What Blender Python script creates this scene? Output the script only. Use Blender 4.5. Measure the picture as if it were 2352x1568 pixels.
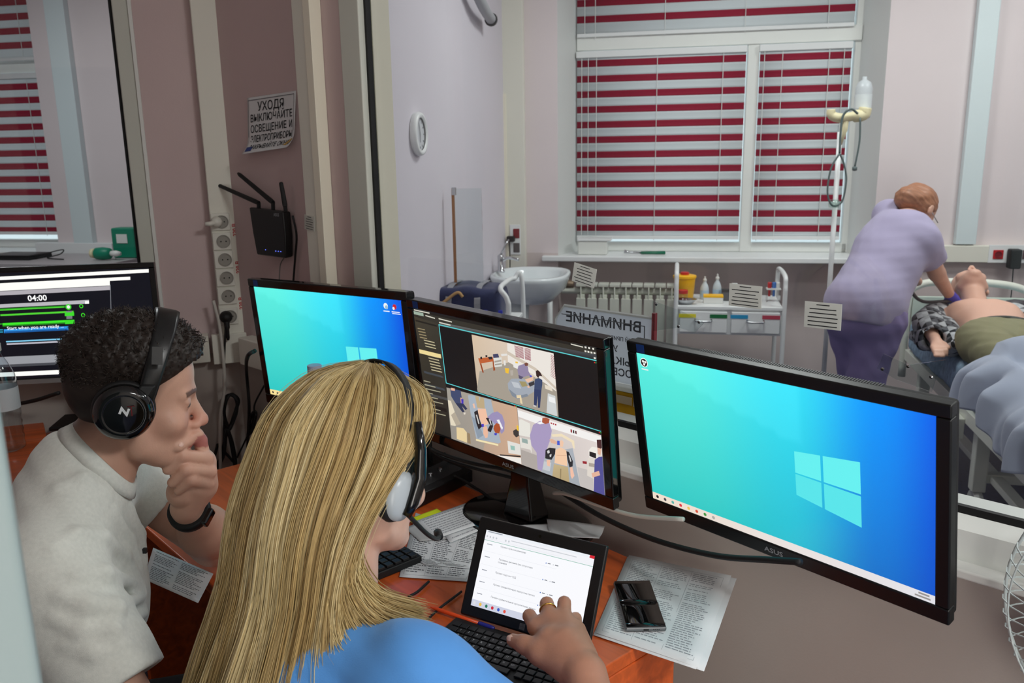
import bpy, bmesh, math, random
import numpy as np
from mathutils import Vector, Matrix
random.seed(7)
rng = np.random.default_rng(7)
for o in list(bpy.data.objects):
    bpy.data.objects.remove(o, do_unlink=True)
C = bpy.context.scene.collection
sc = bpy.context.scene
# ------------------------------------------------------------------ camera
EYE = np.array([0.0, 0.0, 1.55])
FPX, CX, CY = 1931.3, 1176.0, 784.0
_p, _r = math.radians(12.672), math.radians(-0.930)
_R = np.array([[math.cos(_r), -math.sin(_r), 0], [math.sin(_r), math.cos(_r), 0], [0, 0, 1]])
_fw = _R @ np.array([0, -math.sin(_p), math.cos(_p)])
_up = _R @ np.array([0, -math.cos(_p), -math.sin(_p)])
_rt = _R @ np.array([1.0, 0, 0])
cd = bpy.data.cameras.new('camera')
cam = bpy.data.objects.new('camera', cd)
C.objects.link(cam)
cd.sensor_width = 36.0
cd.lens = FPX * 36.0 / 2352.0
cd.clip_start = 0.02
cd.dof.use_dof = True
cd.dof.focus_distance = 1.5
cd.dof.aperture_fstop = 9.0
cx = Vector((_rt[0], _fw[0], _up[0])); cy = -Vector((_rt[1], _fw[1], _up[1])); cz = -Vector((_rt[2], _fw[2], _up[2]))
cam.matrix_world = Matrix(((cx.x, cy.x, cz.x, EYE[0]), (cx.y, cy.y, cz.y, EYE[1]), (cx.z, cy.z, cz.z, EYE[2]), (0, 0, 0, 1)))
sc.camera = cam
# ------------------------------------------------------------------ world, lights, exposure
sc.view_settings.view_transform = 'Standard'
sc.view_settings.look = 'None'
sc.view_settings.gamma = 1.0
sc.view_settings.use_curve_mapping = False
sc.view_settings.exposure = 0.0
w = bpy.data.worlds.new('world'); sc.world = w; w.use_nodes = True
w.node_tree.nodes['Background'].inputs[0].default_value = (0.86, 0.93, 1.0, 1)
w.node_tree.nodes['Background'].inputs[1].default_value = 1.15

def area(name, loc, size, power, color=(1, 1, 1), aim=(0, 0, -1), sizey=None):
    l = bpy.data.lights.new(name, 'AREA'); l.energy = power; l.color = color
    l.shape = 'RECTANGLE'; l.size = size; l.size_y = sizey or size
    o = bpy.data.objects.new(name, l); C.objects.link(o)
    o.location = loc
    o.rotation_euler = Vector(aim).to_track_quat('-Z', 'Y').to_euler()
    return o
# ceiling luminaires of the ward, of the next room, and the dim one of the control room
WARM = (0.97, 1.0, 0.985)
area('ward_ceiling_light', (1.0, 3.9, 2.93), 0.6, 25, WARM, sizey=0.6)
area('ward_ceiling_light', (2.6, 3.6, 2.93), 0.6, 25, WARM, sizey=0.6)
area('ward_ceiling_light', (2.9, 1.8, 2.93), 0.6, 20, WARM, sizey=0.6)
area('next_room_ceiling_light', (-2.9, 4.2, 2.93), 0.6, 30, (0.95, 0.98, 1.0), sizey=0.6)
area('control_room_ceiling_light', (1.7, -0.5, 2.9), 0.6, 58, WARM, aim=(0.12, 0.15, -1), sizey=0.6)
area('corridor_doorway_light', (0.18, -1.96, 1.01), 0.9, 32, (1.0, 0.965, 0.91), aim=(0, 1, 0), sizey=2.0)      # the lit doorway behind the photographer

# ------------------------------------------------------------------ pixel helpers: a photo pixel to a point on a real plane
def ray(u, v):
    q = np.array([(u - CX) / FPX, (v - CY) / FPX, 1.0])
    return np.array([q @ _rt, q @ _fw, q @ _up])
def at_y(u, v, y):
    k = ray(u, v); return EYE + k * (y / k[1])
def at_z(u, v, z):
    k = ray(u, v); return EYE + k * ((z - EYE[2]) / k[2])
def at_plane(u, v, n, d):
    k = ray(u, v); n = np.asarray(n); return EYE + k * ((d - n @ EYE) / (k @ n))
def V(*a):
    return np.array(a, float)
def unit(a):
    a = np.asarray(a, float); return a / np.linalg.norm(a)

# ------------------------------------------------------------------ materials
def lin(c):
    return tuple(((x / 255.0) / 12.92 if x / 255.0 <= 0.04045 else ((x / 255.0 + 0.055) / 1.055) ** 2.4) for x in c)
_mats = {}
def M(name, rgb, rough=0.6, metal=0.0, noise=None, bump=None, spec=0.5, sss=0.0, sheen=0.0, coat=0.0, transl=0.0, attr=None, trans=0.0, ior=1.45, alpha=1.0):
    if name in _mats: return _mats[name]
    m = bpy.data.materials.new(name); m.use_nodes = True
    nt = m.node_tree; b = nt.nodes['Principled BSDF']
    col = lin(rgb) + (1,)
    b.inputs['Base Color'].default_value = col
    b.inputs['Roughness'].default_value = rough
    b.inputs['Metallic'].default_value = metal
    b.inputs['Specular IOR Level'].default_value = spec
    b.inputs['Subsurface Weight'].default_value = sss
    b.inputs['Subsurface Radius'].default_value = (0.012, 0.005, 0.003)
    b.inputs['Subsurface Scale'].default_value = 1.0
    b.inputs['Sheen Weight'].default_value = sheen
    b.inputs['Coat Weight'].default_value = coat
    b.inputs['Transmission Weight'].default_value = trans
    b.inputs['IOR'].default_value = ior
    b.inputs['Alpha'].default_value = alpha
    tc = None
    src = None
    if attr:
        a = nt.nodes.new('ShaderNodeAttribute'); a.attribute_name = attr; src = a.outputs['Color']
        nt.links.new(src, b.inputs['Base Color'])
    if noise or bump:
        tc = nt.nodes.new('ShaderNodeTexCoord')
    if noise:
        n = nt.nodes.new('ShaderNodeTexNoise'); n.inputs['Scale'].default_value = noise[0]; n.inputs['Detail'].default_value = 4
        nt.links.new(tc.outputs['Object'], n.inputs['Vector'])
        mr = nt.nodes.new('ShaderNodeMapRange'); mr.inputs[1].default_value = 0.3; mr.inputs[2].default_value = 0.7
        mr.inputs[3].default_value = 1 - noise[1]; mr.inputs[4].default_value = 1 + noise[1]
        nt.links.new(n.outputs['Fac'], mr.inputs[0])
        mx = nt.nodes.new('ShaderNodeVectorMath'); mx.operation = 'SCALE'
        if src is not None: nt.links.new(src, mx.inputs[0])
        else: mx.inputs[0].default_value = col[:3]
        nt.links.new(mr.outputs[0], mx.inputs['Scale'])
        nt.links.new(mx.outputs[0], b.inputs['Base Color'])
    if bump:
        n = nt.nodes.new('ShaderNodeTexNoise'); n.inputs['Scale'].default_value = bump[0]; n.inputs['Detail'].default_value = 3
        nt.links.new(tc.outputs['Object'], n.inputs['Vector'])
        bp = nt.nodes.new('ShaderNodeBump'); bp.inputs['Strength'].default_value = bump[1]; bp.inputs['Distance'].default_value = 0.002
        nt.links.new(n.outputs['Fac'], bp.inputs['Height']); nt.links.new(bp.outputs[0], b.inputs['Normal'])
    if transl:
        t = nt.nodes.new('ShaderNodeBsdfTranslucent'); t.inputs[0].default_value = col
        ms = nt.nodes.new('ShaderNodeMixShader'); ms.inputs[0].default_value = transl
        out = nt.nodes['Material Output']
        nt.links.new(b.outputs[0], ms.inputs[1]); nt.links.new(t.outputs[0], ms.inputs[2]); nt.links.new(ms.outputs[0], out.inputs[0])
    _mats[name] = m
    return m
def glass_mat(name, tint=(1, 1, 1), strength=1.0, rough=0.0):
    """thin pane: clear transmission with Fresnel reflection"""
    m = bpy.data.materials.new(name); m.use_nodes = True; nt = m.node_tree
    nt.nodes.remove(nt.nodes['Principled BSDF'])
    tr = nt.nodes.new('ShaderNodeBsdfTransparent'); tr.inputs[0].default_value = tint + (1,)
    gl = nt.nodes.new('ShaderNodeBsdfGlossy'); gl.inputs['Roughness'].default_value = rough
    lw = nt.nodes.new('ShaderNodeLayerWeight'); lw.inputs[0].default_value = 0.5       # Schlick, the same from both sides of the pane
    pw = nt.nodes.new('ShaderNodeMath'); pw.operation = 'POWER'; pw.inputs[1].default_value = 5.0; nt.links.new(lw.outputs['Facing'], pw.inputs[0])
    fr = nt.nodes.new('ShaderNodeMath'); fr.operation = 'MULTIPLY_ADD'; fr.inputs[1].default_value = 0.96; fr.inputs[2].default_value = 0.04; nt.links.new(pw.outputs[0], fr.inputs[0])
    mu = nt.nodes.new('ShaderNodeMath'); mu.operation = 'MULTIPLY'; mu.inputs[1].default_value = strength
    ms = nt.nodes.new('ShaderNodeMixShader')
    nt.links.new(fr.outputs[0], mu.inputs[0]); nt.links.new(mu.outputs[0], ms.inputs[0])
    nt.links.new(tr.outputs[0], ms.inputs[1]); nt.links.new(gl.outputs[0], ms.inputs[2])
    nt.links.new(ms.outputs[0], nt.nodes['Material Output'].inputs[0])
    _mats[name] = m
    return m
def screen_mat(name, strength=1.0):
    m = bpy.data.materials.new(name); m.use_nodes = True; nt = m.node_tree
    b = nt.nodes['Principled BSDF']; b.inputs['Base Color'].default_value = (0.01, 0.01, 0.012, 1); b.inputs['Roughness'].default_value = 0.35
    a = nt.nodes.new('ShaderNodeAttribute'); a.attribute_name = 'Col'
    nt.links.new(a.outputs['Color'], b.inputs['Emission Color']); b.inputs['Emission Strength'].default_value = strength
    _mats[name] = m
    return m

# ------------------------------------------------------------------ objects
def link(name, me, m, parent=None):
    o = bpy.data.objects.new(name, me); C.objects.link(o)
    if m is not None:
        for k in (m if isinstance(m, (list, tuple)) else [m]): me.materials.append(k)
    if parent is not None: o.parent = parent
    return o
def tag(o, label=None, cat=None, group=None, kind=None):
    if label: o['label'] = label
    if cat: o['category'] = cat
    if group: o['group'] = group
    if kind: o['kind'] = kind
    return o
_MX = {}
def frame(loc, x=None, y=None, z=None):
    """4x4 with given axes (two of them enough)"""
    loc = Vector(loc)
    if x is not None: x = Vector(x).normalized()
    if y is not None: y = Vector(y).normalized()
    if z is not None: z = Vector(z).normalized()
    if x is None and y is None and z is None: return Matrix.Translation(loc)
    if x is None and y is None: x = z.orthogonal().normalized()
    if z is None: z = x.cross(y).normalized(); y = z.cross(x)
    elif y is None: y = z.cross(x).normalized(); x = y.cross(z)
    else: x = y.cross(z).normalized(); y = z.cross(x)
    return Matrix(((x.x, y.x, z.x, loc.x), (x.y, y.y, z.y, loc.y), (x.z, y.z, z.z, loc.z), (0, 0, 0, 1)))
def thing(name, label, cat, mx=None, group=None, loc=None):
    o = bpy.data.objects.new(name, None); C.objects.link(o)
    if mx is None: mx = Matrix.Translation(Vector(loc if loc is not None else (0, 0, 0)))
    o.matrix_world = mx; o.empty_display_size = 0.05
    _MX[o.name] = mx.copy()
    return tag(o, label, cat, group)

class MB:
    def __init__(s): s.v = []; s.f = []; s.mi = []; s.m = 0
    def add(s, vs, fs):
        n = len(s.v); s.v += [tuple(map(float, q)) for q in vs]
        for f in fs: s.f.append(tuple(i + n for i in f)); s.mi.append(s.m)
        return s
    def box(s, lo, hi, mx=None):
        x0, y0, z0 = lo; x1, y1, z1 = hi
        vs = [(x0, y0, z0), (x1, y0, z0), (x1, y1, z0), (x0, y1, z0), (x0, y0, z1), (x1, y0, z1), (x1, y1, z1), (x0, y1, z1)]
        if mx is not None: vs = [mx @ Vector(q) for q in vs]
        return s.add(vs, [(0, 3, 2, 1), (4, 5, 6, 7), (0, 1, 5, 4), (1, 2, 6, 5), (2, 3, 7, 6), (3, 0, 4, 7)])
    def prism(s, poly, z0, z1, mx=None):
        n = len(poly); vs = [(p[0], p[1], z0) for p in poly] + [(p[0], p[1], z1) for p in poly]
        if mx is not None: vs = [mx @ Vector(q) for q in vs]
        return s.add(vs, [tuple(range(n))[::-1], tuple(range(n, 2 * n))] + [(i, (i + 1) % n, n + (i + 1) % n, n + i) for i in range(n)])
    def tube(s, pts, r, n=8, caps=True):
        pts = [Vector(p) for p in pts]; k = len(pts); rs = r if isinstance(r, (list, tuple)) else [r] * k
        vs = []; T = []
        for i in range(k):
            t = (pts[min(i + 1, k - 1)] - pts[max(i - 1, 0)]); T.append(t.normalized() if t.length > 1e-9 else Vector((0, 0, 1)))
        u = T[0].orthogonal().normalized()
        for i in range(k):
            u = (u - T[i] * u.dot(T[i])); u = u.normalized() if u.length > 1e-6 else T[i].orthogonal().normalized()
            w_ = T[i].cross(u)
            for j in range(n):
                a = 2 * math.pi * j / n; vs.append(pts[i] + (u * math.cos(a) + w_ * math.sin(a)) * rs[i])
        fs = [(i * n + j, i * n + (j + 1) % n, (i + 1) * n + (j + 1) % n, (i + 1) * n + j) for i in range(k - 1) for j in range(n)]
        if caps: fs += [tuple(range(n))[::-1], tuple(range((k - 1) * n, k * n))]
        return s.add(vs, fs)
    def lathe(s, prof, n=24, mx=None, caps=True):
        vs = []; k = len(prof)
        for (r, z) in prof:
            for j in range(n):
                a = 2 * math.pi * j / n; vs.append(Vector((r * math.cos(a), r * math.sin(a), z)))
        if mx is not None: vs = [mx @ q for q in vs]
        fs = [(i * n + j, i * n + (j + 1) % n, (i + 1) * n + (j + 1) % n, (i + 1) * n + j) for i in range(k - 1) for j in range(n)]
        if caps: fs += [tuple(range(n))[::-1], tuple(range((k - 1) * n, k * n))]
        return s.add(vs, fs)
    def grid(s, P):
        """P: (a,b,3) array"""
        a, b = P.shape[:2]
        return s.add(P.reshape(-1, 3), [(i * b + j, (i + 1) * b + j, (i + 1) * b + j + 1, i * b + j + 1) for i in range(a - 1) for j in range(b - 1)])
    def obj(s, name, m, parent=None, world=False, smooth=False, bevel=0.0, seg=2, solid=0.0, subd=0):
        me = bpy.data.meshes.new(name)
        vs = s.v
        if world and parent is not None:
            q = parent; inv = Matrix.Identity(4)
            if q.name in _MX: inv = _MX[q.name].inverted()
            elif q.parent is not None and q.parent.name in _MX: inv = _MX[q.parent.name].inverted()
            vs = [tuple(inv @ Vector(x)) for x in vs]
        me.from_pydata(vs, [], s.f)
        o = link(name, me, m, parent)
        if any(s.mi): me.polygons.foreach_set('material_index', s.mi)
        bm = bmesh.new(); bm.from_mesh(me); bmesh.ops.recalc_face_normals(bm, faces=bm.faces); bm.to_mesh(me); bm.free()
        if smooth: me.polygons.foreach_set('use_smooth', [True] * len(me.polygons))
        if solid:
            k = o.modifiers.new('solid', 'SOLIDIFY'); k.thickness = solid; k.offset = 0
        if bevel:
            k = o.modifiers.new('bevel', 'BEVEL'); k.width = bevel; k.segments = seg; k.limit_method = 'ANGLE'; k.angle_limit = 0.6
            me.polygons.foreach_set('use_smooth', [True] * len(me.polygons)); k.harden_normals = True
        if subd:
            k = o.modifiers.new('sub', 'SUBSURF'); k.levels = subd; k.render_levels = subd
        return o
def rot_to(loc, z, x=None):
    z = Vector(z).normalized()
    if x is None: x = z.orthogonal()
    return frame(loc, x=x, z=z)
def smooth_path(pts, n=8):
    """Catmull-Rom"""
    P = [np.asarray(p, float) for p in pts]; P = [2 * P[0] - P[1]] + P + [2 * P[-1] - P[-2]]; out = []
    for i in range(1, len(P) - 2):
        for j in range(n):
            t = j / n; a, b, c, d = P[i - 1], P[i], P[i + 1], P[i + 2]
            out.append(0.5 * ((2 * b) + (-a + c) * t + (2 * a - 5 * b + 4 * c - d) * t * t + (-a + 3 * b - 3 * c + d) * t ** 3))
    out.append(P[-2]); return out
_dg = None
def text_mesh(s, size, bold=0.0, align='CENTER', mirror=False):
    cu = bpy.data.curves.new('lettering', 'FONT'); cu.body = s; cu.size = size; cu.align_x = align; cu.align_y = 'CENTER'
    cu.offset = bold * size; cu.resolution_u = 2
    o = bpy.data.objects.new('lettering', cu); C.objects.link(o)
    bpy.context.view_layer.update()
    me = bpy.data.meshes.new_from_object(o.evaluated_get(bpy.context.evaluated_depsgraph_get()))
    vs = [tuple(v.co) for v in me.vertices]; fs = [tuple(p.vertices) for p in me.polygons]
    bpy.data.objects.remove(o, do_unlink=True); bpy.data.curves.remove(cu); bpy.data.meshes.remove(me)
    if mirror: vs = [(-x, y, z) for x, y, z in vs]
    return vs, fs
def put_text(mb, s, size, mx, bold=0.0, align='CENTER', mirror=False, sx=1.0):
    vs, fs = text_mesh(s, size, bold, align, mirror)
    mb.add([mx @ Vector((x * sx, y, 0)) for x, y, z in vs], fs)

# ------------------------------------------------------------------ implicit surfaces (one continuous skin), meshed by surface nets
def smin(a, b, k):
    h = np.clip(0.5 + 0.5 * (b - a) / k, 0, 1); return b + (a - b) * h - k * h * (1 - h)
def smax(a, b, k): return -smin(-a, -b, k)
def cap(a, b, ra, rb):
    a = np.asarray(a, np.float32); b = np.asarray(b, np.float32); d = b - a; L = float(d @ d) + 1e-12
    def f(P):
        t = np.clip(((P - a) @ d) / L, 0, 1); q = P - a - t[:, None] * d
        return np.sqrt((q * q).sum(1)) - (ra + (rb - ra) * t)
    return f
def ell(c, r, R=None):
    c = np.asarray(c, np.float32); r = np.asarray(r, np.float32)
    def f(P):
        q = P - c
        if R is not None: q = q @ R          # columns of R are the ellipsoid's axes
        k0 = np.sqrt(((q / r) ** 2).sum(1)); k1 = np.sqrt(((q / (r * r)) ** 2).sum(1)) + 1e-9
        return k0 * (k0 - 1) / k1
    return f
def axes(x, z):
    z = unit(z); x = np.asarray(x, float); x = unit(x - z * (x @ z)); return np.stack([x, np.cross(z, x), z], 1).astype(np.float32)
def union(prims, k=0.02):
    def f(P):
        d = None
        for q in prims:
            kk = k
            if isinstance(q, tuple): q, kk = q
            e = q(P); d = e if d is None else smin(d, e, kk)
        return d
    return f
def nets(f, lo, hi, h):
    lo = np.asarray(lo, float); hi = np.asarray(hi, float); n = np.ceil((hi - lo) / h).astype(int) + 1
    ax = [lo[i] + h * np.arange(n[i]) for i in range(3)]
    B = 4; nb = -(-n // B); cen = [lo[i] + h * (B * np.arange(nb[i]) + (B - 1) / 2) for i in range(3)]
    GC = np.stack(np.meshgrid(*cen, indexing='ij'), -1).reshape(-1, 3).astype(np.float32)
    DC = np.concatenate([f(GC[i:i + 400000]) for i in range(0, len(GC), 400000)]).reshape(nb)     # coarse pass, then only the blocks near the surface
    D = np.repeat(np.repeat(np.repeat(DC, B, 0), B, 1), B, 2).astype(np.float32)
    near = np.argwhere(np.abs(DC) < h * B * 1.9 + .004); off_ = np.stack(np.meshgrid(*[np.arange(B)] * 3, indexing='ij'), -1).reshape(-1, 3)
    I = (near[:, None] * B + off_[None]).reshape(-1, 3); G = (lo + h * I).astype(np.float32)
    D[tuple(I.T)] = np.concatenate([f(G[i:i + 300000]) for i in range(0, len(G), 300000)]) if len(G) else 0
    D = D[:n[0], :n[1], :n[2]]
    ins = D < 0
    cs = [(i, j, k) for i in (0, 1) for j in (0, 1) for k in (0, 1)]
    sl = lambda c: tuple(slice(c[i], n[i] - 1 + c[i]) for i in range(3))
    cnt = sum(ins[sl(c)].astype(np.int8) for c in cs)
    I = np.argwhere((cnt > 0) & (cnt < 8)); idx = -np.ones(n - 1, int); idx[tuple(I.T)] = np.arange(len(I))
    d8 = np.stack([D[tuple((I + c).T)] for c in cs], 1); acc = np.zeros((len(I), 3)); num = np.zeros(len(I))
    for a in range(8):
        for b in range(a + 1, 8):
            ca, cb = np.array(cs[a]), np.array(cs[b])
            if np.abs(ca - cb).sum() != 1: continue
            m = (d8[:, a] < 0) != (d8[:, b] < 0); t = np.where(m, d8[:, a] / (d8[:, a] - d8[:, b] + 1e-20), 0)
            acc += np.where(m[:, None], ca + t[:, None] * (cb - ca), 0); num += m
    vs = lo + (I + acc / num[:, None]) * h
    fs = []
    for a in range(3):
        b, c = (a + 1) % 3, (a + 2) % 3
        s0 = [slice(1, n[i] - 1) for i in range(3)]; s0[a] = slice(0, n[a] - 1); s1 = list(s0); s1[a] = slice(1, n[a])
        A, B = ins[tuple(s0)], ins[tuple(s1)]; off = np.ones(3, int); off[a] = 0
        E = np.argwhere(A != B) + off; sgn = ins[tuple(E.T)]
        eb = np.zeros(3, int); eb[b] = 1; ec = np.zeros(3, int); ec[c] = 1
        q = np.stack([idx[tuple((E - eb - ec).T)], idx[tuple((E - ec).T)], idx[tuple(E.T)], idx[tuple((E - eb).T)]], 1)
        q[~sgn] = q[~sgn][:, ::-1]; fs.append(q)
    return vs, np.concatenate(fs)
def skin(name, f, lo, hi, h, m, parent=None, mx=None, color=None, mat_of=None):
    vs, fs = nets(f, lo, hi, h)
    if mx is not None:
        A = np.array(mx); ws = vs @ A[:3, :3].T + A[:3, 3]
    else: ws = vs
    if parent is not None and parent.name in _MX:
        A = np.array(_MX[parent.name].inverted()); ls = ws @ A[:3, :3].T + A[:3, 3]
    else: ls = ws
    me = bpy.data.meshes.new(name); me.vertices.add(len(ls)); me.vertices.foreach_set('co', ls.astype(np.float32).ravel())
    me.loops.add(4 * len(fs)); me.loops.foreach_set('vertex_index', fs.astype(np.int32).ravel())
    me.polygons.add(len(fs)); me.polygons.foreach_set('loop_start', np.arange(0, 4 * len(fs), 4, dtype=np.int32)); me.polygons.foreach_set('loop_total', np.full(len(fs), 4, np.int32))
    me.update(calc_edges=True); me.validate()
    me.polygons.foreach_set('use_smooth', [True] * len(me.polygons))
    if color is not None:
        at = me.color_attributes.new('Col', 'FLOAT_COLOR', 'POINT'); cc = np.ones((len(vs), 4), np.float32); cc[:, :3] = color(vs); at.data.foreach_set('color', cc.ravel())
    o = link(name, me, m, parent)
    if mat_of is not None: me.polygons.foreach_set('material_index', mat_of(vs[fs].mean(1)).astype(np.int32))
    return o
_nd = rng.normal(size=(12, 3)); _np = rng.uniform(0, 6.28, 12)
def wav(P, freq, seed=0):
    """smooth pseudo noise in about -1..1"""
    s = 0
    for i in range(4):
        k = (i * 3 + seed) % 12; s = s + np.sin(P @ (_nd[k] * freq * (1 + 0.35 * i)).astype(np.float32) + _np[(k + seed) % 12])
    return s / 3.0
def ribbons(name, paths, widths, cols, m, parent, normals=None):
    """hair: each strand a narrow three-sided tapered tube; paths (N,K,3)"""
    paths = np.asarray(paths); N, K = paths.shape[:2]
    T = np.gradient(paths, axis=1); T /= np.linalg.norm(T, axis=2, keepdims=True) + 1e-9
    ref = np.broadcast_to(np.array([0.31, -0.83, 0.46]), T.shape); S = np.cross(T, ref); S /= np.linalg.norm(S, axis=2, keepdims=True) + 1e-9
    B = np.cross(T, S); tp = np.clip(np.minimum(1.0, 1.25 - np.linspace(0, 1, K) ** 3), 0.15, 1)
    w_ = (np.asarray(widths)[:, None] * tp)[:, :, None]
    ring = [paths + w_ * (S * math.cos(a) + B * math.sin(a)) for a in (0.5, 2.594, 4.69)]
    vs = np.stack(ring, 2).reshape(-1, 3)
    if parent is not None and parent.name in _MX:
        A = np.array(_MX[parent.name].inverted()); vs = vs @ A[:3, :3].T + A[:3, 3]
    base = (np.arange(N)[:, None] * K + np.arange(K - 1)[None]).reshape(-1) * 3; fs = []
    for j in range(3):
        k = (j + 1) % 3; fs.append(np.stack([base + j, base + k, base + 3 + k, base + 3 + j], 1))
    fs = np.concatenate(fs)
    me = bpy.data.meshes.new(name); me.vertices.add(len(vs)); me.vertices.foreach_set('co', vs.astype(np.float32).ravel())
    me.loops.add(4 * len(fs)); me.loops.foreach_set('vertex_index', fs.astype(np.int32).ravel())
    me.polygons.add(len(fs)); me.polygons.foreach_set('loop_start', np.arange(0, 4 * len(fs), 4, dtype=np.int32)); me.polygons.foreach_set('loop_total', np.full(len(fs), 4, np.int32))
    me.update(calc_edges=True)
    me.polygons.foreach_set('use_smooth', [True] * len(me.polygons))
    at = me.color_attributes.new('Col', 'FLOAT_COLOR', 'POINT'); cc = np.ones((N, K, 3, 4), np.float32); cc[..., :3] = np.asarray(cols)[:, :, None, :] if np.ndim(cols) == 3 else np.asarray(cols)[:, None, None, :]
    at.data.foreach_set('color', cc.ravel())
    return link(name, me, m, parent)
def painted(name, w_, h_, shapes, m, parent, mx=None, base=None, res=(48, 27)):
    """a lit display: flat picture of coloured shapes (u right, v down, 0..1), each layer a hair in front of the last"""
    vs = []; fs = []; cols = []; lay = [0]
    def P(u, v, z): return ((u - 0.5) * w_, (0.5 - v) * h_, z)
    if base is not None:
        a, b = res; n0 = len(vs)
        for i in range(a + 1):
            for j in range(b + 1): vs.append(P(i / a, j / b, 0))
        for i in range(a):
            for j in range(b):
                q = [n0 + i * (b + 1) + j, n0 + i * (b + 1) + j + 1, n0 + (i + 1) * (b + 1) + j + 1, n0 + (i + 1) * (b + 1) + j]
                fs.append(q); cols.append([base(vs[k][0] / w_ + 0.5, 0.5 - vs[k][1] / h_) for k in q])
    z = 0.0
    for sh in shapes:
        z += 0.00001; poly, c = sh[0], sh[1]
        if isinstance(poly, str):
            size, u, v = sh[2]; tv, tf = text_mesh(poly, size * h_, sh[3] if len(sh) > 3 else 0.0, 'CENTER'); n0 = len(vs); x0, y0, _ = P(u, v, 0)
            vs += [(x + x0, y + y0, z) for x, y, q in tv]
            for f in tf: fs.append([n0 + i for i in f]); cols.append([lin(c)] * len(f))
            continue
        n0 = len(vs); vs += [P(u, v, z) for u, v in poly]
        fs.append([n0 + i for i in range(len(poly))][::-1])
        cols.append([lin(k) for k in c][::-1] if isinstance(c[0], (tuple, list)) else [lin(c)] * len(poly))
    if mx is not None: vs = [tuple(mx @ Vector(q)) for q in vs]
    me = bpy.data.meshes.new(name); me.from_pydata(vs, [], fs)
    at = me.color_attributes.new('Col', 'FLOAT_COLOR', 'CORNER')
    flat = [x for f in cols for c in f for x in (*c[:3], 1.0)]
    at.data.foreach_set('color', flat)
    return link(name, me, m, parent)
def rect(u0, v0, u1, v1): return [(u0, v0), (u1, v0), (u1, v1), (u0, v1)]
def disc(u, v, r, asp=16 / 9, n=12): return [(u + r / asp * math.cos(6.2832 * i / n), v + r * math.sin(6.2832 * i / n)) for i in range(n)]
# ------------------------------------------------------------------ materials of the rooms
PINK = M('pink wall paint', (206, 184, 183), 0.62, noise=(3, 0.03), bump=(220, 0.12))
DADO = M('taupe lower wall paint', (184, 174, 166), 0.55, noise=(3, 0.03), bump=(220, 0.12))
WARD = M('pale pink ward paint', (224, 212, 213), 0.6, noise=(2, 0.02))
LILAC = M('pale lilac ward paint', (214, 208, 216), 0.6, noise=(2, 0.02))
WARDLOW = M('greyish pink lower ward paint', (206, 192, 190), 0.5, noise=(2, 0.02))
CEIL = M('white ceiling paint', (235, 234, 230), 0.8)
FLOORM = M('dark blue flecked linoleum', (52, 60, 88), 0.45, noise=(60, 0.25))
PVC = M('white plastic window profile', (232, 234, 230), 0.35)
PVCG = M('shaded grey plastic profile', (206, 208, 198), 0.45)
DUCT = M('white cable duct plastic', (226, 224, 212), 0.42)
CREAM = M('cream cable duct plastic', (238, 232, 214), 0.42)
GASK = M('black rubber gasket', (14, 14, 15), 0.6)
BLACK = M('black plastic', (16, 16, 17), 0.38)
BLKG = M('glossy black plastic', (9, 9, 10), 0.12, coat=0.4)
BLKM = M('matt black plastic', (20, 20, 21), 0.6)
DGREY = M('dark grey plastic', (52, 54, 56), 0.45)
WHITE = M('white enamel', (232, 234, 234), 0.3)
WPL = M('white plastic', (228, 228, 224), 0.4)
PAPER = M('white paper', (226, 228, 230), 0.85)
INK = M('black print', (34, 34, 38), 0.8)
INKG = M('grey print', (118, 120, 126), 0.8)
CHROME = M('chromed metal', (200, 202, 205), 0.15, metal=1.0)
STEEL = M('stainless steel', (190, 192, 195), 0.25, metal=1.0)
RED = M('red plastic', (190, 28, 36), 0.4)
MAROON = M('dark red plastic', (122, 24, 34), 0.45)
YEL = M('yellow plastic', (250, 190, 10), 0.4)
GREEN = M('green plastic', (10, 130, 100), 0.45)
GLASS = glass_mat('window glass', (0.97, 0.985, 0.98), 1.0)
ACRYL = glass_mat('clear acrylic', (0.93, 0.96, 0.96), 1.6)

nP = V(0.6864, 0.7272, 0); rP = V(0.7272, -0.6864, 0); dP = 1.40
nF = V(0.1953, 0.9807, 0); rF = V(0.9807, -0.1953, 0); dF = 5.31
nL = V(-0.342, 0.940, 0); rL = V(0.940, 0.342, 0); dL = 2.969
Z1 = V(0, 0, 1)
def part_pt(s, z, d=dP): return nP * d + rP * s + Z1 * z
def far_pt(s, z, d=dF): return nF * d + rF * s + Z1 * z
def left_pt(s, z, d=dL): return nL * d + rL * s + Z1 * z
def Sof(pt, r): return float(np.asarray(pt) @ r)
def on_part(u, v, d=dP): return at_plane(u, v, nP, d)
def on_far(u, v, d=dF): return at_plane(u, v, nF, d)
def on_left(u, v, d=dL): return at_plane(u, v, nL, d)
MP = frame((0, 0, 0), x=rP, y=nP); MF = frame((0, 0, 0), x=rF, y=nF); ML = frame((0, 0, 0), x=rL, y=nL)   # local (s, d, z) of each wall
H = 3.0
def struct(o, label): return tag(o, label, kind='structure')

# floor and ceiling of all three rooms
mb = MB(); mb.box((-7.3, -2.2, -0.1), (5.0, 7.6, 0.0)); struct(mb.obj('floor', FLOORM), 'dark blue flecked floor of the ward and control room')
mb = MB(); mb.box((-7.3, -2.2, H), (5.0, 7.6, H + 0.1)); struct(mb.obj('ceiling', CEIL), 'white ceiling over the rooms')

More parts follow.
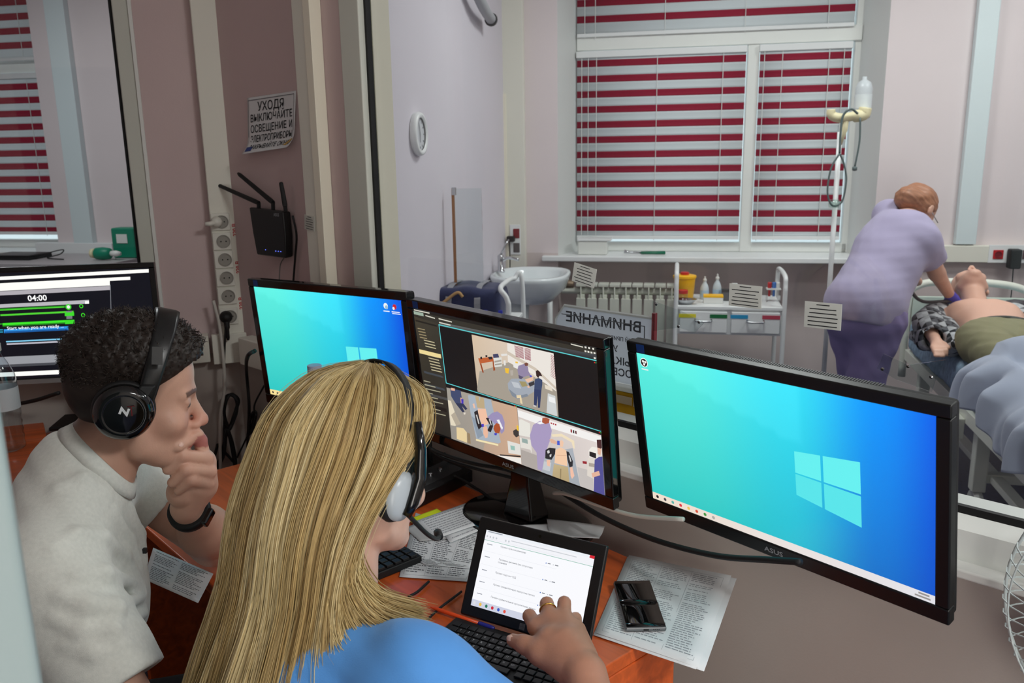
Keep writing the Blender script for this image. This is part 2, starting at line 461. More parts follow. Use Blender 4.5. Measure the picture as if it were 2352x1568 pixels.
# ---- partition with the observation window (wall_front)
sA = Sof((-0.943, 2.816, 0), rP)                       # corner with the left wall
sL = Sof(on_part(801, 300), rP); sR = 2.2; sE = 2.28
zB, zT = 0.885, 2.42; TH = 0.085
mb = MB()
def pbox(lo, hi, mi): mb.m = mi; mb.box(lo, hi, MP)
ZD = 0.90
for (a, b) in ((sA - 0.05, sL), (sR, sE)):
    pbox((a, dP, 0), (b, dP + TH, ZD), 1); pbox((a, dP, ZD), (b, dP + TH, H), 0)
pbox((sL, dP, 0), (sR, dP + TH, zB), 1); pbox((sL, dP, zT), (sR, dP + TH, H), 0)
wf = mb.obj('wall_front', [PINK, DADO]); struct(wf, 'pink partition wall with taupe lower part below the observation window')
# frame of the observation window
w1 = thing('window_1', 'large white framed observation window between control room and ward', None, MP.copy()); w1['kind'] = 'structure'
sI = Sof(on_part(838, 300, dP - 0.01), rP)
def frame_rail(name, poly, s0, s1):     # poly in (d,z)
    m_ = MB(); n = len(poly); vs = [(s0, p[0], p[1]) for p in poly] + [(s1, p[0], p[1]) for p in poly]
    m_.add(vs, [tuple(range(n)), tuple(range(n, 2 * n))[::-1]] + [(i, n + i, n + (i + 1) % n, (i + 1) % n) for i in range(n)]); return m_.obj(name, PVC, w1)
frame_rail('frame_rail', [(dP - 0.012, zB + 0.012), (dP - 0.012, 0.953), (dP + 0.004, 0.966), (dP + 0.02, 0.975), (dP + 0.084, 0.975), (dP + 0.084, zB + 0.012)], sL, sR)
frame_rail('frame_rail', [(dP - 0.012, zT), (dP - 0.012, zT - 0.07), (dP + 0.084, zT - 0.07), (dP + 0.084, zT)], sL, sR)
for a, b in ((sL, sI), (sR - 0.06, sR)):
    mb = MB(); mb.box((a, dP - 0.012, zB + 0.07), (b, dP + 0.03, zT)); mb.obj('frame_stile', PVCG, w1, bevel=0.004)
mb = MB()
mb.box((sI - 0.002, dP + 0.012, 0.970), (sR - 0.055, dP + 0.022, 0.983)); mb.box((sI - 0.002, dP + 0.006, 0.97), (sI + 0.008, dP + 0.022, zT - 0.07))
mb.obj('gasket', GASK, w1)
mb = MB(); mb.box((sI, dP + 0.017, 0.974), (sR - 0.058, dP + 0.021, zT - 0.06)); mb.obj('glass_pane', GLASS, w1)
mb = MB(); mb.box((sL + 0.002, dP + 0.031, zB + .09), (sI + 0.0, dP + 0.088, zT)); mb.obj('reveal_lining', CREAM, w1)
mb = MB(); mb.box((sL, dP - 0.045, zB), (sR, dP + 0.02, zB + 0.016), MP); struct(mb.obj('trim_1', WPL, bevel=0.004), 'white ledge under the observation window')
# far-side shelf of the window
mb = MB(); mb.box((sI + .004, dP + 0.09, zB + 0.03), (Sof(on_part(1530, 930, dP + .12), rP), dP + 0.34, zB + 0.05), MP); struct(mb.obj('trim_2', WHITE, bevel=0.003), 'white sill board on the ward side of the observation window')

# ---- left wall with its own window (wall_left)
la = Sof((-0.943, 2.816, 0), rL); l_in = Sof(on_left(289, 300), rL); l_out = Sof(on_left(328, 300), rL); lend = la - 2.3
mb = MB()
def lbox(lo, hi, mi): mb.m = mi; mb.box(lo, hi, ML)
lz = 0.97
lbox((l_out, dL, 0), (la + 0.06, dL + 0.1, 0.90), 1); lbox((l_out, dL, 0.90), (la + 0.06, dL + 0.1, H), 0)
lbox((lend, dL, 0), (l_out, dL + 0.1, 0.90), 1); lbox((lend, dL, 0.90), (l_out, dL + 0.1, lz), 0); lbox((lend, dL, 2.42), (l_out, dL + 0.1, H), 0)
lbox((lend, dL, lz), (lend + 0.2, dL + 0.1, 2.42), 0)
struct(mb.obj('wall_left', [PINK, DADO]), 'dim pink wall left of the corner with sockets')
w2 = thing('window_2', 'white framed inner window at the left, above the dark monitor', None, ML.copy()); w2['kind'] = 'structure'
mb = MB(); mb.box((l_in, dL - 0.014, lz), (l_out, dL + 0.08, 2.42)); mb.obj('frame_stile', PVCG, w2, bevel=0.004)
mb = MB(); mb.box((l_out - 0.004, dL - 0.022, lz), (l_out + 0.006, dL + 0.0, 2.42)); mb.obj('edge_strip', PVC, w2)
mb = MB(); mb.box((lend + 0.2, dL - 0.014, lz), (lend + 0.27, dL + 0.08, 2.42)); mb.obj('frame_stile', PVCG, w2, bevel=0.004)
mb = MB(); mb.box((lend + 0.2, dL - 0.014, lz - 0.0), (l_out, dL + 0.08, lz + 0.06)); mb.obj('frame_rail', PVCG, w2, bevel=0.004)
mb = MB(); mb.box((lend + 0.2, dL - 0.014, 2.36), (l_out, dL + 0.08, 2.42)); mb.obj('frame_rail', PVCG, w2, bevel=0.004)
mb = MB(); mb.box((l_in - 0.010, dL + 0.004, lz + 0.06), (l_in + 0.004, dL + 0.02, 2.36)); mb.obj('gasket', GASK, w2)
mb = MB(); mb.box((lend + 0.27, dL + 0.012, lz + 0.05), (l_in, dL + 0.016, 2.37)); mb.obj('glass_pane', GLASS, w2)

# ---- the rest of the control room behind the camera
BACK = M('pale back wall paint', (222, 214, 206), 0.6)
pL = left_pt(lend, 0); pE = part_pt(sE, 0)
mb = MB(); mb.box((pL[0] - 0.1, -2.0, 0), (pL[0], pL[1], H)); struct(mb.obj('wall_southwest', PINK), 'side wall of the control room')
mb = MB(); mb.box((pL[0] - 0.1, -2.1, 0), (pE[0] + 0.1, -2.0, H)); struct(mb.obj('wall_south', BACK), 'pale wall behind the photographer')
mb = MB(); mb.box((pE[0], -2.0, 0), (pE[0] + 0.1, pE[1] + 0.06, H)); struct(mb.obj('wall_southeast', BACK), 'end wall of the control room')

# ---- ward: clock wall, exterior wall with windows, end walls
K0 = far_pt(-1.075, 0); K1 = V(-0.60, 2.58, 0)
kd = unit(K0 - K1); MK = frame((K1[0], K1[1], 0), x=kd, z=(0, 0, 1)); Lk = float(np.linalg.norm(K0 - K1))
mb = MB(); mb.m = 0; mb.box((0.12, 0, 0), (Lk + 0.02, 0.11, H), MK); struct(mb.obj('wall_west', [LILAC]), 'pale lilac ward wall with the round clock')
# kd points from the partition to the far wall; +y of MK is the left (next-room) side
DW = dF + 0.25                                      # plane of the window frames
ZS = 0.905                                          # sill top
w_l, w_r = Sof(on_far(1281, 300), rF), Sof(on_far(2024, 300), rF)
i_l, i_r = Sof(on_far(1325, 300, DW), rF), Sof(on_far(1964, 300, DW), rF)
n_l, n_r = Sof(on_far(-420, 300, dF), rF), Sof(on_far(100, 300, dF), rF)       # next room's window
ztop = 2.78
mb = MB()
def fbox(s0, s1, z0, z1, mi=0, d0=0.0, d1=0.45): mb.m = mi; mb.box((s0, dF + d0, z0), (s1, dF + d1, z1), MF)
for a, b in ((-7.0, n_l), (n_r, w_l), (w_r, 4.6)):
    fbox(a, b, 0, 0.92, 1); fbox(a, b, 0.92, H)
for a, b, hold in ((n_l, n_r, 1), (w_l, w_r, 1)):
    fbox(a, b, 0, ZS - 0.03, 1, 0.16); fbox(a, b, ztop, H)
# splayed reveals
def splay(a, ai, sgn):
    n0 = [(a, dF, z) for z in (ZS - 0.03, ztop)] + [(ai, DW, z) for z in (ztop, ZS - 0.03)] + [(ai, dF + 0.45, z) for z in (ZS - 0.03, ztop)] + [(a, dF + 0.45, z) for z in (ZS - 0.03, ztop)]
    mb.m = 2; mb.add([MF @ Vector(q) for q in n0], [(0, 1, 2, 3), (3, 2, 5, 4), (1, 7, 5, 2), (0, 3, 4, 6)])
splay(w_l, i_l, 1); splay(w_r, i_r, -1)
REV = M('white window reveal paint', (214, 216, 214), 0.6)
struct(mb.obj('wall_north', [WARD, WARDLOW, REV]), 'pale pink exterior wall with the blind-covered window')
mb = MB(); mb.box((w_l - 0.10, dF - 0.05, ZS - 0.035), (w_r + 0.10, DW + 0.02, ZS), MF); struct(mb.obj('trim_3', WHITE, bevel=0.008), 'white window sill of the ward window')
mb = MB(); mb.box((n_l - 0.1, dF - 0.05, ZS - 0.035), (n_r + 0.08, DW + 0.02, ZS), MF); struct(mb.obj('trim_4', WHITE, bevel=0.008), 'white window sill in the next room')
er = far_pt(4.5, 0)
mb = MB(); mb.box((er[0], pE[1], 0), (er[0] + 0.1, er[1] + 0.3, H)); struct(mb.obj('wall_east', WARD), 'pale end wall of the ward')
mb = MB(); mb.box((pE[0] - 0.02, pE[1] - 0.06, 0), (er[0] + 0.1, pE[1] + 0.06, H)); struct(mb.obj('wall_ward_south', WARD), 'ward wall beside the partition')
mb = MB(); mb.box((-7.1, pL[1] - 0.1, 0), (-7.0, 7.4, H)); struct(mb.obj('wall_northwest', WARD), 'end wall of the next room')
mb = MB(); mb.box((-7.1, pL[1] - 0.1, 0), (pL[0], pL[1], H)); struct(mb.obj('wall_next_room', WARD), 'near wall of the next room')

# ---- windows with striped blinds
BR = M('crimson blind fabric', (168, 8, 58), 0.75, transl=0.35, noise=(300, 0.08))
BW = M('white blind fabric', (226, 232, 234), 0.75, transl=0.3)
CORD = M('white bead cord', (225, 228, 226), 0.5)
PANE = glass_mat('outer window glass', (0.9, 0.95, 0.95), 1.0)
def blind(name, label, s0, s1, z0, z1, first, step, red_h, cords, d):
    """stack of horizontal bands; first = centre of the top red band"""
    t = thing(name, label, 'blind', frame(far_pt(s0, z0, d), x=rF, y=nF), 'striped blinds in the ward windows')
    W_ = s1 - s0; Hh = z1 - z0; zs = []; c = first - z0; top = Hh; prot = {}
    def band(kind, a, b):
        key = (kind, round(b - a, 4))
        if key not in prot:
            m_ = MB(); hh = b - a
            P = np.array([[(x * W_, 0.004 * math.sin(math.pi * q), q * hh) for q in np.linspace(0, 1, 5)] for x in (0, 0.5, 1)])
            m_.grid(P); o = m_.obj('blind_band', BR if kind else BW, t, smooth=True, solid=0.002); prot[key] = o
        else:
            o = prot[key].copy(); C.objects.link(o); o.parent = t
        o.location = (0, 0, a)
    while c + red_h / 2 > 0.02:
        a = max(c - red_h / 2, 0.0); b = c + red_h / 2
        if top - b > 0.004: band(0, b, top)
        band(1, a, b); top = a; c -= step
    if top > 0.004: band(0, 0, top)
    for f in cords:
        m_ = MB(); m_.tube([(f * W_, -0.006, -0.03), (f * W_, -0.006, Hh)], 0.0022, 5); m_.obj('cord', CORD, t)
    m_ = MB(); m_.box((0, -0.008, -0.022), (W_, 0.010, 0.0)); m_.obj('bottom_rail', WHITE, t, bevel=0.003)
    m_ = MB(); m_.box((-0.005, -0.012, Hh), (W_ + 0.005, 0.03, Hh + 0.04)); m_.obj('head_box', WHITE, t, bevel=0.005)
    return t
def win_parts(w, s0, s1, sm, zt, d):
    def bx(nm, a, b, z0, z1, dd=0.0, m=PVC): m_ = MB(); m_.box((a, d + dd, z0), (b, d + 0.06, z1), MF); m_.obj(nm, m, w, world=True, bevel=0.006)
    bx('frame_stile', s0 - 0.05, s0 + 0.035, ZS, ztop); bx('frame_stile', s1 - 0.035, s1 + 0.05, ZS, ztop)
    bx('frame_rail', s0, s1, ZS, ZS + 0.06); bx('frame_rail', s0, s1, zt - 0.04, zt + 0.05, -0.02); bx('frame_rail', s0, s1, ztop - 0.06, ztop)
    bx('mullion', sm - 0.035, sm + 0.035, ZS, zt, -0.01)
    for a, b, z0, z1 in ((s0, sm, ZS, zt), (sm, s1, ZS, zt), (s0, s1, zt, ztop)):
        m_ = MB(); m_.box((a + 0.03, d + 0.035, z0 + 0.03), (b - 0.03, d + 0.041, z1 - 0.03), MF); m_.obj('glass_pane', PANE, w, world=True)
zt = float(on_far(1600, 92, DW)[2])
w3 = thing('window_3', 'white framed ward window behind crimson striped blinds', None, MF.copy()); w3['kind'] = 'structure'
sm = Sof(on_far(1723, 300, DW), rF)
win_parts(w3, i_l, i_r, sm, zt, DW)
zc = [float(on_far(1327, v, DW)[2]) for v in (148.3, 522)]
st = (zc[0] - zc[1]) / 11
zb_l = float(on_far(1500, 540, DW)[2]); 
blind('window_blind', 'wide crimson and white striped blind on the lower left sash of ward window', i_l + 0.004, Sof(on_far(1706, 300, DW), rF), zb_l, zt - 0.085, zc[0], st, 0.041, (0.03, 0.07, 0.12, 0.485, 0.87), DW - 0.03)
blind('window_blind', 'narrow crimson striped blind on the lower right sash, beside the drip stand', Sof(on_far(1737, 300, DW), rF), Sof(on_far(1942, 300, DW), rF), zb_l, zt - 0.085, zc[0] - 0.003, st, 0.041, (0.05, 0.25, 0.76, 0.92), DW - 0.03)
zu = float(on_far(1327, 85, DW)[2])
blind('window_blind', 'crimson striped blind on the transom, at the top of ward window', i_l + 0.004, Sof(on_far(1960, 60, DW), rF), zt + 0.06, ztop - 0.06, zu + 7 * st * 1.03, st * 1.03, 0.041, (0.03, 0.07, 0.33, 0.62, 0.91), DW - 0.03)
# next room's window, seen through the left glass
w4 = thing('window_4', 'window with striped blind in the next room, seen through the left glass', None, MF.copy()); w4['kind'] = 'structure'
win_parts(w4, n_l + 0.06, n_r - 0.05, n_r - 1.2, zt, DW)
blind('window_blind', 'crimson striped blind of the next room, through the left inner window', n_l + 0.07, n_r - 0.06, zb_l + 0.02, zt - 0.085, zc[0] - 0.02, st, 0.045, (0.3, 0.6, 0.9, 0.955), DW - 0.06)
blind('window_blind', 'upper striped blind of the next room, through the left inner window', n_l + 0.07, n_r - 0.06, zt + 0.06, ztop - 0.06, zu + 7 * st * 1.03, st * 1.03, 0.045, (0.3, 0.6, 0.9, 0.955), DW - 0.06)

# ---- vertical and horizontal ducts on the walls
def duct(name, label, mxw, lo, hi, m=DUCT, bev=0.004):
    t = thing(name, label, 'cable duct', mxw.copy()); mb = MB(); mb.box(lo, hi); mb.obj('body', m, t, bevel=bev); return t
q = Sof(on_far(2214, 300), rF); q2 = Sof(on_far(2262, 300), rF)
ICE = M('bluish white duct plastic', (214, 226, 228), 0.42)
duct('cable_duct', 'bluish white vertical duct on the ward wall right of the nurse', MF, (q, dF - 0.05, 0.99), (q2, dF, H), ICE)
q = Sof(on_far(1160, 300), rF); q2 = Sof(on_far(1207, 300), rF)
t = duct('cable_duct', 'white vertical duct in the ward corner left of the window', MF, (q, dF - 0.06, 0.78), (q2, dF, H))
mb = MB(); mb.box((q + 0.004, dF - 0.068, 0.78), (q + 0.022, dF - .06, 1.9)); mb.obj('side_channel', CREAM, t)
q = Sof(on_far(2100, 580), rF); zz = [float(on_far(2240, v)[2]) for v in (600, 562)]
ht = duct('cable_duct', 'white horizontal duct with red sockets on the ward wall above bed head', MF, (q, dF - 0.055, zz[0]), (q + 1.6, dF, zz[1]))
def sock_square(s, z, m, par, d, mxw): 
    mb = MB(); mb.box((s - 0.027, d - 0.004, z - 0.026), (s + 0.027, d, z + 0.026)); o = mb.obj('socket', m, par, bevel=0.004)
    m2 = MB(); m2.lathe([(0.019, 0), (0.019, 0.003), (0.016, 0.003), (0.014, 0.0005)], 16, frame((s, d - 0.0045, z), z=(0, -1, 0), x=(1, 0, 0))); m2.obj('socket_well', MAROON if m is RED else DGREY, o)
zc_ = sum(zz) / 2
sR1 = Sof(on_far(2284, 580), rF)
mb = MB(); mb.box((sR1 - 0.05, dF - 0.06, zz[0] - 0.0), (sR1 + 0.20, dF - 0.054, zz[1] + 0.006)); mb.obj('socket_plate', WHITE, ht, bevel=0.002)
for k, m_ in ((0, RED), (1, DGREY), (2, M('dark brown socket', (92, 62, 66), 0.4))): sock_square(sR1 + 0.077 * k, zc_, m_, ht, dF - 0.0605, MF)
t = thing('power_adapter', 'black power adapter plugged in beside the red socket above the bed', 'adapter', MF.copy())
mb = MB(); mb.box((sR1 + 0.077 - 0.033, dF - 0.125, zc_ - 0.075), (sR1 + 0.077 + 0.028, dF - 0.062, zc_ + 0.035)); mb.obj('body', BLKM, t, bevel=0.008)
mb = MB(); mb.tube(smooth_path([(sR1 + 0.077, dF - 0.09, zc_ - 0.06), (sR1 + 0.08, dF - 0.09, zc_ - 0.3), (sR1 + 0.03, dF - 0.12, zc_ - 0.55)], 6), 0.003, 6); mb.obj('cord', BLKM, t, smooth=True)
t = thing('hanging_cable', 'thin dark cable hanging from the rightmost ward socket', 'cable', MF.copy())
mb = MB(); mb.tube(smooth_path([(sR1 + 0.155, dF - 0.065, zc_), (sR1 + 0.17, dF - 0.1, zc_ - 0.25), (sR1 + 0.10, dF - 0.13, zc_ - 0.52)], 6), 0.003, 6); mb.obj('cable_run', BLKM, t, smooth=True)

# partition duct (front and lit side) right of the router
q = Sof(on_part(688, 300, dP - 0.035), rP); q2 = Sof(on_part(729, 300, dP - 0.035), rP)
t = thing('cable_duct', 'tall pale vertical duct between router and observation window', 'cable duct', MP.copy())
mb = MB(); mb.box((q, dP - 0.035, 0.0), (q2, dP - .0005, H - .002)); mb.obj('body', DUCT, t, bevel=0.003)
mb = MB(); mb.box((q2 - 0.03, dP - 0.0375, 0), (q2 + 0.002, dP - .0005, H - .002)); mb.obj('lid', CREAM, t, bevel=0.002)  # stands for the duct side lit by the ward, light put into the cream
# left wall duct with sockets
q = Sof(on_left(463, 300, dL - 0.05), rL); q2 = Sof(on_left(526, 300, dL - 0.05), rL)
t = thing('socket_duct', 'white vertical duct with a column of sockets left of the router', 'cable duct', ML.copy())
zbot = float(on_left(520, 770, dL - 0.05)[2])
mb = MB(); mb.box((q, dL - 0.05, zbot), (q2, dL - .0005, H - .002)); mb.obj('body', DUCT, t, bevel=0.004)
sc_ = (q + q2) / 2; wq = (q2 - q) / 2
SCK = M('white socket plastic', (222, 220, 210), 0.4)
zs_ = [float(on_left(510, v, dL - 0.05)[2]) for v in (509, 554, 596, 638, 680, 727)]
for k, z in enumerate(zs_):
    mb = MB(); mb.box((q + 0.002, dL - 0.057, z - 0.0285), (q2 - 0.022, dL - 0.045, z + 0.0285)); o = mb.obj('socket', SCK, t, bevel=0.003)
    c0 = (q + q2 - 0.02) / 2 + 0.004
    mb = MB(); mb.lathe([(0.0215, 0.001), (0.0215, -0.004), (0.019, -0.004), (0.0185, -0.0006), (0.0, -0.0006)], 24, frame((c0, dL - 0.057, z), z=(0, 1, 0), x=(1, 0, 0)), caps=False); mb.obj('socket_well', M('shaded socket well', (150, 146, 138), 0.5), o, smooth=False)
    mb = MB()
    for sx in (-0.008, 0.008): mb.lathe([(0.0024, 0), (0.0024, 0.001)], 8, frame((c0 + sx, dL - 0.0578, z), z=(0, -1, 0), x=(1, 0, 0)))
    mb.obj('contact_hole', BLKM, o)
for k in (0, 2, 4):
    z = zs_[k] - 0.028; lt = MB(); put_text(lt, '220 В', 0.017, frame((q2 - 0.009, dL - 0.0512, z), x=(0, 0, 1), y=(-1, 0, 0)), 0.03); lt.obj('voltage_mark', RED, t)
# skirting duct round the corner
zt_, zb_ = float(on_left(480, 771, dL - 0.055)[2]), float(on_left(480, 838, dL - 0.055)[2])
t = thing('cable_duct', 'white horizontal duct along the dim wall behind the man', 'cable duct', ML.copy())
mb = MB(); mb.box((lend, dL - 0.055, zb_ + 0.008), (la - 0.09, dL - .0005, zt_)); mb.obj('body', DUCT, t, bevel=0.004)
mb = MB(); mb.box((q - 0.03, dL - 0.062, zb_), (q2 + 0.06, dL - 0.04, zt_ + 0.002)); mb.obj('joint_cover', DUCT, t, bevel=0.003)
t = thing('cable_duct', 'short white horizontal duct below the router behind the left monitor', 'cable duct', MP.copy())
mb = MB(); mb.box((sA + 0.11, dP - 0.055, zb_ + 0.008), (Sof(on_part(686, 300, dP - 0.055), rP), dP - .0005, zt_)); mb.obj('body', DUCT, t, bevel=0.004)
# ------------------------------------------------------------------ monitors
SCR = screen_mat('lit display', 1.0)
def pose(c, yaw, tl, ro):
    yaw, tl, ro = map(math.radians, (yaw, tl, ro))
    R = V(math.cos(yaw), math.sin(yaw), 0); N = V(-math.sin(yaw), math.cos(yaw), 0); U = V(0, 0, 1)
    U2 = U * math.cos(tl) + N * math.sin(tl); R2 = R * math.cos(ro) + U2 * math.sin(ro); U3 = U2 * math.cos(ro) - R * math.sin(ro)
    return frame(c, x=R2, y=U3)
def mixc(a, b, t): t = min(max(t, 0), 1); return tuple(x + (y - x) * t for x, y in zip(a, b))
def sstep(a, b, x): t = min(max((x - a) / (b - a), 0), 1); return t * t * (3 - 2 * t)
TEAL, CYAN, AZ, BLUE = lin((66, 226, 212)), lin((52, 226, 248)), lin((0, 150, 255)), lin((0, 84, 232))
TEALD, DEEP = lin((44, 200, 196)), lin((0, 112, 200))
def wallpaper(shift=0.0):
    def f(u, v):
        x = u + shift
        top = mixc(mixc(lin((92, 240, 226)), CYAN, sstep(.15, .60, x)), AZ, sstep(.58, .86, x)); top = mixc(top, BLUE, sstep(.84, 1.05, x))
        bot = mixc(mixc(TEALD, lin((30, 186, 206)), sstep(.25, .62, x)), DEEP, sstep(.55, .85, x)); bot = mixc(bot, lin((0, 76, 200)), sstep(.84, 1.05, x))
        c = mixc(top, bot, v)
        if u < .62 and v < .03 + .5 * u: c = tuple(min(1, x * 1.05 + .01) for x in c)
        return c
    return f
BEAM = lambda a: lin(a)
def logo(u0=.59, u1=.795, vt0=.375, vt1=.335, vb0=.635, vb1=.705, c0=(100, 240, 240), c1=(72, 218, 228)):
    out = []; um = u0 + (u1 - u0) * .43; g = .004
    def edge(u, t):       # t 0 top .. 1 bottom
        k = (u - u0) / (u1 - u0); a = vt0 + (vt1 - vt0) * k; b = vb0 + (vb1 - vb0) * k; return a + (b - a) * t
    for (a, b) in ((u0, um - g), (um + g, u1)):
        for (s, t) in ((0, .485), (.515, 1)):
            cc = mixc(c0, c1, s)
            out.append(([(a, edge(a, s)), (b, edge(b, s)), (b, edge(b, t)), (a, edge(a, t))], cc))
    return out
ICONS = [(30, 34, 40), (70, 76, 84), (90, 180, 170), (222, 60, 70), (236, 196, 90), (214, 84, 60), (70, 150, 70), (170, 170, 165)]
def taskbar(c0, c1, n=8, clock=True):
    o = [([(0, .952), (1, .952), (1, 1), (0, 1)], [c0, c1, c1, c0])]
    for k in range(n): o.append((disc(.022 + .035 * k, .977, .011), ICONS[k]))
    if clock:
        o.append((rect(.955, .960, .985, .970), (150, 146, 142))); o.append((rect(.945, .978, .988, .988), (150, 146, 142)))
    return o
def beams():
    return [([(0.0, .015), (.12, .0), (.62, .325), (.59, .375)], [(86, 238, 226), (92, 240, 230), (84, 238, 246), (76, 234, 236)])]
def monitor(label, mx, shapes, base, glossy=True, sw=.531, sh=.299, bz=.021, bb=.027, group='black monitors along the observation window', res=(48, 27), vents=False, stand=None, bm=None):
    t = thing('monitor', label, 'monitor', mx, group)
    F_ = bm or (BLKG if glossy else BLACK)
    W2, H2 = sw / 2, sh / 2
    mb = MB(); d0, d1 = -.016, .0025
    for lo, hi in (((-W2 - bz, H2, d0), (W2 + bz, H2 + bz, d1)), ((-W2 - bz, -H2 - bb, d0), (W2 + bz, -H2, d1)), ((-W2 - bz, -H2, d0), (-W2, H2, d1)), ((W2, -H2, d0), (W2 + bz, H2, d1))):
        mb.box(lo, hi)
    mb.obj('bezel', F_, t, bevel=.003)
    mb = MB()
    a, b = W2 + bz - .002, H2 + bz - .002; c, d = W2 * .82, H2 * .80
    vs = [(-a, -b, -.012), (a, -b, -.012), (a, b, -.012), (-a, b, -.012), (-a, -b, -.028), (a, -b, -.028), (a, b, -.028), (-a, b, -.028), (-c, -d, -.058), (c, -d, -.058), (c, d, -.058), (-c, d, -.058)]
    mb.add(vs, [(0, 1, 2, 3), (0, 4, 5, 1), (1, 5, 6, 2), (2, 6, 7, 3), (3, 7, 4, 0), (4, 8, 9, 5), (5, 9, 10, 6), (6, 10, 11, 7), (7, 11, 8, 4), (11, 10, 9, 8)])
    mb.obj('back_shell', BLKM if not glossy else F_, t, bevel=.004)
    painted('screen', sw, sh, shapes, SCR, t, base=base, res=res)
    if vents:
        mb = MB()
        for k in range(74):
            x = -c * .62 + k * (c * 1.45 / 73); mb.box((x - .0012, b - .0022, -.0275), (x + .0012, b + .0008, -.0165))
        tag(mb.obj('vent_slats', DGREY, t), kind='stuff')
    return t
def brand(t, sh, bb):
    mb = MB(); put_text(mb, 'ASUS', .0125, frame((0.0, -sh / 2 - bb * .52, .0031), x=(1, 0, 0), y=(0, 1, 0)), .02, sx=1.25); mb.obj('brand_lettering', M('silver print', (150, 154, 158), .4), t)
    mb = MB(); mb.box((-.531 / 2 + .004, sh / 2 + .003, .0026), (-.531 / 2 + .022, sh / 2 + .0185, .0030)); mb.obj('energy_sticker', M('dark blue sticker', (20, 60, 128), .5), t)
PR = pose((.4141, 1.2871, 1.049), -50.40, -9.93, .586)
sh = logo() + taskbar((238, 222, 204), (226, 226, 232)) + [(disc(.030, .055, .030), (250, 250, 246)), (disc(.030, .055, .0255), (36, 30, 30)), (disc(.026, .048, .0085), (240, 240, 236)), (disc(.036, .050, .0085), (240, 240, 236)), (disc(.030, .066, .0085), (240, 240, 236)), (rect(.016, .095, .046, .103), (226, 240, 236))]
mR = monitor('large black monitor with bare teal and blue desktop, held on the wall at right', PR, sh, wallpaper(), glossy=False, vents=True); brand(mR, .299, .027)
PL_ = pose((-.4559, 2.0469, 1.0716), -36.22, -4.05, 1.14)
sh = logo(.615, .815, .435, .415, .70, .745) + taskbar((250, 226, 150), (245, 240, 235), 2, False) + [(disc(.905, .055, .024), (236, 244, 246)), (disc(.909, .065, .016), (150, 190, 214)), (disc(.958, .055, .021), (196, 36, 52)), (disc(.951, .068, .012), (240, 240, 240)), (rect(.888, .092, .925, .100), (235, 242, 250)), (rect(.937, .092, .985, .100), (235, 242, 250)), (rect(.940, .106, .990, .113), (235, 242, 250))]
mL = monitor('black monitor with teal and blue desktop behind the blonde woman', PL_, sh, wallpaper(.02)); brand(mL, .299, .027)
# ---- middle monitor: the camera-view program, drawn from flat shapes
PM_ = pose((-.0232, 1.6816, 1.0596), -45.60, -7.08, -.99)
def homog(src, dst):
    A = []; b = []
    for (x, y), (u, v) in zip(src, dst):
        A += [[x, y, 1, 0, 0, 0, -u * x, -u * y], [0, 0, 0, x, y, 1, -v * x, -v * y]]; b += [u, v]
    q = np.append(np.linalg.solve(np.array(A, float), np.array(b, float)), 1).reshape(3, 3)
    def f(x, y): k = q @ np.array([x, y, 1.0]); return (k[0] / k[2], k[1] / k[2])
    return f
hm = homog([(143, 82), (1415, 362), (1480, 1375), (260, 925)], [(0, 0), (1, 0), (1, 1), (0, 1)])
def cl(u): return min(max(u, 0.0), 1.0)
def K(c, *pts): return ([tuple(map(cl, hm(*p))) for p in pts], c)
S = []
S += [K((52, 50, 43), (143, 82), (1415, 362), (1418, 450), (325, 195), (150, 130)), K((30, 29, 26), (143, 82), (1415, 362), (1416, 382), (146, 100))]
S += [K([(104, 106, 104), (70, 74, 78), (40, 42, 44), (60, 62, 62)], (330, 178), (1416, 410), (1417, 446), (325, 205))]
S += [K([(66, 62, 50), (58, 55, 46), (40, 40, 36), (34, 34, 31)], (150, 135), (320, 190), (415, 975), (262, 925))]
S += [K((156, 176, 160), (147, 100), (215, 116), (218, 138), (150, 122)), K((34, 33, 28), (160, 160), (310, 200), (312, 212), (163, 172)), K((66, 72, 78), (220, 515), (352, 552), (355, 566), (223, 530)), K((66, 72, 78), (228, 600), (365, 640), (367, 655), (231, 615)), K((72, 74, 74), (252, 668), (385, 705), (388, 722), (256, 686)), K((26, 26, 25), (262, 748), (378, 778), (381, 802), (266, 772))]
for k in range(15):     # list lines
    y = 215 + k * 20.5; x = 176 + 5.6 * k * .95; 
    if 7 <= k <= 8: continue
    S.append(K((196, 186, 150) if k > 3 else (150, 136, 104), (x + (22 if k > 3 else 0), y + 2), (x + (96 if k > 3 else 50), y + 20 if k > 3 else y + 13), (x + (98 if k > 3 else 51), y + 27 if k > 3 else y + 20), (x + (24 if k > 3 else 0), y + 9)))
S.append(K((236, 216, 152), (187, 365), (338, 402), (342, 430), (191, 393)))
for k in range(9):
    y = 580 + k * 27; x = 220 + k * 6; S.append(K((170, 166, 140), (x, y), (x + 46 + 30 * (k % 3), y + 12 + 7 * (k % 3)), (x + 47 + 30 * (k % 3), y + 18 + 7 * (k % 3)), (x + 1, y + 7)))
for (x0, y0, x1, y1) in ((150, 88, 258, 112), (230, 128, 296, 148), (322, 150, 414, 174), (325, 176, 405, 196), (335, 206, 486, 242), (1240, 330, 1325, 352), (385, 607, 508, 650), (880, 765, 1018, 808)):
    S.append(K((212, 210, 196), (x0, y0), (x1, y1), (x1 + 1, y1 + 8), (x0 + 1, y0 + 8)))
for (x, y) in ((1343, 357), (1368, 362), (1396, 367), (1343, 384), (1363, 388), (1384, 393), (1405, 397), (1407, 431)): S.append(K((232, 230, 220), (x - 7, y - 7), (x + 6, y - 4), (x + 7, y + 8), (x - 6, y + 5)))
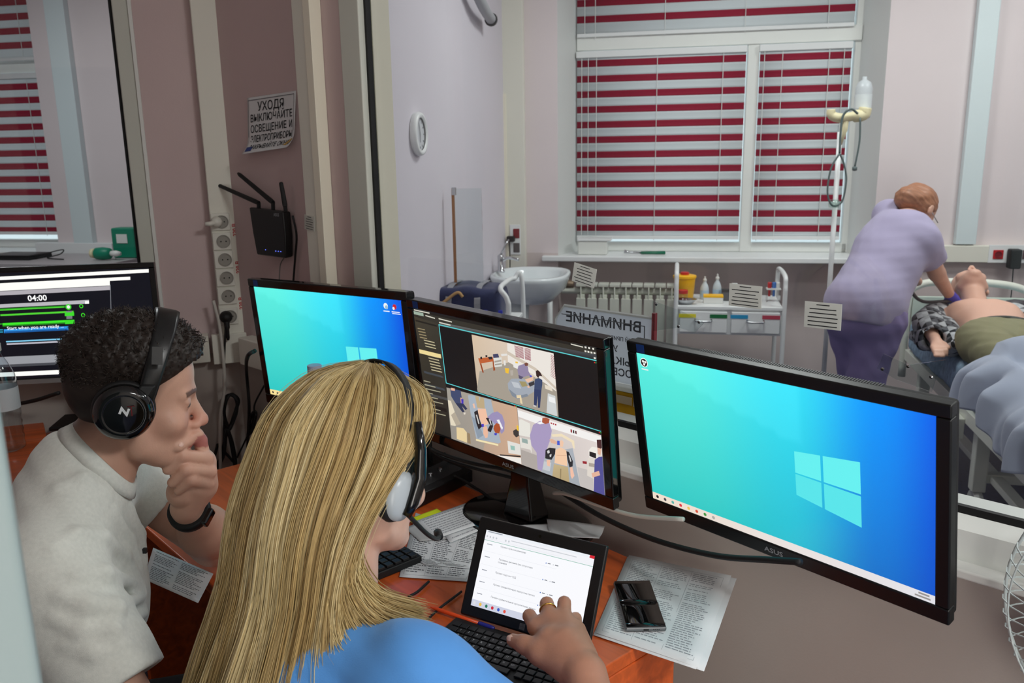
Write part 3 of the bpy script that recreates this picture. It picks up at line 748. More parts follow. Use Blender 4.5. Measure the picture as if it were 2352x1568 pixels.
S.append(K((20, 20, 21), (328, 204), (1418, 458), (1447, 925), (377, 600)))
TC = (92, 206, 210)
S += [K(TC, (322, 192), (1418, 446), (1418.5, 453), (323, 199)), K(TC, (322, 192), (327, 194), (380, 600), (375, 598)), K(TC, (375, 596), (1450, 934), (1450.5, 940), (376, 602)), K((18, 18, 19), (376, 602), (1451, 940), (1453, 965), (380, 630))]
for (x, y) in ((1402, 458), (850, 756), (1436, 940)): S += [K((230, 40, 40), (x, y), (x + 7, y + 2), (x + 7, y + 9), (x, y + 7)), K((70, 200, 90), (x + 10, y + 3), (x + 16, y + 4), (x + 16, y + 10), (x + 10, y + 9))]
# view 1
S += [K([(214, 192, 166), (222, 210, 198), (226, 218, 208), (200, 182, 160)], (553, 265), (1122, 398), (1157, 835), (597, 660)),
      K([(168, 160, 146), (158, 150, 138), (150, 144, 134), (138, 134, 126), (160, 152, 136)], (592, 640), (610, 520), (810, 458), (1145, 650), (1157, 838), (597, 662))[:1] + ((164, 156, 143),)]
S += [K((234, 228, 220), (800, 325), (1122, 398), (1140, 660), (985, 545), (806, 455)), K((206, 194, 178), (797, 400), (1000, 520), (1140, 650), (1141, 632), (1002, 500), (800, 378))]
for k in range(11):
    f0 = k / 11; S.append(K((142, 40, 72), (850 + 1 * k, 342 + 7.2 * k), (963 + .5 * k, 369 + 7.5 * k), (963, 372.5 + 7.5 * k), (850 + 1 * k, 345.5 + 7.2 * k)))
S.append(K((240, 238, 236), (913, 352), (920, 354), (924, 440), (917, 437)))
for k in range(14): S.append(K((142, 40, 72), (1104 - k * .2, 405 + 11 * k), (1124 + k, 420 + 11.6 * k), (1124 + k, 424 + 11.6 * k), (1104, 409 + 11 * k)))
S += [K((190, 96, 52), (600, 430), (700, 419), (712, 450), (612, 466)), K((150, 74, 40), (612, 466), (622, 465), (640, 528), (630, 529)), K((158, 80, 44), (700, 450), (712, 448), (719, 512), (706, 517)), K((40, 38, 40), (614, 420), (626, 418), (628, 434), (616, 435)), K((44, 42, 46), (668, 420), (695, 418), (700, 436), (676, 438)), K((40, 38, 40), (650, 408), (664, 408), (664, 420), (651, 421))]
S += [K((220, 220, 214), (705, 428), (762, 422), (766, 485), (714, 492)), K((168, 160, 150), (712, 448), (760, 440), (761, 452), (714, 460)), K((160, 152, 142), (716, 470), (762, 463), (763, 472), (718, 479)), K((66, 68, 100), (702, 402), (738, 398), (746, 424), (706, 428)), K((226, 224, 220), (758, 400), (800, 398), (800, 412), (762, 416)), K((226, 224, 220), (776, 445), (790, 444), (792, 478), (780, 480))]
S += [K((238, 190, 60), (785, 497), (816, 500), (811, 536), (791, 531)), K((180, 172, 162), (822, 514), (843, 512), (842, 549), (826, 550)), K((232, 230, 226), (842, 455), (884, 462), (884, 508), (846, 492)), K((240, 190, 70), (858, 452), (876, 455), (876, 466), (859, 464))]
S += [K((160, 168, 178), (805, 605), (830, 572), (900, 570), (1000, 596), (990, 660), (940, 690), (875, 706), (840, 682), (812, 650)), K((128, 138, 150), (812, 640), (875, 690), (940, 676), (950, 692), (875, 712), (836, 690)), K((190, 196, 202), (830, 590), (880, 600), (900, 640), (850, 630)), K((160, 148, 104), (885, 588), (930, 592), (946, 622), (906, 628)), K((232, 190, 162), (925, 577), (970, 562), (986, 580), (945, 600)), K((60, 60, 64), (950, 602), (990, 587), (992, 612), (955, 630)), K((230, 186, 160), (940, 622), (956, 618), (960, 634), (946, 636)), K((226, 190, 166), (966, 558), (982, 556), (986, 570), (970, 574))]
S += [K((146, 134, 164), (880, 482), (922, 468), (946, 488), (950, 520), (966, 548), (940, 552), (915, 562), (882, 552), (873, 512)), K((90, 84, 110), (880, 545), (915, 560), (900, 575), (884, 570)), K((118, 74, 60), (920, 466), (936, 459), (948, 466), (946, 482), (928, 484)), K((78, 84, 200), (958, 546), (974, 550), (972, 562), (960, 560))]
S += [K((58, 74, 108), (994, 576), (1020, 566), (1046, 580), (1046, 610), (1040, 652), (990, 648)), K((48, 62, 100), (990, 644), (1040, 650), (1030, 772), (1016, 772), (1014, 690), (1006, 762), (988, 760)), K((54, 38, 38), (1000, 520), (1014, 511), (1030, 525), (1046, 555), (1026, 552), (1018, 568), (1004, 552)), K((200, 200, 200), (984, 752), (1004, 758), (1002, 768), (984, 762))]
S += [K((228, 218, 200), (1062, 612), (1110, 628), (1118, 660), (1066, 640)), K((206, 210, 210), (1084, 672), (1136, 692), (1150, 832), (1076, 806)), K((236, 238, 238), (1090, 692), (1132, 706), (1138, 745), (1092, 728)), K((228, 210, 170), (866, 685), (898, 684), (910, 748), (894, 740), (890, 705), (870, 706))]
# view 2
S += [K([(176, 168, 156), (206, 170, 142), (206, 168, 140), (160, 152, 140)], (381, 630), (870, 768), (904, 1165), (417, 985)), K([(160, 156, 146), (170, 160, 148), (166, 156, 144), (150, 146, 138)], (381, 630), (700, 716), (640, 1080), (417, 985))]
S += [K((166, 178, 190), (530, 684), (560, 684), (690, 716), (722, 850), (760, 1010), (742, 1018), (590, 985), (548, 800)), K((140, 154, 168), (556, 830), (590, 850), (640, 960), (600, 985)), K((188, 168, 132), (580, 690), (606, 694), (610, 730), (618, 698), (642, 706), (648, 778), (596, 770)), K((238, 192, 164), (598, 776), (654, 778), (668, 840), (672, 884), (632, 898), (606, 830)), K((40, 40, 44), (574, 800), (598, 786), (612, 850), (628, 900), (606, 922), (590, 880)), K((196, 196, 194), (586, 820), (594, 818), (612, 880), (604, 884)), K((40, 40, 44), (655, 842), (690, 836), (706, 900), (690, 940), (664, 930), (684, 890)), K((200, 200, 198), (676, 850), (686, 848), (696, 890), (690, 892)), K((232, 184, 158), (638, 900), (662, 898), (672, 940), (668, 976), (652, 980), (638, 950)), K((72, 60, 190), (624, 884), (642, 882), (642, 902), (628, 904)), K((236, 190, 166), (563, 745), (575, 740), (582, 772), (572, 775))]
S += [K((154, 144, 184), (666, 836), (700, 806), (735, 796), (768, 820), (786, 870), (784, 930), (764, 952), (740, 905), (706, 870)), K((238, 238, 240), (730, 855), (748, 852), (774, 910), (768, 924)), K((172, 84, 48), (712, 895), (730, 876), (750, 884), (758, 920), (748, 948), (722, 944), (708, 918)), K((64, 66, 190), (714, 946), (734, 946), (730, 962), (716, 960))]
S += [K((62, 74, 108), (408, 642), (440, 642), (480, 652), (488, 700), (500, 735), (478, 745), (444, 738), (414, 690)), K((228, 176, 150), (412, 632), (440, 638), (440, 654), (414, 650)), K((224, 172, 150), (478, 700), (488, 702), (496, 738), (482, 738)), K((66, 56, 180), (484, 708), (500, 712), (500, 748), (486, 745)), K((46, 56, 84), (444, 738), (500, 742), (528, 778), (514, 786), (490, 760), (508, 800), (494, 802)), K((222, 214, 200), (500, 802), (516, 804), (512, 818), (502, 816))]
S += [K((226, 216, 192), (392, 716), (412, 722), (440, 800), (482, 884), (440, 896), (412, 890)), K((178, 168, 150), (440, 800), (482, 884), (450, 894), (414, 820)), K((230, 208, 160), (452, 904), (500, 912), (524, 940), (526, 1012), (455, 985)), K((150, 130, 100), (526, 940), (546, 950), (552, 1020), (528, 1012)), K((240, 226, 180), (588, 985), (742, 1022), (742, 1034), (588, 998)), K((224, 222, 216), (805, 998), (892, 1022), (900, 1098), (814, 1084)), K((150, 190, 180), (826, 1030), (856, 1036), (858, 1066), (830, 1060)), K((44, 42, 44), (752, 1092), (896, 1102), (898, 1112), (756, 1100)), K((236, 232, 226), (735, 1098), (900, 1116), (903, 1160), (740, 1104)), K((62, 58, 56), (845, 930), (866, 918), (884, 935), (886, 965), (866, 976), (848, 955)), K((236, 190, 50), (868, 892), (880, 896), (884, 925), (872, 918))]
# view 3
S += [K([(216, 206, 200), (224, 214, 210), (222, 212, 206), (190, 182, 176)], (873, 770), (1453, 962), (1480, 1374), (905, 1165)), K((174, 166, 160), (898, 1058), (1060, 1118), (1045, 1220), (905, 1166)), K((196, 190, 186), (1290, 1180), (1400, 1210), (1400, 1345), (1310, 1315)), K((242, 240, 238), (876, 786), (1454, 972), (1457, 1022), (1040, 892), (880, 832))]
for k in range(3): S.append(K((170, 40, 52), (1105 + 15 * k, 872 + 5 * k), (1115 + 15 * k, 875 + 5 * k), (1115 + 15 * k, 885 + 5 * k), (1105 + 15 * k, 882 + 5 * k)))
for (x, c) in ((1242, (150, 40, 50)), (1258, (40, 40, 42)), (1274, (90, 40, 46))): S.append(K(c, (x, 920 + (x - 1242) * .3), (x + 10, 923 + (x - 1242) * .3), (x + 11, 945 + (x - 1242) * .3), (x + 1, 940 + (x - 1242) * .3)))
S += [K((230, 228, 220), (886, 855), (900, 850), (962, 880), (966, 975), (886, 960)), K((226, 222, 214), (890, 975), (970, 992), (976, 1090), (964, 1060), (896, 1045)), K((150, 170, 165), (905, 980), (945, 990), (948, 1020), (908, 1010)), K((236, 192, 60), (870, 892), (882, 896), (884, 930), (872, 925))]
S += [K((238, 222, 190), (1112, 955), (1180, 950), (1268, 1000), (1272, 1055), (1262, 1050), (1250, 1010), (1180, 970), (1118, 972)), K([(176, 182, 188), (170, 176, 184), (160, 168, 176), (170, 176, 182)], (1072, 1080), (1258, 1050), (1310, 1312), (1040, 1216)), K((196, 200, 204), (1060, 1140), (1110, 1150), (1100, 1210), (1050, 1195))]
S += [K((168, 154, 192), (984, 890), (1030, 862), (1092, 862), (1114, 930), (1100, 1000), (1078, 1060), (1060, 1130), (1046, 1205), (1016, 1195), (1008, 1080), (972, 1030), (962, 960)), K((240, 240, 242), (1008, 876), (1050, 862), (1080, 876), (1030, 886)), K((172, 88, 62), (1048, 842), (1072, 838), (1098, 850), (1094, 876), (1070, 884), (1046, 872)), K((222, 178, 154), (1096, 990), (1116, 986), (1160, 1010), (1156, 1026), (1110, 1014)), K((70, 92, 204), (1150, 998), (1170, 1000), (1172, 1030), (1150, 1028))]
S += [K((238, 198, 170), (1168, 1000), (1184, 994), (1196, 1010), (1190, 1042), (1170, 1040)), K((242, 202, 168), (1140, 1062), (1176, 1044), (1214, 1066), (1222, 1175), (1132, 1152)), K((214, 170, 140), (1146, 1096), (1216, 1100), (1216, 1104), (1146, 1100)), K((42, 42, 46), (1070, 1062), (1098, 1046), (1140, 1052), (1136, 1090), (1112, 1130), (1068, 1120)), K((206, 206, 206), (1080, 1070), (1096, 1062), (1100, 1080), (1086, 1088)), K((200, 200, 200), (1098, 1096), (1112, 1090), (1110, 1108), (1100, 1112)), K((42, 42, 46), (1214, 1070), (1232, 1076), (1260, 1140), (1258, 1175), (1236, 1182), (1222, 1130)), K((206, 206, 206), (1230, 1100), (1238, 1100), (1250, 1140), (1242, 1144)), K((238, 190, 164), (1078, 1132), (1104, 1130), (1100, 1176), (1082, 1170)), K((240, 190, 166), (1240, 1182), (1256, 1180), (1270, 1240), (1254, 1262), (1244, 1240)), K([(196, 176, 134), (190, 170, 128), (180, 160, 118), (184, 164, 124)], (1128, 1158), (1226, 1180), (1236, 1288), (1118, 1244)), K((150, 132, 96), (1172, 1190), (1180, 1192), (1178, 1265), (1170, 1262))]
S += [K((238, 234, 226), (1368, 1066), (1390, 1040), (1424, 1046), (1432, 1120), (1372, 1112)), K((34, 32, 34), (1374, 1072), (1420, 1086), (1420, 1122), (1374, 1104)), K((222, 214, 204), (1362, 1118), (1424, 1132), (1420, 1270), (1358, 1238)), K((170, 160, 150), (1370, 1150), (1410, 1158), (1408, 1182), (1370, 1174)), K((150, 40, 48), (1326, 1138), (1356, 1142), (1356, 1160), (1328, 1156))]
S += [K((80, 80, 148), (1410, 1130), (1440, 1110), (1476, 1112), (1480, 1374), (1404, 1350)), K((72, 42, 44), (1424, 992), (1458, 992), (1462, 1050), (1444, 1062), (1428, 1046)), K((224, 180, 156), (1430, 1046), (1458, 1056), (1450, 1100), (1432, 1090)), K((226, 178, 154), (1388, 1222), (1440, 1206), (1448, 1236), (1396, 1252))]
mM = monitor('middle black monitor with dark camera program showing three ward views', PM_, S, lambda u, v: lin((34, 33, 30)), res=(2, 2)); brand(mM, .299, .027)
# stands and wall arm
def stand(t, px, base_r, neck=True):
    mx = _MX[t.name]; top = mx @ Vector((0, -.06, -.058)); n = Vector((mx[0][2], mx[1][2], 0)).normalized()
    foot = Vector((px[0], px[1], .752)); xd = Vector((mx[0][0], mx[1][0], 0)).normalized()
    o = MB(); fm = frame(foot, x=xd, z=(0, 0, 1))
    e = MB(); N_ = 40
    ring = lambda k, z: [fm @ Vector((base_r[0] * k * math.cos(6.2832 * i / N_), base_r[1] * k * math.sin(6.2832 * i / N_), z)) for i in range(N_)]
    vs = ring(1, 0) + ring(1, .006) + ring(.94, .011) + ring(.3, .017); fs = [tuple(range(N_))[::-1], tuple(range(3 * N_, 4 * N_))]
    for r in range(3): fs += [(r * N_ + i, r * N_ + (i + 1) % N_, (r + 1) * N_ + (i + 1) % N_, (r + 1) * N_ + i) for i in range(N_)]
    e.add(vs, fs); e.obj('stand_base', BLKG, t, world=True, smooth=True)
    k = MB(); a = foot + Vector((0, 0, .016)); b = top - n * .0
    vs = []
    for q_, w_, d_ in ((a, .045, .03), (a.lerp(b, .35), .028, .02), (b, .035, .02)):
        for sx, sy in ((-1, -1), (1, -1), (1, 1), (-1, 1)): vs.append(q_ + xd * w_ * sx + n * d_ * sy)
    k.add(vs, [(0, 1, 2, 3)[::-1], (8, 9, 10, 11)] + [(r * 4 + i, r * 4 + (i + 1) % 4, r * 4 + 4 + (i + 1) % 4, r * 4 + 4 + i) for r in (0, 1) for i in range(4)])
    k.obj('stand_neck', BLKG, t, world=True, bevel=.006)
stand(mM, (-.03 + .055, 1.682 + .05), (.172, .115))
stand(mL, (-.4559 + .045, 2.0469 + .06), (.14, .10))
mb = MB(); rr = Vector((PR[0][2], PR[1][2], PR[2][2])); c_ = PR @ Vector((0, 0, -.058)); nn = Vector(nP)
mb.box((-.05, -.05, -.066), (.05, .05, -.056), PR); mb.tube([c_, c_ + nn * (dP - .012 - Vector(c_).dot(nn))], .022, 10); mb.obj('wall_arm', BLKM, mR, world=True)

# dark monitor at the left edge
TVc = V(*at_y(353, 602, 2.50)); yw = math.radians(9.0); xr = V(math.cos(yw), math.sin(yw), 0); up_ = V(0, 0, 1)
SWt, SHt = .52, .318
cT = TVc - xr * (SWt / 2 + .016) - up_ * (SHt / 2 + .016)
PT = frame(cT, x=xr, y=up_)
hv = homog([(-40, 619), (340, 615), (360, 848), (-22, 862)], [(0, 0), (1, 0), (1, 1), (0, 1)])
def T(c, x0, y0, x1, y1, sl=-.028):
    p = [(x0, y0), (x1, y0 + sl * (x1 - x0)), (x1, y1 + sl * (x1 - x0)), (x0, y1)]; return ([tuple(map(cl, hv(*q))) for q in p], c)
WH = (255, 255, 250); GR = (60, 220, 40)
S = [T(WH, -40, 628.5, 340, 636), T(WH, -40, 643, 303, 650), T(WH, -40, 643, 262, 660), T((176, 172, 178), -40, 661, 262, 670), T((110, 112, 118), 262, 650, 263.6, 733, 0), T((186, 184, 190), 18, 688, 219, 696), T(WH, 211, 685, 219, 691),
     T((40, 160, 30), 37, 697.5, 170, 702), T((90, 220, 60), 37, 700, 168, 701.5), T((80, 210, 50), 38, 710, 187, 714), T((60, 230, 40), 41, 730, 188, 738), T((30, 130, 24), 41, 735, 185, 738), T((46, 150, 230), 43, 744, 175, 753), T((20, 90, 160), 44, 749, 174, 753), T((130, 206, 240), 46, 771, 172, 774), T((190, 188, 200), 47, 776.5, 172, 780), T((120, 120, 128), 172, 706, 184, 724), T((150, 152, 158), 20, 808, 350, 826), T((70, 72, 78), 20, 826, 352, 832), T(WH, 24, 844, 352, 854), T((40, 160, 190), 33, 744, 41, 746.5), T((40, 160, 190), 33, 749, 41, 751.5), T((50, 190, 40), 31, 731, 40, 733)]
for (x, y, r, c) in ((177, 697, .028, GR), (203, 696, .020, GR), (206, 716, .020, GR), (177, 697, .016, (240, 240, 240)), (203, 696, .012, (6, 10, 8)), (206, 716, .012, (6, 10, 8))):
    u, v = hv(x, y); S.append((disc(u, v, r), c))
for y in (709.5, 727.5): S.append(T(GR, 169, y, 188, y + 8)); 
u, v = hv(115, 676); S.append(('04:00', (255, 255, 255), (.075, u, v), .02))
u, v = hv(108, 741); S.append(('Start when you are ready ...', (250, 252, 255), (.044, u, v), .01))
u, v = hv(32, 691); S.append(('SLIMS 01', (255, 255, 255), (.026, u, v), .0)) if False else None
SILV = M('silver grey bezel plastic', (150, 152, 152), .35, metal=.3)
mT = monitor('black monitor showing 04:00 timer and green bars, under the left inner window', PT, S, lambda u, v: lin((7, 9, 20)), sw=SWt, sh=SHt, bz=.016, bb=.018, res=(2, 2), group='monitors of the side desk')
mb = MB(); mb.box((-SWt / 2 - .016, -SHt / 2 - .018, .0026), (SWt / 2 + .016, -SHt / 2 - .004, .0040)); mb.obj('silver_strip', SILV, mT, bevel=.0005)

# ------------------------------------------------------------------ desks
def wood(name, rgb, sc_=(2, 26, 26)):
    m = M(name, rgb, .36, coat=.15); nt = m.node_tree; b = nt.nodes['Principled BSDF']
    tc = nt.nodes.new('ShaderNodeTexCoord'); mp = nt.nodes.new('ShaderNodeMapping'); mp.inputs['Scale'].default_value = sc_
    n = nt.nodes.new('ShaderNodeTexNoise'); n.inputs['Scale'].default_value = 1.6; n.inputs['Detail'].default_value = 6; n.inputs['Distortion'].default_value = .8
    r = nt.nodes.new('ShaderNodeValToRGB'); a = lin(rgb); r.color_ramp.elements[0].position = .3; r.color_ramp.elements[1].position = .72
    r.color_ramp.elements[0].color = tuple(x * .72 for x in a) + (1,); r.color_ramp.elements[1].color = tuple(min(1, x * 1.18) for x in a) + (1,)
    nt.links.new(tc.outputs['Object'], mp.inputs[0]); nt.links.new(mp.outputs[0], n.inputs['Vector']); nt.links.new(n.outputs['Fac'], r.inputs[0]); nt.links.new(r.outputs[0], b.inputs['Base Color'])
    return m
WOOD = wood('orange cherry laminate', (206, 92, 38))
DZ = .75
eB = V(-.67, .742, 0); eE = V(-.742, -.67, 0)
D0 = V(.372, 1.40, 0)
MD = frame((D0[0], D0[1], 0), x=eB, z=(0, 0, 1))       # local x along the window, local y = towards the room? (z up)
ysgn = 1 if Vector((MD[0][1], MD[1][1], 0)).dot(Vector(eE)) > 0 else -1
t = thing('desk', 'orange cherry wood desk along the observation window', 'desk', MD)
def dbox(nm, x0, x1, y0, y1, z0, z1, bv=.003):
    mb = MB(); a, b = sorted((y0 * ysgn, y1 * ysgn)); mb.box((x0, a, z0), (x1, b, z1)); mb.obj(nm, WOOD, t, bevel=bv)
dbox('desk_top', 0, 1.28, 0, .66, DZ - .025, DZ)
dbox('side_panel', .0, .022, .13, .64, 0.0, DZ - .026); dbox('side_panel', 1.22, 1.242, .05, .64, 0.0, DZ - .026)
dbox('back_panel', .024, .52, .14, .158, .28, DZ - .026)
dbox('drawer_front', .03, .45, .60, .62, .52, DZ - .03); 
t2 = thing('side_desk', 'orange wood side desk corner beside the bottle, under the dark monitor', 'desk', frame((-1.47, 2.517, 0), x=rL, z=(0, 0, 1)))
mb = MB(); mb.prism([(0, 0), (-1.3, 0), (-1.3, -.62), (.12, -.62), (.10, -.50)], DZ - .025, DZ); mb.obj('desk_top', WOOD, t2, bevel=.003)
mb = MB(); mb.box((.0, -.6, 0), (.022, -.03, DZ - .026)); mb.obj('side_panel', WOOD, t2, bevel=.002)
# monitor stand for the dark monitor
foot = V(cT[0] + .03, cT[1] + .06, DZ)
mb = MB(); fm = frame(foot, x=xr, z=(0, 0, 1)); mb.box((-.11, -.08, .0005), (.11, .06, .012), fm); mb.obj('stand_base', BLACK, mT, world=True, bevel=.004)
mb = MB(); mb.box((-.03, .0, .012), (.03, .02, .30), fm); mb.obj('stand_neck', BLACK, mT, world=True, bevel=.004)

# ------------------------------------------------------------------ papers
INKP = M('light grey print', (158, 160, 166), .8); INKD = M('mid grey print', (104, 106, 112), .8)
def paper_obj(name, label, P4, z, lines=0, cols=1, grid=False, group=None, thick=.0005, vert=False, seedk=0, wave=.0, m=PAPER, tone=None, headers=0, lift=None, rot=0, cat='paper'):
    """P4: four floor-plan corners (order: top-left, top-right, bottom-right, bottom-left of the page)"""
    tone = tone or INKP
    P4 = [V(p[0], p[1], z) for p in P4]
    if lift is not None: P4 = [p + V(0, 0, l) for p, l in zip(P4, lift)]
    o_ = sum(P4) / 4; t = thing(name, label, cat, Matrix.Translation(Vector(o_)), group)
    r_ = random.Random(seedk)
    def pt(u, v, h=0.0):
        a = P4[0] * (1 - u) + P4[1] * u; b = P4[3] * (1 - u) + P4[2] * u; q = a * (1 - v) + b * v
        return q + V(0, 0, h + wave * math.sin(3.1 * u + 5 * v + seedk) * (.3 + u * v)) - o_
    mb = MB(); G = np.array([[pt(u, v) for v in np.linspace(0, 1, 9)] for u in np.linspace(0, 1, 9)]); mb.grid(G); mb.obj('sheet', m, t, smooth=True, solid=thick)
    if lines:
        mb = MB(); hh = thick / 2 + .00022
        def bar(u0, v0, u1, v1): mb.add([pt(u0, v0, hh), pt(u1, v0, hh), pt(u1, v1, hh), pt(u0, v1, hh)], [(0, 1, 2, 3)])
        m0, m1 = .06, .95; cw = (m1 - m0) / cols
        for k in range(lines):
            v = .07 + .87 * k / lines; h_ = .87 / lines * .36
            for c in range(cols):
                u = m0 + c * cw + .01; end = m0 + (c + 1) * cw - .02 - (r_.random() * .35 * cw)
                if r_.random() < .08: continue
                while u < end:
                    L = min(.015 + r_.random() * .05, end - u); 
                    if L > .006: bar(u, v, u + L, v + h_)
                    u += L + .010
        mb.obj('printed_text', tone, t)
        if grid:
            mb = MB(); g = .0022
            for c in range(cols + 1): u = m0 - .01 + c * cw; bar(u, .05, u + g, .96)
            for v in (.05, .958): bar(m0 - .01, v, m1 - .01, v + g)
            mb.obj('ruled_lines', tone, t)
    return t
def zc4(l, z): return [tuple(at_z(u, v, z)[:2]) for u, v in l]
c4 = zc4([(1445, 1274), (1680, 1320), (1603, 1530), (1368, 1452)], .755)
for k in range(3):
    dz = .7515 + .0013 * k; off = (.004 * (2 - k) * (-1) ** k, -.004 * (2 - k))
    paper_obj('printed_sheet', ('printed table sheet under the folding phone, topmost of three' if k == 2 else ['lowest printed sheet of the pile under the folding phone', 'middle printed sheet of the pile under the folding phone'][k]), [(p[0] + off[0], p[1] + off[1]) for p in c4], dz, 40 if k == 2 else 0, 3, k == 2, seedk=k, thick=.0004, group='sheets under the phone', wave=.0015 if k == 2 else .0, lift=(.0, .0, -.0, .0))
paper_obj('printed_sheet', 'long printed sheet lying left of the tablet, lowest of the left pile', zc4([(955, 1178), (1128, 1232), (1078, 1336), (917, 1325)], .752), .7525, 26, 3, True, seedk=11, tone=INKD)
paper_obj('folded_sheet', 'small folded printed sheet left of the tablet edge', zc4([(958, 1285), (1030, 1285), (1085, 1306), (975, 1296)], .7545), .7545, 5, 2, seedk=12, tone=INK)
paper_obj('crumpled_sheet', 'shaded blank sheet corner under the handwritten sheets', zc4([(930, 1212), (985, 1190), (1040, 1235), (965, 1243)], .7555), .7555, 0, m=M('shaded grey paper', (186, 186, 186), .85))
paper_obj('handwritten_sheet', 'handwritten sheet fanned out under the topmost handwritten sheet', zc4([(1000, 1200), (1128, 1166), (1166, 1192), (1034, 1246)], .757), .757, 8, 1, seedk=13, wave=.001)
paper_obj('handwritten_sheet', 'topmost handwritten sheet in front of the monitor base', zc4([(957, 1196), (1088, 1148), (1128, 1196), (1000, 1238)], .7595), .7595, 9, 1, seedk=14, wave=.002)
YP = M('fluorescent yellow paper', (214, 226, 20), .8)
paper_obj('sticky_note', 'fluorescent yellow note left of the handwritten sheets', zc4([(934, 1194), (1003, 1168), (1022, 1180), (958, 1206)], .757), .7575, 0, m=YP, cat='note')
paper_obj('blank_sheet', 'blank white sheet standing out behind the tablet, left half', zc4([(1165, 1207), (1263, 1203), (1266, 1226), (1200, 1228)], .7735), .7735, 0, wave=.002)
paper_obj('blank_sheet', 'blank white sheet behind the tablet top right corner', zc4([(1256, 1212), (1389, 1229), (1376, 1262), (1262, 1250)], .7545), .7755, 0, wave=.003)
paper_obj('printed_sheet', 'printed sheet on the desk in front of the man in the white shirt', zc4([(352, 1258), (490, 1318), (455, 1385), (330, 1330)], .753), .7535, 18, 2, seedk=21, tone=INKD)

# ------------------------------------------------------------------ tablet and its keyboard, pen, phone
TP = pose((.026, 1.305, .8385), -29.78, 25.8, -.3)
t = thing('tablet', 'black tablet with white form on screen, touched by the woman', 'tablet', TP)
sw, sh_ = .2095, .1313; bx_, bt_, bb_ = .019, .021, .020
mb = MB(); mb.box((-sw / 2 - bx_, -sh_ / 2 - bb_, -.010), (sw / 2 + bx_, sh_ / 2 + bt_, 0)); mb.obj('body', BLACK, t, bevel=.004)
th = homog([(722, 503), (1420, 675), (1320, 1199), (622, 985)], [(0, 0), (1, 0), (1, 1), (0, 1)])
S = [(rect(0, 0, 1, .035), (236, 240, 246)), (rect(0, .035, 1, .125), (242, 243, 248)), (rect(0, .128, 1, .134), (120, 180, 160)), (rect(.958, 0, 1, .036), (214, 30, 46)), (rect(0, .915, 1, 1), (206, 210, 226))]
S += [(rect(.02, .01, .16, .022), (150, 156, 166)), (rect(.25, .06, .85, .07), (200, 204, 210))]
for u in (.02, .05, .08, .11, .20, .23): S.append((disc(u, .08, .014), (200, 204, 210)))
for k, (txt, v) in enumerate((('Провел пульсоксиметрию', .17), ('Проверил дыхание при отсутствии', .335), ('сознания', .372), ('Провел подсчет ЧДД', .51), ('Провел сравнительную перкуссию легких', .665), ('Провел сравнительную аускультацию легких', .825))):
    S.append((txt, (70, 74, 84), (.030, .16 + len(txt) * .0052 + .01, v)))
for v in (.18, .345, .52, .675, .83): S += [(rect(.035, v - .008, .085, v + .002), (150, 154, 164)), (rect(.015, v - .075, .13, v - .072), (226, 228, 234)), (rect(.145, v - .075, .70, v - .072), (226, 228, 234))]
for v in (.23, .44, .605, .765): S += [(disc(.60, v, .008), (60, 110, 190)), (rect(.615, v - .008, .64, v + .004), (130, 134, 142)), (disc(.665, v, .007), (190, 194, 200)), (rect(.68, v - .008, .71, v + .004), (130, 134, 142))]
for k, c in enumerate(((220, 222, 226), (236, 190, 70), (40, 120, 90), (206, 40, 60), (60, 90, 190), (226, 80, 60))): S.append((disc(.03 + .058 * k, .957, .022), c))
painted('screen', sw, sh_, S, SCR, t, mx=Matrix.Translation((0, 0, .0004)), base=lambda u, v: lin((248, 249, 253)), res=(2, 2))
mb = MB()
for i in (0, 1):
    for j in (0, 1): mb.box((-.0052 + i * .0054, -sh_ / 2 - bb_ * .5 - .005 + j * .0054, .0002), (-.0002 + i * .0054, -sh_ / 2 - bb_ * .5 + j * .0054, .0006))
mb.obj('window_mark', M('dim grey print', (96, 98, 102), .5), t)
mb = MB(); mb.lathe([(.0025, 0), (.0025, .0006)], 12, Matrix.Translation((0, sh_ / 2 + bt_ * .5, 0))); mb.obj('camera_lens', BLKG, t)
mb = MB(); mb.box((-.02, -.055, -.075), (.02, .05, -.066), None); 
a = TP @ Vector((0, .02, -.012)); b_ = Vector((a.x + .04, a.y + .07, .778)); mb2 = MB(); mb2.tube([a, b_], .004, 8); mb2.obj('kickstand', BLKM, t, world=True)
n2 = V(.497, .868, 0); r2 = V(.868, -.497, 0)
kb = TP @ Vector((0, -sh_ / 2 - bb_, -.004))
KM = frame((kb.x - n2[0] * .006, kb.y - n2[1] * .006, .7505), x=r2, y=n2)
t = thing('keyboard', 'thin black keyboard cover lying in front of the tablet', 'keyboard', KM)
mb = MB(); mb.box((-.128, -.178, 0), (.128, -.0, .0065)); mb.obj('base_plate', BLKM, t, bevel=.002)
KEY = M('black key plastic', (26, 26, 27), .5)
mb = MB(); mb.box((-.0068, -.0062, 0), (.0068, .0062, .0032)); kp = mb.obj('key', KEY, t, bevel=.0012); first = True
LETT = M('white key print', (196, 198, 200), .6)
rows = ['1234567890-=', 'ЙЦУКЕНГШЩЗХЪ', 'ФЫВАПРОЛДЖЭ', 'ЯЧСМИТЬБЮ.,']
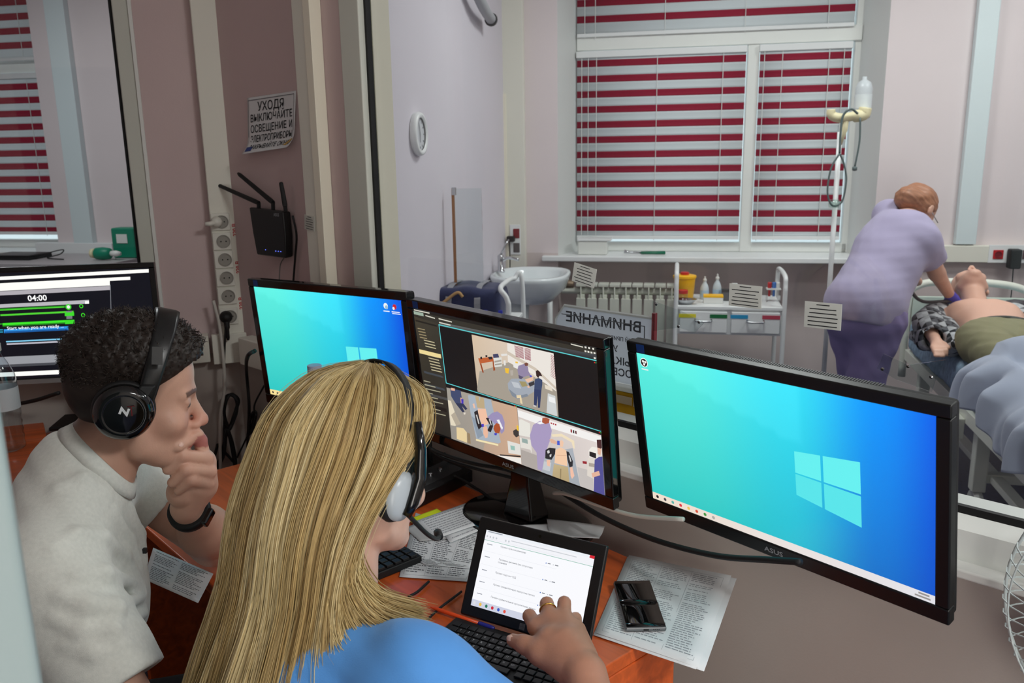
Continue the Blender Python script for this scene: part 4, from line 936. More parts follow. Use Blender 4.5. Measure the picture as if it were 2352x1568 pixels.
for r_i in range(6):
    for c_i in range(15):
        x = -.112 + c_i * .0159 + (.003 * (r_i % 3)); y = -.022 - r_i * .0155
        if x > .12: continue
        if r_i == 5 and 4 <= c_i <= 9:
            if c_i != 6: continue
            mb = MB(); mb.box((-.045, -.0062, 0), (.045, .0062, .0032)); k = mb.obj('space_key', KEY, t, bevel=.0012); k.location = (x, y, .0068); continue
        if first: k = kp; first = False
        else: k = kp.copy(); C.objects.link(k)
        k.parent = t; k.location = (x, y, .0068)
        if 1 <= r_i <= 4 and 1 <= c_i <= len(rows[r_i - 1]):
            mb = MB(); put_text(mb, rows[r_i - 1][c_i - 1], .0062, Matrix.Translation((-.002, .001, .0034))); mb.obj('legend', LETT, k)
mb = MB(); mb.box((-.04, -.170, .0066), (.04, -.122, .0070)); mb.obj('touchpad', DGREY, t, bevel=.001)
# pen
pa, pb = at_z(985, 1392, .757), at_z(1135, 1443, .757); pd = unit(pb - pa); L = float(np.linalg.norm(pb - pa))
t = thing('ballpoint_pen', 'orange ballpoint pen with blue cap end, left of the keyboard', 'pen', rot_to(pa, pd))
mb = MB(); mb.lathe([(.0004, 0), (.0012, .004), (.0034, .016), (.0036, L - .032)], 12); mb.obj('barrel', M('orange pen plastic', (222, 74, 24), .35), t, smooth=True)
mb = MB(); mb.lathe([(.0038, L - .032), (.0040, L - .028), (.0040, L - .006), (.0028, L)], 12); mb.obj('end_cap', M('dark blue pen plastic', (40, 44, 140), .35), t, smooth=True)
# folding phone
p4 = [at_z(u, v, .766) for u, v in ((1410, 1335), (1493, 1332), (1528, 1438), (1440, 1438))]
pc = sum(p4) / 4; py = unit((p4[0] + p4[1]) - (p4[2] + p4[3])); 
PH = frame(pc - V(0, 0, .0), y=py, z=(0, 0, 1))
t = thing('folding_phone', 'black folding phone with creased screen on the printed sheets', 'phone', PH)
pw, pl_ = .035, .079
for sgn, an in ((1, .04), (-1, -.04)):
    mm = Matrix.Rotation(0, 4, 'X')
    mb = MB(); mb.box((-pw, 0.0006 if sgn > 0 else -pl_, -.0095), (pw, pl_ if sgn > 0 else -.0006, -.0012)); o = mb.obj('body_half', M('grey phone frame', (120, 122, 124), .3, metal=.6), t, bevel=.003)
    mb = MB()
    y0, y1 = (0.0, pl_ - .002) if sgn > 0 else (-pl_ + .002, 0.0)
    G = np.array([[(x, y, -.0002 + .0003 * min(1, abs(y) / .006) + .0) for y in np.linspace(y0, y1, 8)] for x in (-pw + .002, pw - .002)]); mb.grid(G); mb.obj('screen_half', M('dark glass', (8, 8, 9), .06, coat=.6), t, smooth=True, solid=.0004)
mb = MB(); mb.box((-pw - .0006, -.006, -.008), (pw + .0006, .006, -.0022)); mb.obj('hinge', M('grey phone frame', (120, 122, 124), .3), t, bevel=.001)
mb = MB(); mb.box((-.0045, -pl_ - .0003, -.0068), (.0045, -pl_ + .001, -.0040)); mb.obj('charging_port', BLKM, t)
mb = MB()
for k in range(4): mb.box((.012 + k * .003, -pl_ - .0003, -.0058), (.0138 + k * .003, -pl_ + .001, -.0046))
mb.obj('speaker_slot', BLKM, t)
# full-size keyboard behind the woman and mixer box
t = thing('desk_keyboard', 'black desk keyboard partly hidden behind the blonde woman, by the printed sheet', 'keyboard', frame((-.285, 1.56, DZ + .0005), x=(.667, -.745, 0), z=(0, 0, 1)))
mb = MB(); mb.box((-.19, -.065, 0), (.075, .065, .016)); mb.obj('base_plate', BLKM, t, bevel=.003)
mb = MB(); mb.box((-.0075, -.0075, 0), (.0075, .0075, .006)); kp = mb.obj('key', KEY, t, bevel=.0015); first = True
for r_i in range(6):
    for c_i in range(14):
        if first: k = kp; first = False
        else: k = kp.copy(); C.objects.link(k)
        k.parent = t; k.location = (-.178 + c_i * .0187, .048 - r_i * .019, .0162)
t = thing('mixer_box', 'black control box with two joystick levers at the back desk corner', 'control box', frame(at_z(985, 1100, DZ + .02), x=(.60, .80, 0), z=(0, 0, 1)))
mb = MB(); vs = [(-.13, -.07, -.019), (.085, -.07, -.019), (.085, .07, -.019), (-.13, .07, -.019), (-.13, -.07, .012), (.085, -.07, .012), (.085, .07, .032), (-.13, .07, .032)]
mb.add(vs, [(0, 3, 2, 1), (4, 5, 6, 7), (0, 1, 5, 4), (1, 2, 6, 5), (2, 3, 7, 6), (3, 0, 4, 7)]); mb.obj('body', BLACK, t, bevel=.003)
for k, x in enumerate((.005, .04)):
    mb = MB(); mb.tube([(x, .03, .024), (x + .002, .034, .075), (x + .002, .035, .082)], [.0065, .0075, .005], 10); mb.obj('lever', BLKM, t, smooth=True)
mb = MB(); mb.add([(-.1, -.05, .0155), (.07, -.05, .0155), (.07, .01, .0242), (-.1, .01, .0242)], [(0, 1, 2, 3)]); mb.obj('face_plate', M('smoky face plate', (54, 56, 58), .12), t)
for k in range(4):
    mb = MB(); mb.lathe([(.006, 0), (.006, .006), (.004, .008)], 12, Matrix.Translation((-.085 + .035 * k, -.02, .019))); mb.obj('knob', CHROME, t, smooth=False)
# bottles
def bottle(name, label, x, y, h_, r, capc, tint, lab, capped=True):
    t = thing(name, label, 'bottle', loc=(x, y, DZ + .0006))
    m_ = glass_mat('clear bottle plastic', (.88, .93, .95), 1.8) if 'clear bottle plastic' not in _mats else _mats['clear bottle plastic']
    prof = [(.6 * r, 0), (r, .01)]
    for k in range(9): prof += [(r * (1 - .05 * (k % 2)), .02 + k * h_ * .035)]
    prof += [(r, h_ * .36), (r, h_ * .62), (r * .92, h_ * .72), (r * .55, h_ * .84), (.014, h_ * .90), (.014, h_ * .95)]
    mb = MB(); mb.lathe(prof, 24); mb.obj('body', m_, t, smooth=True)
    mb = MB(); mb.lathe([(.0155, h_ * .93), (.0165, h_ * .935), (.0165, h_ - .001), (.0145, h_)], 20); mb.obj('cap', capc, t)
    if lab: mb = MB(); mb.lathe([(r + .0008, h_ * .40), (r + .0008, h_ * .60)], 24, caps=False); mb.obj('label_band', lab, t, smooth=True)
    return t
q = at_z(18, 1040, DZ)
bottle('water_bottle', 'large clear water bottle with white band at the left edge', q[0] - .005, q[1] + .02, .31, .042, WPL, None, M('white bottle band', (206, 212, 216), .5))
q = at_y(722, 838, 1.86); 
bottle('small_bottle', 'small bottle with pale cap, its top showing above the blonde head', q[0], q[1], float(q[2]) - DZ, .032, M('lilac cap', (170, 186, 214), .4), None, M('white bottle band', (206, 212, 216), .5))
# router
RM = MP.copy()
rc = on_part(620, 537, dP - .03); rs, rz_ = Sof(rc, rP), float(rc[2])
t = thing('wifi_router', 'black wall-hung router with three antennas below the paper sign', 'router', frame((0, 0, 0), x=rP, y=nP) @ Matrix.Translation((rs, dP - .02, rz_)))
mb = MB(); prof = [(-.098, .078), (.092, .072), (.096, .0), (.088, -.068), (-.074, -.068), (-.088, 0.0)]
vs = [(x, -.018, z) for x, z in prof] + [(x * .97, .012, z * .97) for x, z in prof]; n_ = len(prof)
mb.add(vs, [tuple(range(n_)), tuple(range(n_, 2 * n_))[::-1]] + [(i, n_ + i, n_ + (i + 1) % n_, (i + 1) % n_) for i in range(n_)]); mb.obj('body', BLACK, t, bevel=.005)
mb = MB(); put_text(mb, 'ASUS', .013, frame((.058, -.0186, .060), x=(1, 0, 0), y=(0, 0, 1)), .02); mb.obj('brand_lettering', M('silver print', (150, 154, 158), .4), t)
LED = bpy.data.materials.new('blue led'); LED.use_nodes = True; LED.node_tree.nodes['Principled BSDF'].inputs['Emission Color'].default_value = (.05, .12, 1, 1); LED.node_tree.nodes['Principled BSDF'].inputs['Emission Strength'].default_value = 1.5
for x in (-.018, .040, .054, .068): mb = MB(); mb.box((x - .0016, -.0192, -.050), (x + .0016, -.0185, -.0475)); mb.obj('indicator_led', LED, t)
inv = _MX[t.name].inverted()
def rl(u, v, d): return inv @ Vector(on_part(u, v, d))
for (a, e, b) in (((594, 480), (594, 466), (497, 423)), ((627, 480), (627, 465), (547, 398)), ((656, 480), (655, 474), (645, 418))):
    A_, E_, B_ = rl(*a, dP - .026), rl(*e, dP - .028), rl(*b, dP - .03)
    mb = MB(); mb.tube([A_ - Vector((0, 0, .006)), E_], .006, 10); ao = mb.obj('antenna_base', BLKM, t, smooth=False)
    mb = MB(); mb.tube([E_, E_.lerp(B_, .08), E_.lerp(B_, .95), B_], [.0066, .0075, .0062, .004], 10); mb.obj('antenna', BLKM, t)
# sign on the wall
sg = [on_part(u, v, dP - .003) for u, v in ((568, 225), (680, 208), (683, 337), (570, 354))]
t = thing('paper_sign', 'curling Cyrillic paper sign above the router', 'sign', frame(sum(sg) / 4, x=rP, y=(0, 0, 1)))
inv = _MX[t.name].inverted(); lg = [inv @ Vector(p) for p in sg]
def sp(u, v, h=0.0):
    q = lg[0].lerp(lg[1], u).lerp(lg[3].lerp(lg[2], u), v); c = max(0, v - .72) / .28; cu = max(0, u - .86) / .14
    q = q + Vector((0, 0, .022 * c * c + .012 * cu * cu * v + h)); q.y -= .0; return q
mb = MB(); mb.grid(np.array([[sp(u, v) for v in np.linspace(0, 1, 41)] for u in np.linspace(0, 1, 21)])); mb.obj('sheet', PAPER, t, smooth=True, solid=.0003)
mb = MB()
for s_, sz, v in (('УХОДЯ', .040, .19), ('ВЫКЛЮЧАЙТЕ', .034, .385), ('ОСВЕЩЕНИЕ И', .034, .575), ('ЭЛЕКТРОПРИБОРЫ', .031, .755), ('ЗАКРЫВАЙТЕ ОКНА', .021, .90)):
    vs, fs = text_mesh(s_, sz, .010); Wd = (lg[1] - lg[0]).length; Hd = (lg[3] - lg[0]).length
    wt = max(abs(x) for x, y, z in vs) * 2; kx = min(1.05, .86 * Wd / wt)
    mb.add([sp(min(max(.5 + x * kx / Wd, .01), .99), v - y / Hd * .92, .0014) for x, y, z in vs], fs)
mb.obj('printed_text', INK, t)
mb = MB(); g = .006
def bar(u0, v0, u1, v1): mb.add([sp(u0, v0, .0012), sp(u1, v0, .0012), sp(u1, v1, .0012), sp(u0, v1, .0012)], [(0, 1, 2, 3)])
bar(.02, .045, .97, .058); bar(.02, .045, .026, .70); bar(.962, .045, .97, .70); mb.obj('printed_border', INKG, t)
mb = MB(); bar(.03, .88, .16, .96); mb.obj('blue_emblem', M('blue print', (60, 76, 140), .8), t)
mb = MB(); mb.add([sp(.80, .94, .0007), sp(.95, .83, .0007), sp(.985, .86, .0007), sp(.86, .95, .0007)], [(0, 1, 2, 3)]); mb.obj('yellow_emblem', M('ochre print', (206, 170, 96), .8), t)
STK = M('sticker paper', (236, 236, 232), .8, transl=.6)
# small printed label on the duct
def label_on(name, lab, mxw, s, z, d, w_, h_, rot=0.0, n=6):
    mm = mxw @ Matrix.Translation((s, d, z)) @ Matrix.Rotation(rot, 4, 'Y')
    t = thing(name, lab, 'label', mm, 'small printed stickers')
    mb = MB(); mb.box((-w_ / 2, -.0008, -h_ / 2), (w_ / 2, 0, h_ / 2)); mb.obj('sheet', STK, t)
    mb = MB(); r_ = random.Random(int(s * 1000))
    for k in range(n):
        y = h_ * (.40 - .80 * k / (n - 1)); wd = w_ * (.42 - .12 * r_.random()) * (.5 if k == 0 else 1); mb.box((-wd, -.0011, y - h_ * .018), (wd, -.0009, y + h_ * .018))
    mb.obj('printed_text', INK, t); return t
q = on_part(715, 512, dP - .036); label_on('sticker', 'small printed sticker on the duct right of the router', MP, Sof(q, rP) - .005, float(q[2]), dP - .0382, .05, .042, .1)
for (u, v, wd, ht, ro, lb) in ((1341, 632, .062, .042, .18, 'tilted white sticker on the glass above the radiator'), (1711, 680, .066, .042, 0.0, 'white sticker on the glass in front of the trolley top'), (1889, 725, .066, .046, -.02, 'white sticker on the glass beside the nurse in lilac')):
    q = on_part(u, v, dP + .015); label_on('glass_sticker', lb, MP, Sof(q, rP), float(q[2]), dP + .0165, wd, ht, ro, 6)
# ------------------------------------------------------------------ clock wall
def on_k(u, v):     # point on the clock wall
    nk = V(kd[1], -kd[0], 0); return at_plane(u, v, nk, float(nk @ V(K1[0], K1[1], 0)))
NK = V(kd[1], -kd[0], 0); NK = NK if NK[0] > 0 else -NK            # out of the wall, into the ward
q = on_k(955, 308)
CK = frame(q + NK * .001, z=NK, y=(0, 0, 1))
t = thing('wall_clock', 'round white wall clock on the lilac ward wall', 'clock', CK)
mb = MB(); mb.lathe([(.086, 0), (.090, .012), (.086, .026), (.074, .030), (.066, .022)], 40, caps=False); mb.obj('rim', WHITE, t, smooth=True)
mb = MB(); mb.lathe([(.0, .016), (.068, .016)], 40, caps=False); mb.obj('dial', M('pale grey dial', (204, 206, 210), .5), t)
mb = MB()
for k in range(12):
    a = 6.2832 * k / 12; mm = Matrix.Rotation(a, 4, 'Z'); mb.box((-.0025, .050, .0162), (.0025, .060, .0172), mm)
mb.obj('hour_marks', M('grey dial print', (130, 132, 138), .6), t)
for nm, a, L in (('hour_hand', 3.1, .034), ('minute_hand', .25, .05)):
    mb = MB(); mb.box((-.002, -.006, .0185), (.002, L, .0195), Matrix.Rotation(a, 4, 'Z')); mb.obj(nm, M('grey dial print', (130, 132, 138), .6), t)
# sink
ks = lambda l, out, z: K1 + kd * l + NK * out + Z1 * z        # along the wall, out of it, up
def l_of(p): return float((p - K1) @ kd)
sk = ks(2.42, 0, .86)
MS = frame(sk, x=kd, y=-NK, z=(0, 0, 1))      # x along wall, -y into the room
t = thing('wash_basin', 'white ceramic wash basin on the clock wall near the corner', 'sink', MS)
CER = M('white ceramic', (226, 232, 234), .12, coat=.4)
def sup(a, b, k=2.6, n=40): return [(a * math.copysign(abs(math.cos(6.2832 * i / n)) ** (2 / k), math.cos(6.2832 * i / n)), b * math.copysign(abs(math.sin(6.2832 * i / n)) ** (2 / k), math.sin(6.2832 * i / n))) for i in range(n)]
rings = [(1, 0), (1.02, -.012), (1.0, -.03), (.9, -.09), (.6, -.16), (.35, -.18)]; inner = [(.92, .0), (.86, -.02), (.72, -.10), (.4, -.13)]
mb = MB(); vs = []; N_ = 40
allr = [(k, z) for k, z in rings[::-1]] + [(k, z) for k, z in inner]
for k, z in allr: vs += [(x * k, y * k - .235, z) for x, y in sup(.275, .225)]
fs = [(r * N_ + i, r * N_ + (i + 1) % N_, (r + 1) * N_ + (i + 1) % N_, (r + 1) * N_ + i) for r in range(len(allr) - 1) for i in range(N_)] + [tuple(range(N_))[::-1], tuple(range((len(allr) - 1) * N_, len(allr) * N_))]
mb.add(vs, fs); mb.obj('basin', CER, t, smooth=True)
mb = MB(); mb.lathe([(.07, -.70), (.062, -.4), (.075, -.16)], 20, Matrix.Translation((0, -.15, 0))); mb.obj('pedestal', CER, t, smooth=True)
mb = MB(); mb.lathe([(.024, 0), (.024, .01), (.018, .014), (.018, .08), (.02, .095), (.012, .105)], 16, Matrix.Translation((0, -.055, .0))); mb.obj('tap_body', CHROME, t, smooth=True)
mb = MB(); mb.tube(smooth_path([(0, -.055, .06), (0, -.10, .085), (0, -.165, .075)], 5), .009, 10); mb.obj('spout', CHROME, t, smooth=True)
mb = MB(); mb.tube([(0, -.055, .10), (.02, -.08, .16), (.035, -.10, .19)], [.007, .006, .005], 8); mb.obj('lever', CHROME, t, smooth=True)
# acrylic splash screen
pA = on_k(1010, 640); l0 = l_of(pA) + .10
a1 = at_y(1010, 430, float(ks(l0, .06, 0)[1])); 
MA = frame(ks(l0, .05, .82), x=NK, y=kd, z=(0, 0, 1))
t = thing('splash_screen', 'clear acrylic splash screen with brown edge beside the basin', 'screen', MA)
mb = MB(); mb.box((.0, 0, -.2), (.135, .005, .57)); mb.obj('pane', ACRYL, t)
mb = MB(); mb.box((-.008, -.003, -.2), (.004, .008, .57)); mb.obj('edge_strip', M('brown edge trim', (168, 116, 76), .5), t)
mb = MB(); mb.box((-.006, -.006, .54), (.012, .011, .575)); mb.obj('clip', STEEL, t)
# cream wall tiles panel and grey hose at the ceiling
q = on_far(1122, 560); t = thing('wall_panel', 'cream panel on the wall corner beside the basin', 'panel', MF @ Matrix.Translation((Sof(q, rF), dF - .006, float(q[2]))))
mb = MB(); mb.box((-.07, -.004, -.1), (.062, .004, .10)); mb.obj('board', M('cream panel', (236, 214, 184), .6), t)
h0, h1 = on_k(1045, -40), on_k(1103, 46)
t = thing('vent_hose', 'grey flexible hose ending at the upper ward wall corner', 'hose', loc=h1)
mb = MB(); P_ = smooth_path([h0 + NK * .06 - V(0, 0, -.06), (h0 + h1) / 2 + NK * .07 - V(0, 0, .01), h1 + NK * .06], 8); mb.tube(P_, .028, 12); mb.obj('hose', M('grey hose plastic', (168, 170, 174), .5), t, world=True, smooth=True)
mb = MB(); mb.lathe([(.034, -.01), (.036, 0), (.034, .012)], 16, rot_to(P_[-1], P_[-1] - P_[-2])); mb.obj('end_ring', DGREY, t, world=True)
# sockets by the basin
q = on_far(1186, 552, dF - .06); t = thing('wall_socket', 'socket pair with black plug on the duct by the basin', 'socket', MF @ Matrix.Translation((Sof(q, rF), dF - .0605, float(q[2]))))
mb = MB(); mb.box((-.04, -.006, -.09), (.028, 0, .10)); mb.obj('plate', WHITE, t, bevel=.003)
for z, m_ in ((.045, MAROON), (-.045, M('grey socket', (90, 84, 84), .5))): mb = MB(); mb.box((-.018, -.010, z - .03), (.022, -.005, z + .03)); mb.obj('socket', m_, t, bevel=.003)
mb = MB(); mb.box((-.055, -.045, -.005), (-.005, -.0105, .03)); mb.obj('plug', BLKM, t, bevel=.006)
mb = MB(); mb.tube(smooth_path([(-.04, -.03, .0), (-.035, -.04, -.1), (-.04, -.04, -.27)], 5), .004, 6); mb.obj('cord', BLKM, t, smooth=True)
# heating pipe
q = on_far(1240, 651, dF - .07); q2 = on_far(1300, 651, dF - .07)
t = thing('heating_pipe', 'white painted heating pipe between basin and radiator', 'pipe', MF.copy())
s0, s1, z0 = Sof(q, rF), Sof(q2, rF), float(q[2])
mb = MB(); mb.tube([(s0 - .10, dF - .07, z0), (s1 + .02, dF - .07, z0)], .019, 10); mb.obj('pipe_run', WHITE, t, smooth=True)
sp_ = Sof(on_far(1263, 700, dF - .07), rF); mb = MB(); mb.tube([(sp_, dF - .07, z0), (sp_, dF - .07, 0.02)], .018, 10); mb.obj('riser', WHITE, t, smooth=True)
mb = MB(); mb.lathe([(.024, -.03), (.027, 0), (.024, .03)], 12, rot_to((s1 + .02, dF - .07, z0), (1, 0, 0))); mb.obj('valve', M('bronze valve', (150, 130, 110), .4, metal=.6), t)
# radiator
RAD = M('radiator enamel', (214, 216, 204), .4)
ra = on_far(1326, 645, dF - .0); rs0 = Sof(ra, rF); pitch = (Sof(on_far(1531, 645), rF) - rs0) / 8
t = thing('radiator', 'white sectional radiator below the ward window', 'radiator', MF @ Matrix.Translation((rs0, dF - .02, .14)))
hh = float(ra[2]) - .14
mb = MB()
mb.box((.006, -.10, 0.0), (pitch - .006, -.085, hh - .09)); 
mb.box((.003, -.09, hh - .02), (pitch - .003, -.01, hh)); mb.box((pitch * .5 - .004, -.10, hh - .1), (pitch * .5 + .004, -.02, hh - .02)); mb.box((.012, -.085, .03), (pitch - .012, -.02, hh - .07))
s_ = mb.obj('section', RAD, t, bevel=.004)
for k in range(1, 9): c = s_.copy(); C.objects.link(c); c.parent = t; c.location = (pitch * k, 0, 0)
mb = MB(); mb.tube([(-.05, -.05, .05), (pitch * 9 + .02, -.05, .05)], .02, 10); mb.obj('lower_pipe', RAD, t); mb = MB(); mb.tube([(-.09, -.05, hh - .05), (pitch * 9 + .02, -.05, hh - .05)], .02, 10); mb.obj('upper_pipe', RAD, t)
# sill items
q = on_far(1365, 565, dF + .08)
t = thing('storage_box', 'white lidded box on the window sill at left', 'box', MF @ Matrix.Translation((Sof(q, rF), dF + .08, ZS)))
mb = MB(); mb.box((-.10, -.05, .0005), (.085, .06, .085)); mb.obj('body', M('milky plastic', (226, 228, 222), .4), t, bevel=.006)
mb = MB(); mb.box((-.105, -.055, .086), (.11, .065, .102)); mb.obj('lid', WHITE, t, bevel=.005)
q = on_far(1480, 568, dF + .06)
t = thing('laryngoscope', 'green handled instrument lying on the window sill', 'instrument', MF @ Matrix.Translation((Sof(q, rF), dF + .06, ZS + .012)))
mb = MB(); mb.tube([(-.02, 0, 0), (.13, .02, 0)], [.009, .011], 10); mb.obj('handle', M('dark green plastic', (24, 110, 82), .4), t, smooth=True)
mb = MB(); mb.tube([(-.02, 0, 0), (-.10, -.01, .004), (-.125, -.012, .01)], [.006, .008, .012], 10); mb.obj('blade', STEEL, t, smooth=True)
# ------------------------------------------------------------------ trolley
yT = 4.72
tl, tr = at_y(1548, 690, yT), at_y(1797, 690, yT)
tw = float(tr[0] - tl[0]); topz = float(at_y(1600, 701, yT)[2])
MT = frame((tl[0], tl[1], 0), x=rF, z=(0, 0, 1))
t = thing('medical_trolley', 'white medical trolley with two drawers and curved side rails', 'trolley', MT)
mb = MB(); mb.box((0.02, 0, topz - .02), (tw - .02, .42, topz)); mb.obj('tray_top', WHITE, t, bevel=.004)
dz0 = float(at_y(1600, 760, yT)[2])
mb = MB(); mb.box((0.02, .012, dz0 - .015), (tw - .02, .41, topz - .022)); mb.obj('drawer_housing', WHITE, t, bevel=.003)
mb = MB(); mb.box((0.02, 0, .24), (tw - .02, .42, .26)); mb.obj('lower_shelf', WHITE, t, bevel=.003)
for x, sg_ in ((0.012, 1), (tw - .012, -1)):
    mb = MB(); hz = topz + (.19 if sg_ > 0 else .17)
    mb.tube(smooth_path([(x, .01, .09), (x, .01, topz), (x, .015, hz - .05), (x, .06, hz), (x, .36, hz), (x, .405, hz - .05), (x, .41, topz), (x, .41, .09)], 6), .013, 10); mb.obj('side_rail', WHITE, t, smooth=True)
    for y in (.01, .41):
        mb = MB(); mb.lathe([(.01, -.012), (.038, -.012), (.042, 0), (.038, .012), (.01, .012)], 16, frame((x, y, .043), z=(1, 0, 0))); mb.obj('castor', DGREY, t)
dm = tw / 2
for k, (a, b, cs_) in enumerate(((.035, dm - .012, ((226, 214, 20), (20, 110, 60))), (dm + .012, tw - .035, ((40, 150, 200), (190, 70, 90))))):
    mb = MB(); mb.box((a, -.008, dz0), (b, .010, topz - .03)); d_ = mb.obj('drawer', WHITE, t, bevel=.003)
    w_ = b - a
    mb = MB(); mb.tube(smooth_path([(a + w_ * .33, -.01, dz0 + .075), (a + w_ * .36, -.028, dz0 + .068), (a + w_ * .64, -.028, dz0 + .068), (a + w_ * .67, -.01, dz0 + .075)], 4), .006, 8); mb.obj('handle', STEEL, d_, smooth=True)
    for (f, c) in zip((.16, .82), cs_):
        mb = MB(); mb.box((a + w_ * f - .048, -.0095, topz - .066), (a + w_ * f + .048, -.0082, topz - .044)); mb.obj('colour_label', M('label %d %d %d' % c, c, .6), d_)
def onT(name, lab, cat, u, yoff=.16, grp=None):
    p = at_y(u, 690, yT + yoff); x = float((p - V(tl[0], tl[1], p[2])) @ rF); x = min(max(x, .05), tw - .05)
    return thing(name, lab, cat, MT @ Matrix.Translation((x, yoff, topz + .0006)), grp)
t = onT('sharps_bin', 'yellow sharps bin with red lid knob on the trolley', 'bin', 1571, .22)
mb = MB(); mb.lathe([(.052, 0), (.062, .12), (.064, .13)], 24); mb.obj('body', YEL, t, smooth=True)
mb = MB(); mb.lathe([(.068, .13), (.068, .142), (.05, .147)], 24); mb.obj('lid', YEL, t); mb = MB(); mb.lathe([(.024, .147), (.026, .16), (.02, .163)], 16); mb.obj('lid_knob', RED, t)
t = onT('specimen_jar', 'clear jar with red screw lid in front of the yellow bin', 'jar', 1562, .09)
mb = MB(); mb.lathe([(.022, 0), (.026, .01), (.026, .055), (.022, .06)], 20); mb.obj('body', glass_mat('jar plastic', (.9, .9, .88), 1.6), t, smooth=True)
mb = MB(); mb.lathe([(.028, .057), (.028, .075), (.026, .077)], 20); mb.obj('lid', RED, t)
t = onT('kidney_dish', 'steel kidney dish on the trolley corner', 'dish', 1573, .06)
mb = MB(); mb.lathe([(.03, .0), (.034, .002), (.052, .026), (.056, .030), (.052, .029), (.032, .006), (.0, .005)], 24, Matrix.Diagonal((1.25, .8, 1, 1)), caps=False); mb.obj('bowl', STEEL, t, smooth=True)
for u, h_, lb in ((1617, .135, 'smaller clear spray bottle on the trolley, left'), (1645, .15, 'taller clear spray bottle on the trolley, right')):
    t = onT('spray_bottle', lb, 'bottle', u, .24, 'bottles on the trolley')
    mb = MB(); mb.lathe([(.022, 0), (.025, .008), (.025, h_ * .48), (.019, h_ * .62), (.009, h_ * .74), (.009, h_ * .80)], 20); mb.obj('body', M('pale liquid bottle', (206, 216, 222), .25), t, smooth=True)
    mb = MB(); mb.lathe([(.011, h_ * .80), (.011, h_ * .88), (.005, h_ * .9), (.005, h_)], 14); mb.obj('nozzle', WPL, t)
    mb = MB(); mb.lathe([(.0256, h_ * .12), (.0256, h_ * .4)], 20, caps=False); mb.obj('label_band', M('blue white label', (170, 200, 222), .6), t, smooth=True)
t = onT('glove_box', 'white box with yellow top edge on the trolley', 'box', 1637, .12)
mb = MB(); mb.box((-.055, -.03, 0), (.055, .03, .034)); mb.obj('body', WPL, t, bevel=.002); mb = MB(); mb.box((-.056, -.031, .034), (.056, .031, .047)); mb.obj('top', YEL, t, bevel=.002)
t = onT('grey_box', 'small dark grey box standing on the trolley', 'box', 1664, .2)
mb = MB(); mb.box((-.022, -.015, 0), (.022, .015, .068)); mb.obj('body', M('dark grey card', (84, 86, 90), .6), t, bevel=.002); mb = MB(); mb.box((-.0225, -.0155, .05), (.0225, .0155, .069)); mb.obj('lid', DGREY, t, bevel=.002)
t = onT('white_carton', 'slim white carton standing right of the grey box', 'carton', 1684, .22)
mb = MB(); mb.box((-.016, -.02, 0), (.016, .02, .098)); mb.obj('body', WPL, t, bevel=.002); mb = MB(); mb.box((-.0165, -.0205, .085), (.0165, .0205, .0985)); mb.obj('flap', WHITE, t, bevel=.002)
t = onT('tube_rack', 'clear tube rack with red and blue caps on the trolley right end', 'rack', 1770, .2)
for x in (-.036, .036): mb = MB(); mb.box((x - .003, -.025, 0), (x + .003, .025, .075)); mb.obj('leg', glass_mat('rack plastic', (.92, .93, .93), 1.5) if 'rack plastic' not in _mats else _mats['rack plastic'], t)
mb = MB(); mb.box((-.04, -.027, .070), (.04, .027, .078)); mb.obj('rack_plate', WPL, t, bevel=.001)
for x, c in ((-.022, RED), (.003, M('blue cap', (60, 120, 200), .4)), (.024, WPL)): mb = MB(); mb.lathe([(.007, .03), (.007, .079), (.011, .079), (.012, .108), (.009, .112)], 12, Matrix.Translation((x, 0, 0))); mb.obj('tube', c, t)
p = at_y(1672, 805, yT + .1); x = float((p - V(tl[0], tl[1], p[2])) @ rF)
t = thing('stethoscope_bundle', 'dark coiled instrument with green tip on the lower trolley shelf', 'instrument', MT @ Matrix.Translation((x, .1, .262)))
mb = MB(); 
for k in range(3): mb.tube([(.03 + .07 * math.cos(a), .07 * math.sin(a), .012 + .018 * k + .004 * math.sin(3 * a)) for a in np.linspace(0, 6.2, 26)], .010, 8)
mb.obj('tubing', BLKM, t, smooth=True); mb = MB(); mb.lathe([(.012, 0), (.014, .03), (.01, .055)], 14, Matrix.Translation((-.10, -.02, 0))); mb.obj('tip', M('bright green plastic', (110, 190, 70), .4), t)
# ------------------------------------------------------------------ drip stand
yI = 4.55
pb = at_y(1912, 560, yI); px_ = float(pb[0])
MI = frame((px_, yI, 0))
t = thing('drip_stand', 'white drip stand in front of the right window edge', 'stand', MI)
ztop_ = float(at_y(1935, 262, yI)[2])
mb = MB(); mb.tube([(0, 0, .09), (.0, 0, ztop_ - .09)], .013, 10); mb.obj('pole', WHITE, t, smooth=True)
for k in range(5):
    a = 6.2832 * k / 5; mb = MB(); mb.tube([(0, 0, .11), (.14 * math.cos(a), .14 * math.sin(a), .09), (.27 * math.cos(a), .27 * math.sin(a), .05)], .012, 8); l_ = mb.obj('leg', WHITE, t, smooth=True)
    mb = MB(); mb.lathe([(.008, -.008), (.024, -.008), (.024, .008), (.008, .008)], 12, frame((.27 * math.cos(a), .27 * math.sin(a), .0245), z=(-math.sin(a), math.cos(a), 0))); mb.obj('castor', DGREY, l_)
CRM = M('cream plastic', (226, 216, 176), .45)
mb = MB(); mb.tube([(0.0, 0, ztop_ - .16), (.022, 0, ztop_ - .08), (.025, 0, ztop_ - .02)], [.012, .016, .018], 10); mb.obj('hook_stem', CRM, t, smooth=True)
